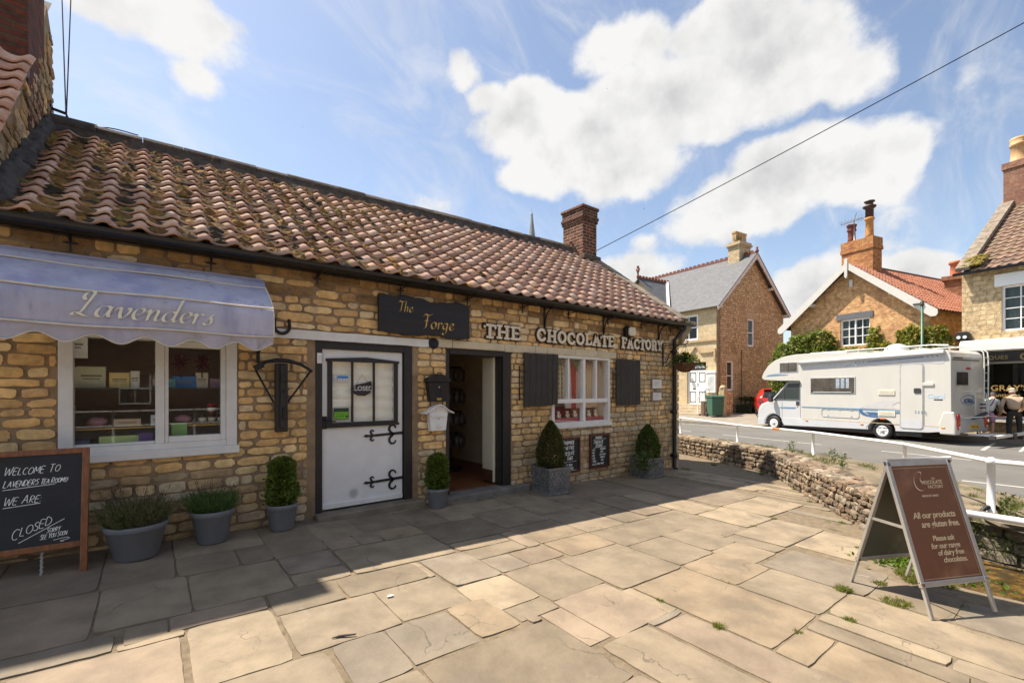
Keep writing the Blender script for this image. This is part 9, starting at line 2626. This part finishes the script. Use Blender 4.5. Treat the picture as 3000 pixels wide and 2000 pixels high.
# ------------------------------------------------------------------ goods behind the glass
def goods():
 rnd = random.Random(12); before = set(scene.objects)
 def m(name, c, r=.6, v=.08): return bpy.data.materials.get(name) or mat(name, c, r, v, 8)
 def carton(x, z, w, h, d, y, col, lab, name='carton', group='boxes in the tea room window', band=None, tilt=0):
  t = thing(name, (x, y, z), lab, 'box', group)
  rot = Matrix.Translation((x, y, z)) @ Matrix.Rotation(tilt, 4, 'Z')
  b = MB(); b.box(-w / 2, w / 2, -d / 2, d / 2, 0, h); b.build('body', m('%s card' % col[0], col[1]), t, xf=rot, bevel=.003)
  b = MB(); b.box(-w * .36, w * .36, -d / 2 - .002, -d / 2 - .0005, h * .52, h * .60); b.box(-w * .3, w * .3, -d / 2 - .002, -d / 2 - .0005, h * .4, h * .45); b.build('printing', m('grey box print', (.22, .22, .2)), t, xf=rot)
  if band:
   b = MB(); b.box(-w / 2 - .001, w / 2 + .001, -d / 2 - .003, -d / 2 - .0022, h * .1, h * .3); b.build('label_band', m(*band), t, xf=rot)
 t = thing('glass_shelf', (.03, 5.95, 1.52), 'upper glass shelf across the tea room window', 'shelf')
 b = MB(); b.box(-.75, .95, 5.78, 6.10, 1.505, 1.515); b.build('shelf', m('green glass edge', (.05, .09, .07), .15), t)
 t = thing('timber_shelf', (.03, 5.95, 1.14), 'lower dark shelf with a gold edge across the tea room window', 'shelf')
 b = MB(); b.box(-.75, .95, 5.80, 6.10, 1.125, 1.145); b.build('shelf', m('dark shelf board', (.05, .04, .03)), t)
 b = MB(); b.box(-.75, .95, 5.795, 5.7995, 1.125, 1.14); b.build('edge_strip', m('gold edge strip', (.45, .27, .06)), t)
 P = ('pale', (.82, .82, .70)); Y = ('yellow', (.82, .66, .28)); G = ('sage', (.70, .75, .55)); B = ('blue', (.36, .56, .72))
 carton(-.60, 1.515, .13, .19, .08, 5.95, P, 'tall pale carton at the left end of the glass shelf')
 carton(-.44, 1.515, .20, .20, .10, 5.96, G, 'wide sage green carton on the glass shelf')
 carton(-.24, 1.515, .15, .145, .08, 5.93, Y, 'yellow fronted carton on the glass shelf')
 carton(-.125, 1.515, .07, .165, .06, 5.93, P, 'narrow white carton beside the yellow one')
 carton(.27, 1.515, .20, .12, .09, 5.95, B, 'pale blue carton in the middle of the glass shelf')
 carton(.55, 1.515, .12, .10, .08, 5.95, ('mauve', (.38, .25, .36)), 'mauve carton on the right of the glass shelf')
 carton(-.20, .862, .36, .20, .06, 5.80, ('meadow', (.48, .60, .22)), 'green picture carton lying at the foot of the window', band=('pale print', (.6, .6, .55)))
 carton(-.04, .862, .11, .22, .04, 5.755, ('purple', (.10, .06, .20)), 'purple label card standing in front of the green carton', 'label_card', band=('white oval print', (.7, .7, .68)))
 carton(.22, .862, .13, .30, .08, 5.80, ('landscape', (.22, .42, .14)), 'tall green and blue landscape carton left of the window post', band=('lime print', (.45, .5, .05)))
 carton(.42, .862, .19, .14, .08, 5.80, ('sky', (.5, .68, .78)), 'light blue patterned carton right of the window post')
 carton(.62, .862, .20, .15, .08, 5.80, ('buff', (.8, .66, .36)), 'buff patterned carton at the foot of the right light')
 carton(.80, .862, .14, .26, .07, 5.80, ('cream', (.8, .66, .4)), 'tall cream carton printed with flowers at the right end', band=('rose print', (.45, .18, .12)))
 carton(-.56, 1.78, .22, .22, .01, 5.72, ('poster', (.75, .8, .82)), 'pale poster with a blue emblem hung in the top of the left light', 'poster', 'notices in the tea room window')
 b = MB(); b.prism([(-.62, 1.965), (-.5, 1.965), (-.53, 1.93), (-.552, 1.87), (-.575, 1.93)], 5.712, 5.7145, 'y'); o = b.build('emblem', m('bright blue print', (.03, .22, .5)));
 adopt(o, bpy.data.objects['poster'])
 carton(.14, 1.515, .10, .09, .07, 5.88, ('teal', (.12, .40, .40)), 'small teal carton left of the clear bottle on the glass shelf')
 carton(.42, 1.515, .11, .16, .07, 5.95, ('ivory', (.80, .76, .62)), 'ivory carton just right of the window post on the glass shelf')
 carton(.86, 1.515, .10, .14, .06, 5.95, ('rose', (.70, .42, .45)), 'rose coloured carton at the right end of the glass shelf')
 carton(-.53, .862, .17, .17, .08, 5.86, ('slate', (.20, .22, .26)), 'slate grey carton in the bottom left corner of the window')
 carton(-.62, 1.145, .14, .20, .08, 5.92, ('brown', (.22, .15, .10)), 'brown carton at the left end of the lower shelf')
 carton(-.18, 1.145, .20, .07, .08, 5.90, ('kraft', (.62, .46, .28)), 'flat kraft card box on the lower shelf')
 carton(.06, 1.145, .13, .10, .08, 5.90, ('white', (.85, .85, .83)), 'white carton on the lower shelf left of the dried flowers')
 def turned(name, x, y, z, prof, col, lab, cat, group, cap=None, label=None):
  t = thing(name, (x, y, z), lab, cat, group)
  b = MB(); b.lathe(prof, (x, y, z), 16); b.build('body', m(*col), t)
  if cap: b = MB(); b.lathe(cap[1], (x, y, z), 14); b.build('lid', m(*cap[0]), t)
  if label: r = label; b = MB(); b.lathe([(r[0], r[1]), (r[0], r[2])], (x, y, z), 16); b.build('label', m('cream jar label', (.66, .64, .55)), t)
 turned('gin_bottle', .05, 5.92, 1.515, [(.04, 0), (.04, .11), (.018, .15), (.018, .2)], ('clear bottle', (.35, .36, .30), .15), 'clear bottle with a black stopper on the glass shelf', 'bottle', 'bottles in the tea room window', (('black stopper', (.02, .02, .02)), [(.022, .2), (.03, .23), (.01, .25)]), (.0405, .02, .09))
 turned('blue_bottle', .72, 5.92, 1.515, [(.055, 0), (.062, .08), (.03, .15), (.02, .2), (.025, .23)], ('cobalt glass', (.015, .03, .25), .1), 'cobalt blue bottle at the right of the glass shelf', 'bottle', 'bottles in the tea room window')
 labs = ['first', 'second', 'third', 'fourth', 'fifth']
 for k in range(5):
  turned('jam_jar', .42 + .085 * k, 5.88, 1.145, [(.034, 0), (.036, .01), (.036, .07), (.03, .08)], ('dark preserve', (.10, .03, .015), .2), 'small jam jar on the lower shelf, %s from the window post' % labs[k], 'jar', 'jam jars on the lower shelf', (('dark lid', (.06, .04, .03)), [(.033, .08), (.033, .095), (.001, .095)]), (.0365, .02, .06))
 turned('jam_jar', .50, 5.86, 1.24, [(.036, 0), (.038, .01), (.038, .08), (.03, .09)], ('dark preserve', (.10, .03, .015), .2), 'jam jar with a red cloth lid standing on top of the row', 'jar', 'jam jars on the lower shelf', (('red cloth', (.35, .03, .04)), [(.045, .085), (.036, .11), (.001, .115)]), (.0385, .03, .07))
 for k, (x, lab) in enumerate(((.80, 'dark tea caddy with a teal label on the lower shelf'), (.90, 'dark tea caddy with a pale label at the end of the lower shelf'))):
  turned('tea_caddy', x, 5.9, 1.145, [(.04, 0), (.04, .17)], ('black tin', (.02, .03, .03), .4), lab, 'tin', 'tea caddies on the lower shelf', None, (.041, .09, .15))
 for k, (x, lab) in enumerate(((-.40, 'pink cake under clear wrap on the lower shelf'), (.26, 'pile of dried pink flowers on the lower shelf by the window post'))):
  t = thing('wrapped_cake' if k == 0 else 'dried_flowers', (x, 5.9, 1.145), lab, 'cake' if k == 0 else 'flowers')
  b = MB(); b.sphere((x, 5.9, 1.19), .06, 12, 0, (1, 1, 1), (1.3, 1, .8), .12); b.build('body', m('dusty pink', (.42, .22, .24)), t)
 for (x, lab) in ((.24, 'burgundy silk flower left of the window post'), (.42, 'burgundy silk flower right of the window post')):
  t = thing('silk_flower', (x, 5.9, 1.78), lab, 'flower', 'silk flowers in the tea room window')
  b = MB()
  for k in range(22): leaf(b, Vector((x, 5.9, 1.78)), rvec(rnd) + Vector((0, -.5, .1)), rvec(rnd), .10, .035, (.30, .07, .13))
  b.build('petals', GREEN, t)
  b = MB(); b.tube([(x, 5.9, 1.62), (x, 5.9, 1.78)], .006, 5); b.build('stem', TWIG, t)
 for o in list(scene.objects):
  if o.parent is None and o not in before and 5.6 < o.location.y < 6.0: o.location.y -= .11
 t = thing('display_step', (5.95, 5.9, .86), 'red cloth covered step behind the chocolate window', 'display')
 b = MB(); b.box(5.15, 6.8, 5.60, 6.0, .861, 1.0); b.box(5.15, 6.8, 6.0, 6.4, .861, 1.16); b.build('step', m('red cloth', (.60, .07, .07)), t)
 for k in range(7):
  x = 5.34 + .19 * k + rnd.uniform(-.02, .02); y = 5.68; z = 1.0 if k % 2 else 1.0
  where = ('far left', 'second from the left', 'third from the left', 'in the middle', 'third from the right', 'second from the right', 'far right')[k]
  t = thing('chocolate_bear', (x, y, z), 'little white chocolate bear on the red step, %s' % where, 'chocolate', 'chocolate bears in the window')
  b = MB(); b.sphere((x, y, z + .035), .036, 12, 0, (1, 1, 1), (1, .8, 1)); b.sphere((x, y - .01, z + .088), .030, 12)
  for s in (-1, 1):
   b.sphere((x + s * .024, y, z + .113), .012, 8); b.sphere((x + s * .034, y - .02, z + .05), .013, 8, 0, (1, 1, 1), (1, 1, 1.5)); b.sphere((x + s * .022, y - .032, z + .012), .015, 8)
  b.build('body', m('white chocolate', (.82, .74, .58), .35), t)
  b = MB()
  for s in (-1, 1): b.sphere((x + s * .010, y - .037, z + .095), .0045, 6)
  b.sphere((x, y - .041, z + .084), .006, 6); b.build('face', m('dark chocolate', (.03, .015, .01), .4), t)
  b = MB(); b.lathe([(.022, .055), (.028, .062), (.022, .069)], (x, y - .005, z), 12); b.build('ribbon', m('red ribbon', (.5, .03, .04), .4), t)
 t = thing('bunting', (5.9, 5.72, 2.0), 'red and green pennant bunting strung across the top of the chocolate window', 'bunting')
 b = MB(); pts = sag((5.2, 5.68, 2.02), (6.75, 5.68, 2.02), .03, 20); b.tube(pts, .004, 5); b.build('string', m('white string', (.6, .6, .58)), t)
 for k in range(7):
  p = pts[1 + k * 3]; b = MB(); b.prism([(p.x - .075, p.z), (p.x + .075, p.z), (p.x, p.z - .17)], 5.676, 5.679, 'y'); b.build('pennant', m('red pennant', (.50, .04, .04)) if k % 2 == 0 else m('green pennant', (.08, .20, .10)), t)
 t = thing('lattice_screen', (5.4, 6.3, 1.2), 'cream square lattice screen behind the left upper lights', 'screen')
 b = MB()
 for k in range(7): b.box(5.20 + .085 * k, 5.218 + .085 * k, 5.74, 5.76, 1.3, 1.92)
 for k in range(8): b.box(5.20, 5.73, 5.74, 5.762, 1.3 + .085 * k, 1.316 + .085 * k)
 b.build('lattice', m('cream lattice', (.82, .74, .48)), t)
 t = thing('drape', (5.95, 6.2, 1.2), 'red and white drape hanging behind the chocolate window', 'curtain')
 for (x0, x1, nm, c) in ((5.76, 5.92, 'white muslin', (.82, .78, .74)), (5.90, 6.04, 'red drape cloth', (.62, .04, .06)), (6.12, 6.30, 'pink muslin', (.80, .62, .60)), (6.36, 6.60, 'buff drape cloth', (.75, .58, .38)), (6.60, 6.80, 'pink muslin', (.80, .62, .60))):
  b = MB(); b.grid(lambda u, v: (x0 + (x1 - x0) * u + .10 * (1 - v) * (.5 if x0 < 6 else -.2), 5.80 + .025 * math.sin(u * 22 + v * 2), 1.16 + .82 * v), 30, 8); b.build('cloth', m(nm, c, .85), t)
 t = thing('shop_counter', (4.0, 8.9, 0), 'dark shop counter with a pale worktop inside the open doorway', 'counter')
 b = MB(); b.box(2.86, 4.3, 8.2, 8.8, .041, .92); b.build('body', m('dark counter timber', (.05, .025, .015)), t)
 b = MB(); b.box(2.86, 4.34, 8.15, 8.82, .921, .96); b.build('worktop', m('pale worktop', (.50, .38, .22)), t)
 t = thing('sweet_rack', (4.3, 7.2, .04), 'black wire rack hung with clear bags of chocolates inside the doorway', 'display rack')
 b = MB(); b.tube([(4.25, 7.2, .04), (4.25, 7.2, 1.95)], .02, 8); b.lathe([(.25, 0), (.25, .03)], (4.25, 7.2, .041), 16)
 for z in (.7, 1.1, 1.5, 1.9):
  b.tube([(4.25 + .24 * math.cos(R(a)), 7.2 + .24 * math.sin(R(a)), z) for a in range(0, 360, 20)], .008, 5, closed=True)
  for a in range(0, 360, 60): b.tube([(4.25, 7.2, z), (4.25 + .24 * math.cos(R(a)), 7.2 + .24 * math.sin(R(a)), z)], .006, 4)
 b.build('frame', BLACK_IRON, t)
 CEL = m('shiny cellophane', (.12, .10, .09), .08)
 b = MB()
 for z in (.7, 1.1, 1.5, 1.9):
  for k in range(12):
   a = R(k * 30 + rnd.uniform(-6, 6)); b.sphere((4.25 + .25 * math.cos(a), 7.2 + .25 * math.sin(a), z - .14), .055, 8, 0, (1, 1, 1), (1, .8, 2.0), .25)
 tag(b.build('chocolate_bags', CEL, t), kind='stuff')
 t = thing('wall_shelves', (3.4, 10.2, 1.2), 'pale wall shelf and picture at the back of the chocolate shop', 'shelf')
 b = MB(); b.box(3.2, 4.9, 9.9, 10.29, 1.75, 1.79); b.box(3.9, 4.6, 10.2, 10.29, 1.1, 1.6); b.box(2.86, 3.3, 10.25, 10.295, .9, 1.75); b.build('shelf', m('brown shelf timber', (.20, .09, .04)), t)
 t = thing('closed_sign', (2.03, 5.55, 1.45), 'black shaped closed sign hanging behind the pane of the stable door', 'sign')
 b = MB(); y = FY + .064
 b.prism([(1.92, 1.40), (1.93, 1.47), (1.98, 1.50), (2.08, 1.52), (2.16, 1.545), (2.17, 1.47), (2.15, 1.40), (2.08, 1.36), (1.99, 1.365)], y, y + .006, 'y'); b.build('board', m('black sign plate', (.02, .02, .022)), t)
 text_mesh('lettering', 'CLOSED', .078, Matrix.Translation((2.035, y - .001, 1.425)) @ Matrix.Rotation(R(90), 4, 'X'), m('white sign letters', (.72, .72, .7)), t, .001, .001)
 b = MB(); b.tube([(1.97, y, 1.5), (2.04, y, 1.62), (2.12, y, 1.53)], .002, 4); b.build('cord', BLACK_IRON, t)
 t.location.z += .06
goods()
